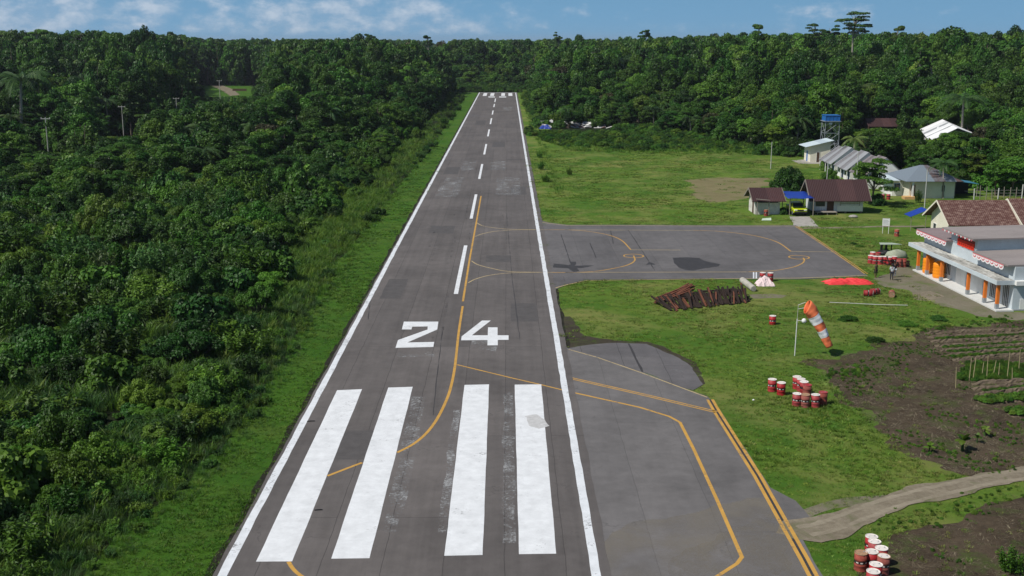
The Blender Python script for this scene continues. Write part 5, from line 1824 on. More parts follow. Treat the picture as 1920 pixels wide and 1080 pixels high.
def person(x, y, rz, label, shirt, trousers, stride=0.05, arm=0.12, short=False, h=1.66):
    t = thing('person', label, 'person', (x, y, 0), rz, 'people at the apron corner')
    s = h / 1.7
    P_ = {
        'pel': ((0, 0, 0.92), (0.14, 0.10)), 'wai': ((0, 0, 1.08), (0.125, 0.09)), 'che': ((0, 0.01, 1.28), (0.16, 0.105)), 'nb': ((0, 0.015, 1.42), (0.07, 0.06)),
        'nk': ((0, 0.005, 1.49), 0.052), 'h1': ((0, -0.01, 1.58), (0.075, 0.09)), 'h2': ((0, -0.005, 1.66), (0.068, 0.08))}
    names = ['pel', 'wai', 'che', 'nb', 'nk', 'h1', 'h2']
    V_ = [P_[k] for k in names]
    E_ = [(i, i + 1) for i in range(6)]
    idx = {}
    for sgn, tagn in ((-1, 'L'), (1, 'R')):
        o = len(V_)
        st = stride * sgn
        V_ += [((0.10 * sgn, 0, 0.86), 0.088), ((0.105 * sgn, -st * 0.5, 0.48), 0.058), ((0.11 * sgn, st * 0.6, 0.09), 0.04), ((0.12 * sgn, st * 0.6 - 0.13, 0.035), (0.038, 0.028))]
        E_ += [(0, o), (o, o + 1), (o + 1, o + 2), (o + 2, o + 3)]
        idx['leg' + tagn] = (o, o + 1, o + 2, o + 3)
        o = len(V_)
        ay = arm * sgn
        V_ += [((0.19 * sgn, 0.01, 1.38), 0.058), ((0.235 * sgn, ay * 0.4, 1.12), 0.042), ((0.25 * sgn, -0.06 + ay * 0.3, 0.88), 0.03), ((0.25 * sgn, -0.08 + ay * 0.3, 0.82), (0.034, 0.018))]
        E_ += [(2, o), (o, o + 1), (o + 1, o + 2), (o + 2, o + 3)]
        idx['arm' + tagn] = (o, o + 1, o + 2, o + 3)
        hx, hy, hz = V_[o + 3][0]
        for f in range(4):
            k = len(V_)
            fy = hy - 0.024 + f * 0.016
            ln = (0.065, 0.075, 0.078, 0.06)[f]
            V_ += [((hx, fy, hz - 0.03), 0.0085), ((hx - 0.008 * sgn, fy, hz - 0.03 - ln * 0.55), 0.008), ((hx - 0.022 * sgn, fy, hz - 0.03 - ln), 0.007)]
            E_ += [(o + 3, k), (k, k + 1), (k + 1, k + 2)]
        k = len(V_)
        V_ += [((hx - 0.01 * sgn, hy - 0.04, hz - 0.005), 0.009), ((hx - 0.02 * sgn, hy - 0.055, hz - 0.045), 0.008)]
        E_ += [(o + 3, k), (k, k + 1)]
    body = skin_mesh('body', V_, E_, 'skin', t)

    def sub(ids, pairs, mt, nm, grow, cut=None):
        vv = []
        for i in ids:
            p, r_ = V_[i]
            rr = r_ if isinstance(r_, tuple) else (r_, r_)
            vv.append((p, (rr[0] * grow + 0.004, rr[1] * grow + 0.004)))
        mp = {i: j for j, i in enumerate(ids)}
        return skin_mesh(nm, vv, [(mp[a], mp[b_]) for a, b_ in pairs], mt, t)
    aL, aR, lL, lR = idx['armL'], idx['armR'], idx['legL'], idx['legR']
    sub([1, 0, 2, 3, aL[0], aL[1], aR[0], aR[1]], [(1, 0), (1, 2), (2, 3), (2, aL[0]), (aL[0], aL[1]), (2, aR[0]), (aR[0], aR[1])], shirt, 'shirt', 1.12)
    last = 1 if short else 2
    ids = [0] + list(lL[:last + 1]) + list(lR[:last + 1])
    pr = [(0, lL[0]), (0, lR[0])] + [(lL[i], lL[i + 1]) for i in range(last)] + [(lR[i], lR[i + 1]) for i in range(last)]
    sub(ids, pr, trousers, 'trousers', 1.1)
    q = MB()
    q.lathe([(0.095, 1.60), (0.100, 1.66), (0.086, 1.72), (0.05, 1.755), (0.01, 1.765)], 14, (0, 0.012))
    q.build('hair', 'hair', t, smooth=True)
    q = MB()
    q.box(-0.045, -0.02, -0.098, -0.088, 1.625, 1.64).box(0.02, 0.045, -0.098, -0.088, 1.625, 1.64).box(-0.03, 0.03, -0.1, -0.09, 1.555, 1.565)
    q.build('face', 'hair', t)
    q = MB()
    q.prism([(-0.095, 1.575), (-0.125, 1.59), (-0.095, 1.625)], 0, -0.014, 0.014)
    for sg_ in (-1, 1):
        q.box(sg_ * 0.083 - 0.01, sg_ * 0.083 + 0.01, -0.01, 0.03, 1.575, 1.635)
    q.build('nose_and_ears', 'skin', t)
    t.scale = (s, s, s)
    return t


olive = plain('olive_cloth', (0.10, 0.10, 0.06), 0.9, 0.2)
navy = plain('navy_cloth', (0.015, 0.018, 0.035), 0.9, 0.2)
palegrey = plain('pale_grey_cloth', (0.42, 0.46, 0.50), 0.9, 0.15)
darkcl = plain('dark_cloth', (0.03, 0.028, 0.03), 0.9, 0.2)
gx, gy = G(1641.5, 521)
person(gx, gy, 0.6, 'person in olive clothes walking at the apron corner', olive, darkcl, 0.12, 0.15, True, 1.62)
gx, gy = G(1671.5, 525.5)
person(gx, gy, 2.6, 'person in a pale shirt and dark trousers standing on the bare ground', palegrey, navy, 0.03, 0.05)
gx, gy = G(1676.5, 520)
person(gx, gy, 0.3, 'person in a dark shirt standing close behind the pale-shirted one', navy, palegrey, 0.05, 0.08)


# ================================================================== VEGETATION
def unit(v):
    return v / np.maximum(np.linalg.norm(v, axis=-1, keepdims=True), 1e-9)


def leaf_quads(c, n, L, Wd, r, fold=0.25, tdir=None):
    """rhombic leaves at c with normals n -> V, F"""
    k = len(c)
    t = r.normal(size=(k, 3)) if tdir is None else tdir + r.normal(size=(k, 3)) * 0.35
    t = unit(t - n * np.sum(t * n, 1, keepdims=True))
    b = np.cross(n, t)
    L = np.asarray(L).reshape(-1, 1) * np.ones((k, 1))
    Wd = np.asarray(Wd).reshape(-1, 1) * np.ones((k, 1))
    v0 = c - t * L / 2
    v1 = c + b * Wd / 2 + n * fold * Wd / 2
    v2 = c + t * L / 2 - n * fold * L * 0.3
    v3 = c - b * Wd / 2 + n * fold * Wd / 2
    V = np.stack([v0, v1, v2, v3], 1).reshape(-1, 3)
    F = np.arange(4 * k).reshape(-1, 4)
    return V, F


def lump_leaves(lumps, per, L, r, up=0.5, jit=0.5, asp=0.55, low=-0.45, fold=0.25, droop=0.0):
    cs, ns, Ls = [], [], []
    for (c, rad) in lumps:
        rad = np.asarray(rad, float) * np.ones(3)
        k = int(per * (rad.mean() ** 1.3) / (np.mean([np.mean(np.asarray(q[1]) * np.ones(3)) for q in lumps]) ** 1.3))
        d = unit(r.normal(size=(k * 2, 3)))
        d = d[d[:, 2] > low][:k]
        # ragged: the shell is broken by a random depth per leaf
        dep = 1.0 - 0.35 * r.random((len(d), 1)) ** 2 + 0.18 * r.random((len(d), 1)) ** 4
        cs.append(np.asarray(c) + d * rad * dep)
        ns.append(unit(d + np.array([0, 0, up]) + r.normal(size=d.shape) * jit))
        Ls.append(L * r.uniform(0.65, 1.35, len(d)))
    c, n, l = np.concatenate(cs), np.concatenate(ns), np.concatenate(Ls)
    return leaf_quads(c, n, l, l * asp, r, fold, tdir=(np.array([0, 0, -droop]) if droop else None))


def np_mesh(name, parts):
    """parts: list of (V, F, material) with every F the same width inside a part"""
    me = bpy.data.meshes.new(name)
    V = np.concatenate([p[0] for p in parts])
    loops, starts, mats = [], [], []
    off, ls = 0, 0
    mlist = []
    for v, f, mt in parts:
        f = np.asarray(f)
        if mt not in mlist:
            mlist.append(mt)
        loops.append((f + off).ravel())
        starts.append(ls + np.arange(len(f)) * f.shape[1])
        mats.append(np.full(len(f), mlist.index(mt)))
        off += len(v)
        ls += f.size
    loops, starts, mats = np.concatenate(loops), np.concatenate(starts), np.concatenate(mats)
    me.vertices.add(len(V))
    me.vertices.foreach_set('co', V.astype(np.float32).ravel())
    me.loops.add(len(loops))
    me.loops.foreach_set('vertex_index', loops.astype(np.int32))
    me.polygons.add(len(starts))
    me.polygons.foreach_set('loop_start', starts.astype(np.int32))
    for mt in mlist:
        me.materials.append(M[mt])
    me.polygons.foreach_set('material_index', mats.astype(np.int32))
    me.update(calc_edges=True)
    me.validate()
    return me


def limb_parts(segs, mt='bark', n=6):
    mb = MB()
    for pts, rad in segs:
        mb.tube(pts, rad, n, cap=False)
    return (np.array(mb.v), np.array(mb.f), mt)


def lumps_in(r, n, center, radii, lr, shape='ball'):
    out = []
    tries = 0
    while len(out) < n and tries < 4000:
        tries += 1
        p = unit(r.normal(size=3)) * (r.random() ** 0.4)
        if shape == 'dome' and p[2] < -0.25:
            continue
        c = np.asarray(center) + p * np.asarray(radii)
        rad = lr * r.uniform(0.7, 1.3)
        out.append((c, np.array([rad, rad, rad * r.uniform(0.6, 0.85)])))
    return out


def tree_proto(kind, seed, lod=1.0, leaf='leafA'):
    """unit-height tree: returns (crown parts, trunk parts)"""
    r = np.random.default_rng(seed)
    wig = r.uniform(-0.03, 0.03, (4, 2))
    bk = 'bark' if kind not in ('emergent', 'tiered') else 'palebark'
    if kind == 'round':
        lumps = lumps_in(r, 60, (0, 0, 0.63), (0.27, 0.27, 0.28), 0.095)
        V, F = lump_leaves(lumps, 170 * lod, 0.042 / math.sqrt(lod), r, up=0.35, jit=0.6)
        segs = [([(0, 0, 0), (wig[0][0], wig[0][1], 0.3), (wig[1][0], wig[1][1], 0.7)], [0.022, 0.017, 0.006])]
        for c, _ in lumps[:9]:
            segs.append(([(wig[0][0], wig[0][1], 0.3), tuple((np.array([wig[0][0], wig[0][1], 0.45]) + c) / 2), tuple(c)], [0.012, 0.008, 0.003]))
    elif kind == 'tall':
        lumps = []
        for i in range(44):
            h = r.uniform(0.30, 0.98)
            w = 0.24 * math.sin(math.pi * min(1, (1.06 - h) / 0.72)) ** 0.8
            a = r.uniform(0, 6.28)
            lumps.append((np.array([math.cos(a) * w * r.uniform(0.3, 1), math.sin(a) * w * r.uniform(0.3, 1), h - 0.04]), np.array([0.085, 0.085, 0.075]) * r.uniform(0.6, 1.3)))
        V, F = lump_leaves(lumps, 180 * lod, 0.040 / math.sqrt(lod), r, up=0.3, jit=0.6)
        segs = [([(0, 0, 0), (wig[0][0], wig[0][1], 0.5), (0, 0, 0.95)], [0.02, 0.014, 0.004])]
        for c, _ in lumps[:9]:
            segs.append(([(wig[0][0], wig[0][1], c[2] - 0.1), tuple(c)], [0.008, 0.003]))
    elif kind == 'layer':
        lumps = []
        for i in range(26):
            h = r.uniform(0.40, 0.97)
            a, d = r.uniform(0, 6.28), r.uniform(0.05, 0.36) * (1.25 - 0.55 * (h - 0.45) / 0.5)
            rad = r.uniform(0.08, 0.15)
            lumps.append((np.array([math.cos(a) * d, math.sin(a) * d, h - 0.03]), np.array([rad, rad, rad * 0.45])))
        V, F = lump_leaves(lumps, 280 * lod, 0.036 / math.sqrt(lod), r, up=1.0, jit=0.4, low=-0.35)
        segs = [([(0, 0, 0), (wig[0][0], wig[0][1], 0.4), (0, 0, 0.8)], [0.02, 0.015, 0.005])]
        for c, _ in lumps:
            segs.append(([(wig[0][0], wig[0][1], max(0.3, c[2] - 0.25)), tuple(c * [0.5, 0.5, 1] - [0, 0, 0.06]), tuple(c)], [0.009, 0.006, 0.002]))
    elif kind == 'vine':                                       # climber-smothered tree: hanging curtains
        lumps = []
        for i in range(46):
            a, d = r.uniform(0, 6.28), 0.33 * r.random() ** 0.6
            top = (1 - (d / 0.42) ** 2) * r.uniform(0.72, 0.98)
            h = r.uniform(0.12, 1) * top
            lumps.append((np.array([math.cos(a) * d, math.sin(a) * d, h]), np.array([0.09, 0.09, 0.14]) * r.uniform(0.6, 1.25)))
        V, F = lump_leaves(lumps, 180 * lod, 0.046 / math.sqrt(lod), r, up=0.25, jit=0.5, asp=0.75, low=-0.7, droop=0.9)
        segs = [([(0, 0, 0), (wig[0][0], wig[0][1], 0.4), (0, 0, 0.85)], [0.02, 0.014, 0.004])]
    elif kind == 'emergent':
        lumps = []
        segs = [([(0, 0, 0), (0.01, 0, 0.4), (0.0, 0.01, 0.72), (0.012, 0, 0.95)], [0.014, 0.011, 0.008, 0.003])]
        for i in range(19):
            h0 = r.uniform(0.62, 0.90)
            a, d = r.uniform(0, 6.28), r.uniform(0.04, 0.17) * (1.35 - h0 * 0.7)
            h = min(0.985, h0 + d * r.uniform(0.35, 0.9) + 0.01)
            c = np.array([math.cos(a) * d, math.sin(a) * d, h])
            rad = r.uniform(0.028, 0.058)
            lumps.append((c, np.array([rad, rad, rad * 0.38])))
            segs.append(([(0.006, 0.005, h0), tuple(c * [0.55, 0.55, 0] + [0, 0, (h0 + h) / 2 + 0.005]), tuple(c)], [0.0045, 0.003, 0.001]))
        V, F = lump_leaves(lumps, 330 * lod, 0.022 / math.sqrt(lod), r, up=0.9, jit=0.5, low=-0.6)
    elif kind == 'tiered':
        lumps = []
        segs = [([(0, 0, 0), (0.004, 0, 0.4), (-0.004, 0.0, 0.72), (0.012, 0, 0.95)], [0.012, 0.010, 0.008, 0.003])]
        for (dx, h, rad, h0) in ((-0.135, 0.905, 0.045, 0.80), (-0.095, 0.915, 0.05, 0.80), (-0.05, 0.865, 0.05, 0.78), (0.03, 0.985, 0.055, 0.90), (0.085, 0.975, 0.05, 0.88), (0.0, 0.975, 0.04, 0.9),
                                 (0.115, 0.94, 0.045, 0.86), (0.02, 0.925, 0.06, 0.86), (0.07, 0.905, 0.05, 0.84), (0.0, 0.86, 0.06, 0.8), (0.06, 0.85, 0.06, 0.78), (0.115, 0.845, 0.055, 0.76), (0.15, 0.86, 0.035, 0.76), (-0.03, 0.82, 0.05, 0.75), (0.04, 0.80, 0.06, 0.73), (0.09, 0.79, 0.05, 0.72)):
            for yy in (r.uniform(-0.12, -0.02), r.uniform(0.02, 0.12)):
                c = np.array([dx + r.normal() * 0.008, yy * (0.6 + 3 * abs(0.15 - abs(dx))), h + r.normal() * 0.006])
                lumps.append((c, np.array([rad, rad, rad * 0.24])))
                segs.append(([(0.004, 0.0, h0), tuple(c * [0.6, 0.6, 0] + [0, 0, (h0 + h) / 2 + 0.01]), tuple(c)], [0.0042, 0.003, 0.001]))
        V, F = lump_leaves(lumps, 170 * lod, 0.017 / math.sqrt(lod), r, up=0.9, jit=0.5, low=-0.6)
    crown = [(V, F, leaf)]
    trunk = [limb_parts(segs, bk)]
    return crown, trunk


def shrub_proto(kind, seed, leaf='leafC', lod=1.0):
    """unit-height bush, about one unit in half-width"""
    r = np.random.default_rng(seed)
    if kind == 'mound':
        lumps = []
        for i in range(58):
            a, d = r.uniform(0, 6.28), 0.85 * r.random() ** 0.55
            top = math.sqrt(max(0.03, 1 - (d / 1.0) ** 2)) * 0.8
            lumps.append((np.array([math.cos(a) * d, math.sin(a) * d, r.uniform(0.15, 1) * top]), np.array([0.22, 0.22, 0.17]) * r.uniform(0.6, 1.3)))
        V, F = lump_leaves(lumps, 210 * lod, 0.080 / math.sqrt(lod), r, up=0.5, jit=0.45, asp=0.6, low=-0.6)
        return [(V, F, leaf)]
    if kind == 'shelf':                                        # arching sprays, flat on top
        lumps = []
        for i in range(26):
            a, d = r.uniform(0, 6.28), 0.8 * r.random() ** 0.6
            h = r.uniform(0.45, 0.95) * (1 - 0.35 * d)
            rad = r.uniform(0.16, 0.34)
            lumps.append((np.array([math.cos(a) * d, math.sin(a) * d, h * r.uniform(0.75, 1.1)]), np.array([rad, rad * r.uniform(0.6, 1), rad * 0.5])))
        V, F = lump_leaves(lumps, 420 * lod, 0.085 / math.sqrt(lod), r, up=1.0, jit=0.5, asp=0.36, low=-0.4, fold=0.5)
        seg = []
        for c, _ in lumps:
            seg.append(([(c[0] * 0.2, c[1] * 0.2, 0), tuple(c * [0.6, 0.6, 0.6]), tuple(c)], [0.02, 0.014, 0.006]))
        return [(V, F, leaf), limb_parts(seg, 'bark', 5)]
    if kind == 'big':                                          # large-leaved
        lumps = []
        for i in range(26):
            a, d = r.uniform(0, 6.28), 0.7 * r.random() ** 0.55
            lumps.append((np.array([math.cos(a) * d, math.sin(a) * d, r.uniform(0.2, 0.88) * (1 - 0.3 * d)]), np.array([0.26, 0.26, 0.22]) * r.uniform(0.7, 1.25)))
        V, F = lump_leaves(lumps, 130 * lod, 0.16, r, up=0.6, jit=0.5, asp=0.72, low=-0.5, fold=0.15, droop=0.5)
        return [(V, F, leaf)]
    if kind == 'weed':                                         # upright stems with narrow leaves
        cs, ns, ts = [], [], []
        seg = []
        for i in range(26):
            a, d = r.uniform(0, 6.28), 0.55 * r.random() ** 0.5
            b = np.array([math.cos(a) * d, math.sin(a) * d, 0])
            top = b * r.uniform(1.2, 1.7) + np.array([0, 0, r.uniform(0.55, 1.0)])
            seg.append(([tuple(b), tuple(top)], [0.012, 0.005]))
            k = int(46 * lod)
            t = r.uniform(0.15, 1, k)[:, None]
            dirs = unit(np.concatenate([r.normal(size=(k, 2)), r.uniform(-0.1, 0.7, (k, 1))], 1))
            cs.append(b + (top - b) * t + dirs * 0.09)
            ts.append(dirs)
            ns.append(unit(np.array([0, 0, 1.0]) + r.normal(size=(k, 3)) * 0.45))
        c, n, t = np.concatenate(cs), np.concatenate(ns), np.concatenate(ts)
        V, F = leaf_quads(c, n, 0.2 * r.uniform(0.6, 1.3, len(c)), 0.06, r, 0.3, tdir=t * 3)
        return [(V, F, leaf), limb_parts(seg, leaf, 4)]


def blade_tuft(seed, n, h, spread, width, lean, mt):
    r = np.random.default_rng(seed)
    V, F = [], []
    for i in range(n):
        a, d = r.uniform(0, 6.28), spread * r.random() ** 0.5
        b = np.array([math.cos(a) * d, math.sin(a) * d, 0.0])
        la = a + r.normal() * 0.8
        ld = np.array([math.cos(la), math.sin(la), 0]) * lean * r.uniform(0.3, 1.2)
        hh = h * r.uniform(0.55, 1.05)
        s = np.array([-math.sin(la + r.normal()), math.cos(la + r.normal()), 0]) * width * r.uniform(0.7, 1.3)
        m_ = b + ld * 0.35 * hh + np.array([0, 0, 0.62 * hh])
        t = b + ld * hh + np.array([0, 0, hh * r.uniform(0.8, 1.0)])
        o = len(V)
        V += [b - s * 0.6, b + s * 0.6, m_ + s * 0.5, m_ - s * 0.5, t + s * 0.08, t - s * 0.08]
        F += [(o, o + 1, o + 2, o + 3), (o + 3, o + 2, o + 4, o + 5)]
    return [(np.array(V), np.array(F), mt)]


def frond(r, base, az, length, rise, droop, n=22, wid=0.2, mt=None):
    """arching feather frond -> V,F quads (leaflets) plus rachis points"""
    pts = []
    for i in range(n + 1):
        t = i / n
        hor = length * (t - 0.12 * t * t)
        z = rise * length * t - droop * length * t * t
        pts.append(np.array(base) + np.array([math.cos(az) * hor, math.sin(az) * hor, z]))
    side = np.array([-math.sin(az), math.cos(az), 0])
    V, F = [], []
    for i in range(1, n):
        p = pts[i]
        tang = pts[i + 1] - pts[i - 1]
        tang = tang / np.linalg.norm(tang)
        wl = wid * length * math.sin(math.pi * min(1, 0.12 + 0.88 * i / n)) ** 0.6
        for sgn in (-1, 1):
            dr = side * sgn * 0.85 + tang * 0.55 + np.array([0, 0, -0.38 - 0.2 * r.random()])
            dr = dr / np.linalg.norm(dr)
            tip = p + dr * wl * r.uniform(0.85, 1.1)
            ww = tang * length * 0.019
            o = len(V)
            V += [p - ww, p + ww, tip + ww * 0.3, tip - ww * 0.3]
            F.append((o, o + 1, o + 2, o + 3))
    return np.array(V), np.array(F), pts


def palm_proto(seed, nf=17, length=0.42, trunk=0.68, rise=0.75, droop=0.8, lean=0.05, mt='leafP'):
    r = np.random.default_rng(seed)
    Vs, Fs, off, seg = [], [], 0, []
    top = (lean, lean * 0.4, trunk)
    for i in range(nf):
        az = i * 2.399 + r.uniform(-0.2, 0.2)
        k = r.uniform(-0.35, 1.1)
        V, F, pts = frond(r, top, az, length * r.uniform(0.85, 1.1), rise * (1 - 0.75 * i / nf) + 0.1, droop * r.uniform(0.8, 1.15))
        Vs.append(V)
        Fs.append(F + off)
        off += len(V)
        seg.append(([tuple(p) for p in pts[::4]], list(np.linspace(0.008, 0.002, len(pts[::4])))))
    tr = [([(0, 0, 0), (lean * 0.3, lean * 0.1, trunk * 0.45), top], [0.022, 0.016, 0.013])]
    crown = [(np.concatenate(Vs), np.concatenate(Fs), mt), limb_parts(seg, mt, 4)]
    return crown, [limb_parts(tr, 'palebark', 8)]


def banana_parts(seed):
    r = np.random.default_rng(seed)
    V, F, off = [], [], 0
    for i in range(8):
        az = i * 2.4 + r.uniform(-0.3, 0.3)
        ln, up = r.uniform(0.5, 0.72), r.uniform(0.5, 1.5)
        ptsl = []
        for j in range(7):
            t = j / 6
            hor = ln * t * (1 - 0.2 * t) * (0.8 if up < 1 else 0.45)
            ptsl.append(np.array([math.cos(az) * hor, math.sin(az) * hor, 0.36 + up * ln * 0.75 * t - 0.6 * ln * t * t]))
        s = np.array([-math.sin(az), math.cos(az), 0])
        w = [0.015, 0.07, 0.1, 0.11, 0.1, 0.07, 0.01]
        o = len(V)
        for j in range(7):
            V += [ptsl[j] + s * w[j] - [0, 0, w[j] * 0.35], ptsl[j], ptsl[j] - s * w[j] - [0, 0, w[j] * 0.35]]
        for j in range(6):
            q = o + j * 3
            F += [(q, q + 1, q + 4, q + 3), (q + 1, q + 2, q + 5, q + 4)]
    return [(np.array(V), np.array(F), 'blade')], [limb_parts([([(0, 0, 0), (0.01, 0, 0.42)], [0.05, 0.03])], 'leafP', 8)]


# --- prototypes (mesh data shared by every copy)
TREE = {}
for nm, kind, leaf, seeds in (('round', 'round', 'leafA', (1, 2, 3)), ('light', 'round', 'leafB', (4, 5)), ('tall', 'tall', 'leafA', (6, 7)),
                              ('layer', 'layer', 'leafA', (8, 9)), ('layerl', 'layer', 'leafB', (10,)), ('vine', 'vine', 'leafC', (11, 12)), ('russet', 'round', 'leafR', (13,))):
    TREE[nm] = []
    for s in seeds:
        c, t = tree_proto(kind, s, 1.0, leaf)
        TREE[nm].append((np_mesh('crown', c), np_mesh('trunk', t)))
FAR = []
for i, (kind, leaf) in enumerate((('round', 'leafA'), ('round', 'leafB'), ('tall', 'leafA'), ('layer', 'leafA'), ('tall', 'leafB'), ('vine', 'leafC'), ('round', 'leafA'), ('round', 'leafR'))):
    c, t = tree_proto(kind, 40 + i, 0.4, leaf)
    FAR.append(np_mesh('far_tree', c + t))
SHRUB = {'mound': [np_mesh('bush', shrub_proto('mound', s, lf)) for s, lf in ((21, 'leafC'), (22, 'leafB'), (23, 'leafA'))],
         'shelf': [np_mesh('bush', shrub_proto('shelf', s, lf)) for s, lf in ((24, 'leafB'), (25, 'leafC'))],
         'big': [np_mesh('bush', shrub_proto('big', s, lf)) for s, lf in ((26, 'leafC'), (27, 'leafB'))],
         'weed': [np_mesh('bush', shrub_proto('weed', s, lf)) for s, lf in ((28, 'reed'), (29, 'leafB'))]}
TUFT_TALL = [np_mesh('tuft', blade_tuft(s, 46, 1.0, 0.38, 0.018, 0.6, 'reed')) for s in (61, 62, 63)]
TUFT_TALL2 = [np_mesh('tuft', blade_tuft(s, 46, 1.0, 0.5, 0.026, 0.7, 'reed2')) for s in (67, 68, 69)]
TUFT_LAWN = [np_mesh('tuft', blade_tuft(s, 26, 1.0, 1.0, 0.11, 0.9, 'blade')) for s in (64, 65, 66)] + [np_mesh('tuft', blade_tuft(s, 26, 1.0, 1.0, 0.11, 0.9, 'bladeL')) for s in (74, 75, 76)] + [np_mesh('tuft', blade_tuft(s, 26, 1.0, 1.0, 0.11, 0.9, 'bladeD')) for s in (77, 78, 79)]
PALM = [palm_proto(s) for s in (71, 72)]
PALM_MESH = [(np_mesh('crown', c), np_mesh('trunk', t)) for c, t in PALM]
EMERG = [tuple(np_mesh(n, q) for n, q in zip(('crown', 'trunk'), tree_proto('emergent', s, 1.0, 'leafA'))) for s in (81, 82, 83)]
TIER = tuple(np_mesh(n, q) for n, q in zip(('crown', 'trunk'), tree_proto('tiered', 84, 1.0, 'leafA')))


def scatter_object(name, meshes, pos, rz, scl, idx, label, cat):
    """one object of stuff: instances of meshes on points"""
    pc = bpy.data.collections.new(name + '_kinds')
    for i, me in enumerate(meshes):
        o = bpy.data.objects.new('%s_kind_%02d' % (name, i), me)
        pc.objects.link(o)
    me = bpy.data.meshes.new(name)
    me.vertices.add(len(pos))
    me.vertices.foreach_set('co', np.asarray(pos, np.float32).ravel())
    a = me.attributes.new('scl', 'FLOAT_VECTOR', 'POINT')
    a.data.foreach_set('vector', np.asarray(scl, np.float32).ravel())
    rot = np.zeros((len(pos), 3), np.float32)
    rot[:, 2] = rz
    a = me.attributes.new('rot', 'FLOAT_VECTOR', 'POINT')
    a.data.foreach_set('vector', rot.ravel())
    a = me.attributes.new('pick', 'INT', 'POINT')
    a.data.foreach_set('value', np.asarray(idx, np.int32))
    me.update()
    o = bpy.data.objects.new(name, me)
    COL.objects.link(o)
    ng = bpy.data.node_groups.new(name, 'GeometryNodeTree')
    ng.interface.new_socket('Geometry', in_out='INPUT', socket_type='NodeSocketGeometry')
    ng.interface.new_socket('Geometry', in_out='OUTPUT', socket_type='NodeSocketGeometry')
    N, L = ng.nodes.new, ng.links.new
    gi, go = N('NodeGroupInput'), N('NodeGroupOutput')
    ci = N('GeometryNodeCollectionInfo')
    ci.inputs['Collection'].default_value = pc
    ci.inputs['Separate Children'].default_value = True
    ci.inputs['Reset Children'].default_value = True
    ip = N('GeometryNodeInstanceOnPoints')
    ip.inputs['Pick Instance'].default_value = True

    def attr(nm, ty):
        n = N('GeometryNodeInputNamedAttribute')
        n.data_type = ty
        n.inputs['Name'].default_value = nm
        return n.outputs[0]
    L(gi.outputs[0], ip.inputs['Points'])
    L(ci.outputs[0], ip.inputs['Instance'])
    L(attr('pick', 'INT'), ip.inputs['Instance Index'])
    e2r = N('FunctionNodeEulerToRotation')
    L(attr('rot', 'FLOAT_VECTOR'), e2r.inputs[0])
    L(e2r.outputs[0], ip.inputs['Rotation'])
    L(attr('scl', 'FLOAT_VECTOR'), ip.inputs['Scale'])
    L(ip.outputs[0], go.inputs[0])
    md = o.modifiers.new('scatter', 'NODES')
    md.node_group = ng
    tag(o, label, cat, kind='stuff')
    return o


def grid_pts(x0, x1, y0, y1, s, r):
    gx, gy = np.meshgrid(np.arange(x0, x1, s), np.arange(y0, y1, s))
    p = np.stack([gx.ravel(), gy.ravel()], 1)
    return p + r.uniform(-0.5, 0.5, p.shape) * s


def in_view(x, y, z, m=160):
    px, py = proj(x, y, z)
    return (px > -m) & (px < 1920 + m) & (y > 30)


# places that stay open in front of something the picture shows: (x0, y0, x1, y1, distance)
OPEN = [(1622, 222, 1694, 240, 309), (1716, 218, 1804, 260, 272), (1540, 212, 1578, 262, 240), (1550, 266, 1682, 330, 212), (1002, 208, 1142, 242, 317),
        (386, 150, 466, 180, 625), (76, 216, 96, 284, 228), (214, 196, 238, 254, 292), (320, 182, 338, 203, 340), (404, 150, 420, 190, 420),
        (1772, 146, 1846, 222, 277), (1738, 284, 1800, 372, 174), (1495, 254, 1552, 306, 226), (1788, 335, 1826, 372, 172), (1826, 345, 1925, 372, 170),
        (890, 172, 975, 182, 545), (1588, 20, 1620, 90, 420)]
BUILDINGS = [(34, 154, 52, 163), (58, 171, 76, 186), (57, 184, 68.5, 215), (60, 225, 68, 234), (66, 236, 73, 243), (98, 306, 109, 316), (51, 130, 80, 150), (42, 95, 70, 123)]
WHITE_POLY = [tuple(q) for q in (G(1725, 242, 2.5), G(1743, 265, 2.5), G(1796, 240, 5.0))]
WHITE_POLY += [(2 * G(1796, 240, 5.0)[0] - G(1743, 265, 2.5)[0], 2 * G(1796, 240, 5.0)[1] - G(1743, 265, 2.5)[1]), (2 * G(1767, 223.6, 5.0)[0] - G(1725, 242, 2.5)[0], 2 * G(1767, 223.6, 5.0)[1] - G(1725, 242, 2.5)[1]), G(1767, 223.6, 5.0)]


def clear_height(x, y, h, halfw):
    """largest height that keeps the open places open"""
    px, _ = proj(x, y, h * 0.5)
    wpx = halfw * FPX / y
    hh = h.copy()
    for x0, y0, x1, y1, D in OPEN:
        m = (px + wpx > x0) & (px - wpx < x1) & (y < D)
        # height whose top projects at y1
        zt = CAM_H + y * np.array([_dir(960, y1)[2] / _dir(960, y1)[1]])
        hh = np.where(m, np.minimum(hh, np.maximum(zt - 0.1, 0)), hh)
    return hh


def blocked(x, y, m=0.0):
    b = np.zeros(x.shape, bool)
    for x0, y0, x1, y1 in BUILDINGS:
        b |= (x > x0 - m) & (x < x1 + m) & (y > y0 - m) & (y < y1 + m)
    b |= inside(x, y, WHITE_POLY)
    return b


PR = np.random.default_rng(5)


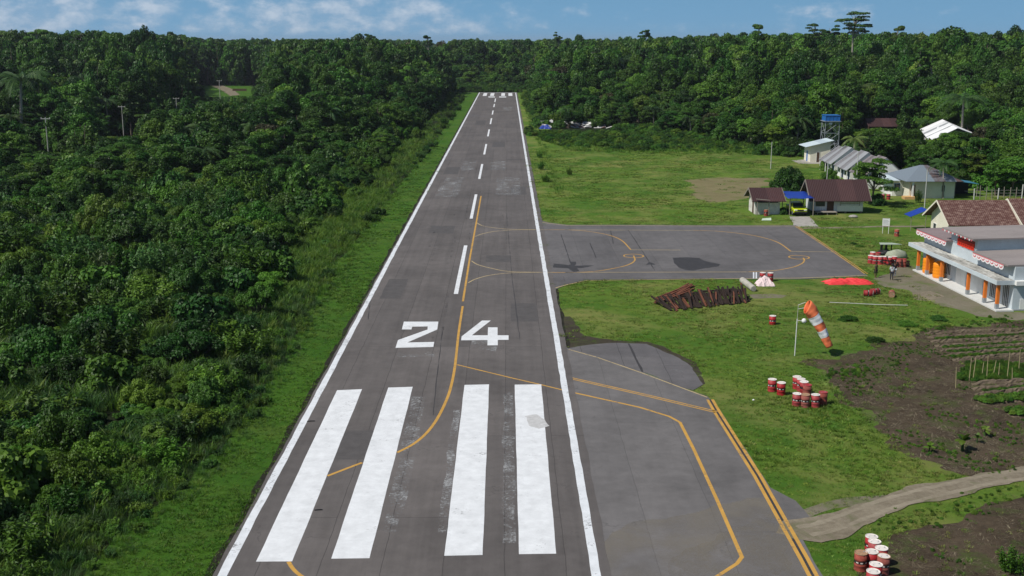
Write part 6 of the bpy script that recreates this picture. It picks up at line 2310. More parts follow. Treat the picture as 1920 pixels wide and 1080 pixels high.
def vnoise(x, y, s, seed=0):
    """smooth 2-D value noise, about -1..1"""
    x, y = np.asarray(x) / s + 1000.0, np.asarray(y) / s + 1000.0
    out, amp, tot = np.zeros(x.shape), 1.0, 0.0
    for o in range(3):
        xi, yi = np.floor(x).astype(np.int64), np.floor(y).astype(np.int64)
        fx, fy = x - xi, y - yi
        fx, fy = fx * fx * (3 - 2 * fx), fy * fy * (3 - 2 * fy)

        def hsh(a, b):
            n = (a * 374761393 + b * 668265263 + (seed + o) * 974711) & 0x7fffffff
            n = ((n ^ (n >> 13)) * 1274126177) & 0x7fffffff
            return ((n ^ (n >> 16)) & 0xffff) / 32767.5 - 1
        v = (hsh(xi, yi) * (1 - fx) + hsh(xi + 1, yi) * fx) * (1 - fy) + (hsh(xi, yi + 1) * (1 - fx) + hsh(xi + 1, yi + 1) * fx) * fy
        out += v * amp
        tot += amp
        amp *= 0.5
        x, y = x * 2.03, y * 2.03
    return out / tot * 1.6

places = []      # x, y, h, radius factor, kind


def left_height(x, y):
    l = edge_left(y) - x
    base = np.interp(y, [45, 100, 150, 200, 240, 300, 380, 450, 560, 1200], [2.3, 2.9, 4.0, 6.2, 9.5, 13.0, 19.0, 22.5, 24.5, 25.0])
    run = np.interp(y, [45, 200, 300, 400, 540], [7, 26, 34, 30, 22])
    lat = np.clip(0.22 + 0.78 * l / run, 0.22, 1.0)
    return base * lat, l


def right_height(x, y):
    h1 = np.interp(y, [312, 330, 380, 440, 520, 640, 1200], [4.0, 7.5, 12, 16.5, 20, 23.5, 25])
    h1 = h1 * np.clip((x - 7) / 14, 0.2, 1) ** 0.6
    h2 = np.interp(y, [180, 240, 275, 320, 390, 470, 600, 1200], [6.0, 7.5, 9.5, 13.5, 18.0, 22.0, 24.5, 25.5])
    t = np.clip((x - 48) / 25, 0, 1)
    return h1 * (1 - t) + h2 * t


def end_height(x, y):
    return np.interp(y, [546, 575, 600, 680, 1200], [2.0, 3.5, 9.0, 22.0, 25.0])


def put(pts, hfun, tf=None, lo=0.52, hi=1.36):
    global places
    x, y = pts[:, 0], pts[:, 1]
    h = hfun(x, y) * PR.uniform(lo, hi, len(x))
    for i in range(len(x)):
        places.append((x[i], y[i], h[i]))


# trees: left of the runway, beyond its end, right of it - denser near the camera
for y0, y1, s in ((150, 235, 3.7), (235, 330, 4.5), (330, 450, 4.9), (450, 640, 5.1), (640, 900, 6.2), (900, 1300, 8.5)):
    p = grid_pts(-0.52 * y1 - 30, 0.56 * y1 + 30, y0, y1, s, PR)
    x, y = p[:, 0], p[:, 1]
    el = edge_left(y)
    L_ = (x < el - np.interp(y, [150, 300, 420, 545], [11.0, 9.0, 8.0, 9.0])) & (y < 552)
    put(p[L_], lambda a, b: left_height(a, b)[0])
    E_ = (y >= 552) & (x < 30)
    put(p[E_], lambda a, b: np.where(a < -40, left_height(a, b)[0], end_height(a, b)))
    behind = (x > 10) & (y > np.interp(x, [5, 12, 40, 58, 62, 70, 90], [318, 318, 312, 250, 240, 180, 170])) & ((y < 552) | (x >= 30))
    R_ = behind & ~blocked(x, y, 1.5)
    put(p[R_], right_height)
places = np.array(places)
px, py = proj(places[:, 0], places[:, 1], places[:, 2])
places = places[(px > -170) & (px < 2090)]
x, y, h = places.T
# the wood is patchy: knots of taller and lower trees
pn = vnoise(x, y, 38.0, 9)
h = h * (1 + np.interp(y, [150, 330, 500], [0.30, 0.24, 0.13]) * pn)
pxx, _ = proj(x, y, h)
lift = np.interp(pxx, [0, 330, 420, 1150, 1350, 1920], [1.13, 1.09, 0.97, 0.97, 1.05, 1.13])
cap = np.interp(y, [0, 300, 420, 560, 1300], [30, 20, 25.5, 26.5, 27.5]) * lift
h = np.where(h > cap * 0.9, cap * PR.uniform(0.84, 1.0, len(h)), h)
spur = PR.random(len(h)) < 0.025
h = np.where(spur & (y > 380), h * PR.uniform(1.03, 1.11, len(h)), h)
hc = clear_height(x, y, h, h * 0.5)
keep = (hc > 0.5)
x, y, h, hc = x[keep], y[keep], h[keep], hc[keep]
h = hc
is_tree = h > 4.2
kinds = np.array(['round', 'light', 'tall', 'layer', 'layerl', 'vine', 'russet', 'palm'])
TREE['palm'] = [PALM_MESH[0], PALM_MESH[1]]
left_side = x < -14
u = PR.random(len(x))
kp_left = np.cumsum([0.36, 0.10, 0.20, 0.09, 0.02, 0.22, 0.008, 0.035])  # mix leans to darker crowns, putting some cloud shade into leaf colour
kp_right = np.cumsum([0.30, 0.26, 0.20, 0.05, 0.03, 0.15, 0.012, 0.06])
ki = np.where(left_side, np.searchsorted(kp_left / kp_left[-1], u), np.searchsorted(kp_right / kp_right[-1], u))
wide = PR.uniform(0.85, 1.25, len(x)) * np.interp(h, [4, 10, 18, 25], [1.3, 0.95, 0.68, 0.54])
rot = PR.uniform(0, 6.283, len(x))

LABEL = {
    ('round', 1): 'dark round-crowned broadleaf tree in the forest left of the runway',
    ('light', 1): 'paler green round-crowned tree in the forest left of the runway',
    ('tall', 1): 'narrow tall-crowned tree in the forest left of the runway',
    ('layer', 1): 'dark flat-topped tree with layered boughs left of the runway',
    ('layerl', 1): 'pale green flat-topped tree with layered boughs left of the runway',
    ('vine', 1): 'tree smothered by hanging climbers left of the runway',
    ('russet', 1): 'brownish russet-leaved tree in the forest left of the runway',
    ('round', 0): 'dark round-crowned broadleaf tree in the forest behind the houses and field',
    ('light', 0): 'bright green round-crowned tree in the forest behind the houses and field',
    ('tall', 0): 'narrow tall-crowned tree in the forest behind the houses and field',
    ('layer', 0): 'dark flat-topped tree with layered boughs behind the houses and field',
    ('layerl', 0): 'bright green flat-topped tree with layered boughs behind the houses and field',
    ('vine', 0): 'tree smothered by hanging climbers behind the houses and field',
    ('russet', 0): 'brownish russet-leaved tree in the forest behind the houses and field',
}
LABEL[('palm', 1)] = 'feather-leaved palm in the forest left of the runway'
LABEL[('palm', 0)] = 'feather-leaved palm in the forest behind the houses and field'
GROUPN = {'palm': 'palms', 'round': 'dark round-crowned trees', 'light': 'pale round-crowned trees', 'tall': 'narrow tall trees', 'layer': 'dark flat-topped trees',
          'layerl': 'pale flat-topped trees', 'vine': 'climber-covered trees', 'russet': 'russet trees'}
ti = np.where(is_tree)[0]
ppx, ppy = proj(x[ti], y[ti], h[ti] * 0.7)
size = (h[ti] / y[ti]) ** 2 * wide[ti]
vis = (ppx > 20) & (ppx < 1900) & (ppy > 5) & (ppy < 1060)
order = ti[np.argsort(-(size * vis))]
single = set(order[:290].tolist())
for i in order[:290]:
    k = kinds[ki[i]]
    lf = 1 if left_side[i] else 0
    side = ' left of the runway' if lf else ' behind the houses and field'
    v = TREE[k][int(rot[i] * 100) % len(TREE[k])]
    t = thing('forest_tree', LABEL[(k, lf)], 'tree', (x[i], y[i], -0.05), rot[i], GROUPN[k] + side)
    t.scale = (h[i] * wide[i], h[i] * wide[i], h[i])
    for nm, me in (('trunk', v[1]), ('crown', v[0])):
        o = bpy.data.objects.new(nm, me)
        COL.objects.link(o)
        o.parent = t
rest = np.array([i for i in ti if i not in single])
near = rest[y[rest] < 420]
far = rest[y[rest] >= 420]
pool, pidx = [], []
flat = [(k, j) for k in kinds for j in range(len(TREE[k]))]


def joined(a, b, name):
    bm = bmesh.new()
    bm.from_mesh(a)
    na = len(a.materials)
    bm2 = bmesh.new()
    bm2.from_mesh(b)
    for f in bm2.faces:
        f.material_index += na
    tmp = bpy.data.meshes.new('tmp')
    bm2.to_mesh(tmp)
    bm.from_mesh(tmp)
    me = bpy.data.meshes.new(name)
    bm.to_mesh(me)
    for m_ in list(a.materials) + list(b.materials):
        me.materials.append(m_)
    return me


fm = [joined(TREE[k][j][0], TREE[k][j][1], 'forest_tree_shape') for k, j in flat]
start = {}
for q, (k, j) in enumerate(flat):
    start.setdefault(k, q)
pk = [start[kinds[ki[i]]] + int(rot[i] * 100) % len(TREE[kinds[ki[i]]]) for i in near]
FK = {'round': (0, 6), 'light': (1, 1), 'tall': (2, 2), 'layer': (3, 3), 'layerl': (4, 4), 'vine': (5, 5), 'russet': (7, 7), 'palm': (8, 8)}
pk2 = [len(fm) + FK[kinds[ki[i]]][int(rot[i] * 100) % 2] for i in far]
allr = np.concatenate([near, far]).astype(int)
FAR.append(joined(PALM_MESH[0][0], PALM_MESH[0][1], 'far_palm'))
scatter_object('forest', fm + FAR, np.stack([x[allr], y[allr], np.full(len(allr), -0.05)], 1), rot[allr],
               np.stack([h[allr] * wide[allr], h[allr] * wide[allr], h[allr]], 1), pk + pk2,
               'dense green rainforest stretching to the horizon round the airstrip', 'forest')

# --- shrubs and undergrowth
sx, sy, sh = list(x[~is_tree]), list(y[~is_tree]), list(h[~is_tree])
for y0, y1, s in ((44, 75, 1.15), (75, 110, 1.35), (110, 165, 1.9), (165, 235, 2.6), (235, 420, 4.0), (420, 560, 5.0)):
    p = grid_pts(-0.5 * y1 - 12, -10, y0, y1, s, PR)
    l = edge_left(p[:, 1]) - p[:, 0]
    big = vnoise(p[:, 0], p[:, 1], 9.0, 1)
    nearf = np.interp(p[:, 1], [95, 125], [1.0, 0.0])
    pr_ = nearf * np.interp(l, [0, 1.5, 4], [0.7, 0.95, 1.0]) + (1 - nearf) * np.where(l < 1.8, 0.85, np.interp(l, [1.8, 6, 9, 12], [0.06, 0.12, 0.7, 1.0]))
    m = (l > 0.3) & (PR.random(len(p)) < pr_)
    hh = np.interp(p[:, 1], [45, 80, 120, 170, 240, 400, 540], [0.95, 1.15, 1.5, 2.4, 3.2, 3.2, 2.6]) * np.clip(0.32 + 0.68 * l / 11, 0.3, 1.15)
    m &= PR.random(len(p)) < np.clip(0.75 + 0.42 * big, 0.45, 1.0)
    hh = hh * (1 + 0.42 * big) * PR.uniform(0.6, 1.45, len(p))
    for a, b in zip(p[m], np.maximum(hh[m], 0.45)):
        sx.append(a[0])
        sy.append(a[1])
        sh.append(b)
for y0, y1, s in ((46, 80, 3.0), (80, 125, 3.5), (125, 180, 4.4)):
    p = grid_pts(-0.5 * y1 - 12, -14, y0, y1, s, PR)
    l = edge_left(p[:, 1]) - p[:, 0]
    m = (l > np.interp(p[:, 1], [46, 95, 125, 180], [2.2, 2.6, 8.5, 11.0])) & (PR.random(len(p)) < 0.62)
    hh = np.interp(p[:, 1], [46, 90, 130, 180], [2.3, 3.0, 3.8, 4.1]) * np.clip(0.5 + l / 18, 0.5, 1.15) * PR.uniform(0.6, 1.3, len(p))
    for a, b in zip(p[m], hh[m]):
        sx.append(a[0]); sy.append(a[1]); sh.append(b)
# low scrub between the field and the forest, and beyond the far threshold
p = grid_pts(6.5, 62, 246, 316, 2.1, PR)
m = (p[:, 1] > np.interp(p[:, 0], [6, 12, 30, 45, 62], [290, 262, 250, 247, 246])) & ~blocked(p[:, 0], p[:, 1], 0.5)
hh = np.interp(p[:, 1], [246, 262, 290, 316], [0.55, 0.9, 1.15, 1.7]) * PR.uniform(0.6, 1.4, len(p))
strip = (p[:, 0] > 13) & (p[:, 0] < 36) & (p[:, 1] < 258)
hh = np.where(strip, hh * 1.9, hh)
for a, b in zip(p[m], hh[m]):
    sx.append(a[0]); sy.append(a[1]); sh.append(b)
p = grid_pts(4.9, 12, 300, 545, 3.0, PR)
m = p[:, 0] > np.interp(p[:, 1], [300, 420, 540], [9, 7.5, 6.6])
for a, b in zip(p[m], PR.uniform(0.7, 2.4, m.sum())):
    sx.append(a[0]); sy.append(a[1]); sh.append(b)
p = grid_pts(-60, 40, 545, 610, 3.2, PR)
for a, b in zip(p, np.interp(p[:, 1], [545, 560, 610], [1.2, 2.6, 4.2]) * PR.uniform(0.6, 1.3, len(p))):
    sx.append(a[0]); sy.append(a[1]); sh.append(b)
# behind and between the houses
p = grid_pts(56, 125, 172, 250, 2.6, PR)
m = (p[:, 1] > np.interp(p[:, 0], [56, 58, 67, 71, 82, 125], [242, 240, 186, 186, 181, 190])) & ~blocked(p[:, 0], p[:, 1], 0.9)
for a, b in zip(p[m], PR.uniform(1.2, 3.4, m.sum())):
    sx.append(a[0]); sy.append(a[1]); sh.append(b)
sx, sy, sh = np.array(sx), np.array(sy), np.array(sh)
sw = PR.uniform(0.75, 1.25, len(sx)) * np.interp(sh, [0.4, 2, 4.5], [1.0, 0.85, 0.62])
hc = clear_height(sx, sy, sh, sh * sw)
k = (hc > 0.3) & in_view(sx, sy, sh * 0.5, 140)
sx, sy, sh, sw = sx[k], sy[k], hc[k], sw[k]
su = PR.random(len(sx))
srot = PR.uniform(0, 6.283, len(sx))
SK = ['mound', 'shelf', 'big', 'weed']
lw = edge_left(sy) - sx
sk = np.where(su < 0.42, 0, np.where(su < 0.68, 1, np.where(su < 0.84, 2, 3)))
sk = np.where((sx < -10) & (lw < 4) & (su < 0.6), 3, sk)
sflat = [(q, j) for q in SK for j in range(len(SHRUB[q]))]
sstart = {}
for n_, (q, j) in enumerate(sflat):
    sstart.setdefault(q, n_)
SL = {'mound': 'dense rounded bush of small leaves', 'shelf': 'spreading bush with flat leafy sprays', 'big': 'large-leaved bush', 'weed': 'clump of upright leafy weeds'}
qx, qy = proj(sx, sy, sh * 0.6)
sz = np.where((qx > 10) & (qx < 1910) & (qy < 1070), sh * sw * sh / sy ** 2, 0)
so = np.argsort(-sz)
sing = so[:285]
for i in sing:
    q = SK[sk[i]]
    me = SHRUB[q][int(srot[i] * 100) % len(SHRUB[q])]
    o = bpy.data.objects.new('shrub' if q != 'weed' else 'weed_clump', me)
    COL.objects.link(o)
    o.location = (sx[i], sy[i], -0.05)
    o.rotation_euler = (0, 0, srot[i])
    o.scale = (sh[i] * sw[i], sh[i] * sw[i], sh[i])
    sd = 'in the thicket left of the runway' if sx[i] < -10 else 'in the scrub right of the runway'
    tag(o, SL[q] + ' ' + sd, 'shrub' if q != 'weed' else 'weeds', SL[q] + ' ' + sd)
rs = np.setdiff1d(np.arange(len(sx)), sing)
scatter_object('undergrowth', [SHRUB[q][j] for q, j in sflat], np.stack([sx[rs], sy[rs], np.full(len(rs), -0.05)], 1), srot[rs],
               np.stack([sh[rs] * sw[rs], sh[rs] * sw[rs], sh[rs]], 1),
               [sstart[SK[sk[i]]] + int(srot[i] * 100) % len(SHRUB[SK[sk[i]]]) for i in rs],
               'tangled low green undergrowth between the runway and the forest', 'undergrowth')

# --- tall grass along the thicket, round the garden and on the scrub
tp = []
for y0, y1, s in ((44, 70, 0.42), (70, 110, 0.50), (110, 180, 0.62), (180, 300, 0.95), (300, 545, 1.7)):
    p = grid_pts(-60, -13, y0, y1, s, PR)
    l = edge_left(p[:, 1]) - p[:, 0]
    pn = vnoise(p[:, 0], p[:, 1], 4.0, 3)
    far_ = p[:, 1] > 105
    wid_ = np.interp(p[:, 1], [45, 95, 110, 130, 250, 400, 540], [5.0, 6.0, 7.0, 9.0, 8.0, 7.0, 9.0])
    m = (l > -0.5) & (l < 34) & ((l < wid_) | (pn > 0.2)) & (PR.random(len(p)) < np.where(far_, 0.85, 0.8 + 0.2 * (pn > 0.1)))
    hh = np.where(far_, np.interp(l, [-0.5, 1.2, 4, 12], [0.25, 0.55, 0.85, 1.2]), np.interp(l, [-0.5, 1.5, 6, 30], [0.22, 0.5, 1.0, 1.7]))
    tp += [(a[0], a[1], b * PR.uniform(0.5, 1.3), 1.0, 3 if PR.random() < (0.9 if f_ else 0.35) else 0) for a, b, f_ in zip(p[m], hh[m], far_[m])]
p = grid_pts(5, 60, 240, 300, 1.6, PR)
m = (p[:, 1] > np.interp(p[:, 0], [5, 9, 14, 30, 45, 62], [300, 280, 250, 244, 243, 243])) & ~blocked(p[:, 0], p[:, 1])
tp += [(a[0], a[1], PR.uniform(0.4, 0.9), 1.5, 3) for a in p[m]]
p = grid_pts(4.9, 10, 180, 545, 1.8, PR)
m = p[:, 0] > np.interp(p[:, 1], [180, 300, 545], [7.5, 6.8, 6.0])
tp += [(a[0], a[1], PR.uniform(0.3, 0.9), 1.3, 3) for a in p[m]]
tp = np.array(tp)
tp = tp[in_view(tp[:, 0], tp[:, 1], 0.3, 60)]
scatter_object('tall_grass', TUFT_TALL + TUFT_TALL2, np.stack([tp[:, 0], tp[:, 1], np.full(len(tp), -0.02)], 1), PR.uniform(0, 6.28, len(tp)),
               np.stack([tp[:, 2] * tp[:, 3] * 1.1, tp[:, 2] * tp[:, 3] * 1.1, tp[:, 2]], 1), (tp[:, 4] + PR.integers(0, 3, len(tp))).astype(int),
               'tall rank grass along the edge of the thicket', 'tall grass')

# --- short grass on the verge and the field
lp = []
NOGRASS = [APRON, PAD, OLD, TRACK, GP((1480, 406), (1518, 406), (1535, 425), (1490, 425))]
SPARSE = [GARDEN, PLOT2, YARD, MUD1, DRY]
for y0, y1, s in ((40, 62, 0.26), (62, 90, 0.34), (90, 125, 0.5), (125, 180, 0.8), (180, 262, 1.25)):
    p = np.concatenate([grid_pts(-23, RX0 - 0.05, y0, y1, s, PR), grid_pts(RX1 + 0.05, 0.5 * y1 + 4, y0, y1, s, PR)])
    px_, py_ = proj(p[:, 0], p[:, 1], 0)
    m = (px_ > -30) & (px_ < 1950) & (py_ < 1120)
    p = p[m]
    l = edge_left(p[:, 1]) - p[:, 0]
    m = (p[:, 0] > 0) | (l < 0.5)
    for poly in NOGRASS:
        m &= ~inside(p[:, 0], p[:, 1], poly)
    for poly in SPARSE:
        m &= ~inside(p[:, 0], p[:, 1], poly) | (PR.random(len(p)) < 0.10)
    m &= ~blocked(p[:, 0], p[:, 1])
    g1 = vnoise(p[:, 0], p[:, 1], 7.0, 21) + 0.35 * (p[:, 0] < 0)
    m &= PR.random(len(p)) < np.clip(0.55 + 0.35 * g1, 0.12, 0.95)
    hh = 0.10 + 0.07 * np.clip(g1, -0.5, 1.6)
    lp += [(a[0], a[1], max(0.05, b) * PR.uniform(0.6, 1.5), s * 0.62) for a, b in zip(p[m], hh[m])]
lp = np.array(lp)
scatter_object('grass', TUFT_LAWN, np.stack([lp[:, 0], lp[:, 1], np.full(len(lp), -0.01)], 1), PR.uniform(0, 6.28, len(lp)),
               np.stack([lp[:, 3], lp[:, 3], lp[:, 2]], 1), PR.integers(0, 3, len(lp)) + np.where(lp[:, 0] < 0, 3, np.where(vnoise(lp[:, 0], lp[:, 1], 12.0, 33) + 0.5 * PR.normal(size=len(lp)) > np.interp(lp[:, 1], [60, 140, 200], [0.3, 0.45, 0.8]), 6, 0)),
               'short green grass tufts on the verge and the field', 'grass')

# --- crops, litter and weeds in the garden
cp_, cs_, ck_ = [], [], []
for i, (a, b_) in enumerate(bl):
    L_ = np.linalg.norm(b_ - a)
    dv = (b_ - a) / L_
    nv = np.array([-dv[1], dv[0]])
    if i in (10, 11):
        n_ = int(L_ * 26)
        for j in range(n_):
            q_ = a + dv * PR.uniform(0.2, L_) + nv * PR.uniform(-0.55, 0.55)
            cp_.append((q_[0], q_[1], 0.12)); s_ = PR.uniform(0.16, 0.3); cs_.append((s_, s_, s_)); ck_.append(0)
    elif i in (1, 3, 4, 5, 8):
        n_ = int(L_ * 10)
        for j in range(n_):
            q_ = a + dv * PR.uniform(0.5, L_) - nv * (0.42 + PR.normal() * 0.08)
            cp_.append((q_[0], q_[1], 0.0)); s_ = PR.uniform(0.12, 0.24); cs_.append((s_, s_, s_ * 0.9)); ck_.append(1)
a, b_ = np.array(G(1795, 700)), np.array(G(1925, 690))
for j in range(420):
    u, v_ = PR.random(), PR.random()
    q_ = np.array(G(1795 + 150 * u + 20 * v_, 682 + 32 * (1 - v_)))
    cp_.append((q_[0], q_[1], 0.0)); s_ = PR.uniform(0.14, 0.34); cs_.append((s_, s_, s_ * 1.2)); ck_.append(PR.integers(1, 3))
scatter_object('crops', [SHRUB['big'][1], SHRUB['mound'][1], SHRUB['weed'][1]], np.array(cp_), PR.uniform(0, 6.28, len(cp_)), np.array(cs_), ck_,
               'leafy vegetable plants growing in the garden beds', 'crops')
M['straw'] = leaf_mat('dry_stalks', (0.07, 0.055, 0.035), (0.16, 0.13, 0.085), (0.30, 0.26, 0.18), trans=0.05, hue=0.01, spec=0.1)
STRAW = [np_mesh('litter', blade_tuft(s, 22, 0.35, 1.0, 0.03, 3.2, 'straw')) for s in (91, 92)]
WEEDS = [SHRUB['weed'][1], SHRUB['mound'][1], SHRUB['big'][1]]
lp2, ls2, lk2 = [], [], []
for poly, n_ in ((GARDEN, 5200), (PLOT2, 2200)):
    P__ = np.array(poly)
    q_ = PR.uniform([P__[:, 0].min(), P__[:, 1].min()], [min(50, P__[:, 0].max()), P__[:, 1].max()], (n_ * 3, 2))
    q_ = q_[inside(q_[:, 0], q_[:, 1], poly)]
    qx_, qy_ = proj(q_[:, 0], q_[:, 1], 0)
    q_ = q_[(qx_ < 1960) & (qy_ < 1120)]
    f_ = np.sin(q_[:, 0] * 0.8 + 1) * np.sin(q_[:, 1] * 0.6) + 0.6 * np.sin(q_[:, 0] * 0.31 - q_[:, 1] * 0.4)
    for (a, b_), w in zip(q_[:n_], f_[:n_]):
        if w > 0.35 and PR.random() < 0.5:
            s_ = PR.uniform(0.05, 0.14)
            lp2.append((a, b_, 0)); ls2.append((s_, s_, s_ * 1.1)); lk2.append(2 + PR.integers(0, 3))
        elif PR.random() < 0.55:
            s_ = PR.uniform(0.14, 0.5)
            lp2.append((a, b_, 0.01)); ls2.append((s_, s_, s_ * 0.5)); lk2.append(PR.integers(0, 2))
for (a, b_, n_, sc_) in (((1660, 990), (1915, 925), 90, 0.13), ((1560, 705), (1620, 690), 60, 0.2), ((1700, 625), (1900, 598), 70, 0.2)):
    for j in range(n_):
        u = PR.random()
        q_ = G(a[0] + (b_[0] - a[0]) * u, a[1] + (b_[1] - a[1]) * u)
        s_ = sc_ * PR.uniform(0.4, 1.2)
        lp2.append((q_[0] + PR.normal() * 0.3, q_[1] + PR.normal() * 0.6, 0)); ls2.append((s_, s_, s_)); lk2.append(2 + PR.integers(0, 3))
scatter_object('weeds', STRAW + WEEDS, np.array(lp2), PR.uniform(0, 6.28, len(lp2)), np.array(ls2), lk2,
               'dry stalks and small weeds scattered over the dark garden soil', 'weeds')


# --- trees and plants one can single out
def single_tree(name, meshes, label, cat, px, py, D=None, top=None, h=None, w=1.0, rz=0.0, group=None):
    """base at picture point (px, py) on the ground, or at distance D; height from the picture row of its top"""
    if D is None:
        gx, gy = G(px, py)
    else:
        gy = D
        gx = xat(px, py, D)
    if h is None:
        h = zat(px, top, gy)
    t = thing(name, label, cat, (gx, gy, -0.03), rz, group)
    t.scale = (h * w, h * w, h)
    for me, nm in zip(meshes, ('crown', 'trunk')):
        o = bpy.data.objects.new(nm, me)
        COL.objects.link(o)
        o.parent = t
    return t


PH = 0.80
single_tree('palm_tree', PALM_MESH[0], 'large palm with long pale fronds at the left picture edge', 'palm', 30, 150, 250, h=zat(30, 128, 250) / PH, rz=0.4, w=0.85)
single_tree('palm_tree', PALM_MESH[1], 'tall coconut palm rising beside the white sheet roof', 'palm', 1808, 190, 272, h=zat(1808, 172, 272) / PH, rz=1.0, w=1.15)
single_tree('palm_tree', PALM_MESH[0], 'young yellowish palm beside the hip-roofed house', 'palm', 1768, 372, None, h=zat(1768, 296, G(1768, 372)[1]) / PH, rz=2.0, w=0.9)
single_tree('palm_tree', PALM_MESH[1], 'small palm at the forest edge left of the water tower', 'palm', 1496, 225, 250, h=zat(1496, 215, 250) / PH, rz=0.2, w=1.0)
single_tree('palm_tree', PALM_MESH[0], 'dark palm behind the terrace houses', 'palm', 1602, 262, 208, h=zat(1602, 252, 208) / PH, rz=0.9, w=0.8)
single_tree('palm_tree', PALM_MESH[1], 'palm in the forest above the far end of the runway on the right', 'palm', 1168, 108, 430, h=zat(1168, 100, 430) / PH, rz=0.9, w=1.0)
E_LAB = (((1603, 21, 420), 'tallest emergent tree with tiered flat boughs standing above the right skyline', 1.0), ((1425, 39, 470), 'slim emergent tree on the right skyline left of the tallest one', 0.8),
         ((1530, 44, 470), 'flat-topped emergent tree just left of the tallest one on the skyline', 0.8), ((1557, 46, 500), 'small flat-topped emergent tree between its neighbour and the tallest one', 1.0),
         ((1683, 42, 450), 'slim emergent tree on the skyline right of the tallest one', 0.7), ((1210, 49, 560), 'thin emergent tree on the skyline right of the runway end', 0.7),
         ((1048, 59, 640), 'emergent tree with a flat crown just right of the runway end on the skyline', 0.7), ((803, 62, 620), 'emergent tree on the skyline just left of the runway end', 0.7),
         ((692, 57, 520), 'wispy emergent tree on the skyline left of the runway end', 0.9), ((255, 60, 430), 'emergent tree on the left skyline above the utility poles', 0.9),
         ((65, 48, 400), 'emergent tree on the far left skyline', 1.0), ((150, 55, 420), 'thin emergent tree second from the left on the skyline', 0.8), ((1728, 82, 330), 'pale-trunked slender tree in the right forest', 0.8), ((1749, 92, 330), 'second pale-trunked slender tree in the right forest', 0.7))
for i, ((px_, py_, D), lab, w) in enumerate(E_LAB):
    single_tree('emergent_tree', TIER if i in (0, 2) else EMERG[i % 3], lab, 'tree', px_, py_, D, top=py_, w=w, rz=(0.15 if i == 0 else i * 1.3))
single_tree('forest_tree', TREE['round'][0], 'big domed tree standing above the right skyline', 'tree', 1778, 50, 400, top=50, w=1.25, rz=0.5)
single_tree('forest_tree', TREE['round'][1], 'big domed tree at the right end of the skyline', 'tree', 1905, 55, 390, top=55, w=1.2, rz=0.9)
single_tree('forest_tree', TREE['round'][2], 'domed dark tree on the left skyline above the far road', 'tree', 300, 64, 460, top=64, w=1.2, rz=0.3)
single_tree('forest_tree', TREE['russet'][0], 'russet tree behind the far scrap heap', 'tree', 1140, 175, 345, top=168, w=0.8, rz=0.3)


for px_, D_, top_, lab in ((1762, 236, 256, 'bright leafy tree before the white sheet roof, left one'), (1781, 238, 244, 'bright leafy tree before the white sheet roof, right one'), (1801, 238, 240, 'dark leafy tree at the right end of the white sheet roof')):
    single_tree('forest_tree', TREE['light' if px_ < 1800 else 'round'][px_ % 2], lab, 'tree', px_, 250, D_, top=top_, w=1.35, rz=px_)


def single_bush(name, me, label, cat, px, py, w, h, rz=0.0, group=None):
    gx, gy = G(px, py)
    o = bpy.data.objects.new(name, me)
    COL.objects.link(o)
    o.location = (gx, gy, -0.04)
    o.scale = (w, w, h)
    o.rotation_euler = (0, 0, rz)
    return tag(o, label, cat, group)


single_bush('bushy_tree', SHRUB['mound'][2], 'dense dark rounded tree behind the shed and carport', 'tree', 1477, 362, 3.0, 4.9, 0.4)
single_tree('garden_tree', TREE['layer'][1], 'dark spreading tree at the right end of the wooden house', 'tree', 1634, 384, None, top=292, w=1.1)
single_tree('garden_tree', TREE['light'][0], 'smaller leafy tree in front of the terrace houses', 'tree', 1612, 352, None, top=300, w=0.9)
single_bush('garden_shrub', SHRUB['mound'][1], 'leafy shrub in front of the farthest terrace house', 'shrub', 1556, 336, 1.5, 2.2)
single_bush('garden_shrub', SHRUB['big'][1], 'low shrub by the pump house corner', 'shrub', 1546, 320, 1.2, 2.0)
single_bush('garden_shrub', SHRUB['mound'][0], 'dark bush between the wooden house and the hip-roofed house', 'shrub', 1645, 385, 1.3, 2.0)
single_bush('garden_shrub', SHRUB['weed'][1], 'spindly shrub in front of the hip-roofed house wall', 'shrub', 1722, 380, 0.8, 2.0)
single_bush('garden_shrub', SHRUB['mound'][0], 'bush between the shed and the carport', 'shrub', 1468, 402, 0.7, 1.2)
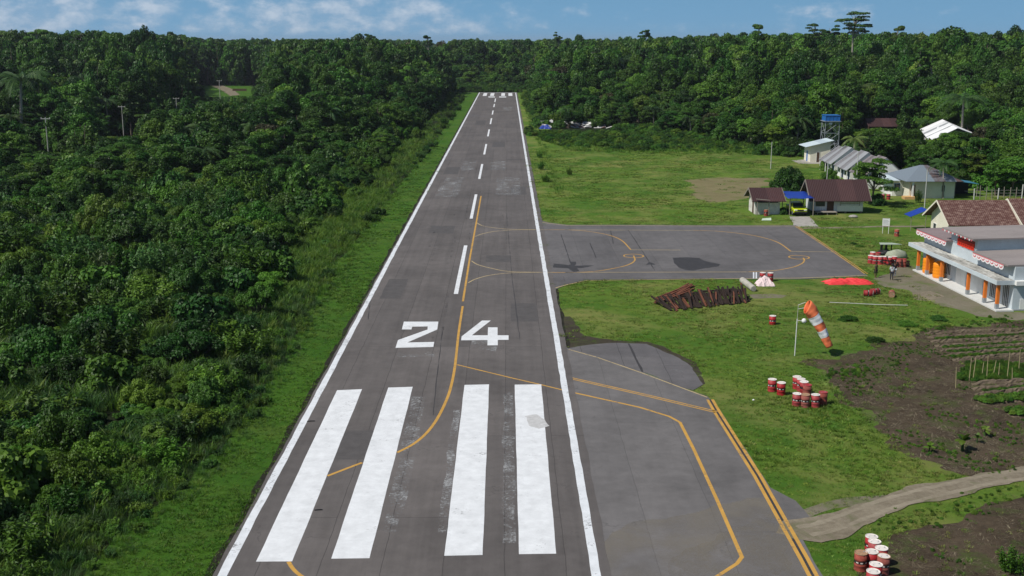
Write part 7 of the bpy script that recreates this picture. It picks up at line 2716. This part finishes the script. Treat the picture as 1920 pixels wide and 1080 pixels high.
for px_, py_, w, h_, l_ in ((1012, 296, 0.9, 1.6, 'farthest of the three dark bushes beside the runway in the field'), (1014, 318, 0.9, 1.7, 'middle of the three dark bushes beside the runway in the field'),
                            (1024, 341, 1.1, 1.3, 'nearest of the three dark bushes beside the runway in the field'), (1068, 328, 0.8, 1.3, 'single small dark bush standing out in the field')):
    single_bush('shrub', SHRUB['weed'][1], l_, 'shrub', px_, py_, w, h_, px_)
for px_, py_, h_, l_, sd in ((1804, 846, 1.9, 'tallest young banana plant in the dark garden soil', 1), (1742, 848, 1.0, 'small banana plant left of the tallest one', 2), (1846, 818, 1.2, 'banana plant right of the tallest one', 3), (1832, 830, 0.9, 'low banana shoot beside the tallest one', 4)):
    c_, t_ = banana_parts(sd)
    single_tree('banana_plant', (np_mesh('leaves', c_), np_mesh('stem', t_)), l_, 'banana plant', px_, py_, None, h=h_, rz=sd, w=1.0, group='banana plants in the garden')
single_bush('weed_clump', SHRUB['weed'][1], 'bright green leafy weed clump at the bottom right corner', 'weeds', 1898, 1072, 0.85, 1.25)
for i, (px_, py_, w, h_) in enumerate(((1660, 470, 0.5, 0.4), (1612, 463, 0.6, 0.35), (1600, 458, 0.5, 0.3), (1700, 610, 0.9, 0.5), (1640, 640, 0.8, 0.5), (1590, 600, 0.9, 0.5), (1760, 600, 0.8, 0.5))):
    single_bush('weed_clump', SHRUB['mound'][1 if i % 2 else 0], 'low clump of coarse weeds in the grass of the field', 'weeds', px_, py_, w, h_, i, 'low weed clumps in the field')


# ================================================================== AIR
def build_haze(density):
    bm = bmesh.new()
    bmesh.ops.create_cube(bm, size=1.0)
    me = bpy.data.meshes.new('haze')
    bm.to_mesh(me)
    bm.free()
    o = bpy.data.objects.new('haze', me)
    COL.objects.link(o)
    o.scale = (12100, 8400, 52)
    o.location = (0, 3850, 24.5)
    m = bpy.data.materials.new('haze')
    m.use_nodes = True
    nt = m.node_tree
    nt.nodes.clear()
    out = nt.nodes.new('ShaderNodeOutputMaterial')
    v = nt.nodes.new('ShaderNodeVolumePrincipled')
    v.inputs['Color'].default_value = (0.80, 0.88, 1.0, 1)
    v.inputs['Density'].default_value = density
    v.inputs['Anisotropy'].default_value = 0.3
    nt.links.new(v.outputs[0], out.inputs['Volume'])
    me.materials.append(m)
    tag(o, 'thin blue haze over the distant forest', 'haze', kind='stuff')


build_haze(0.00008)
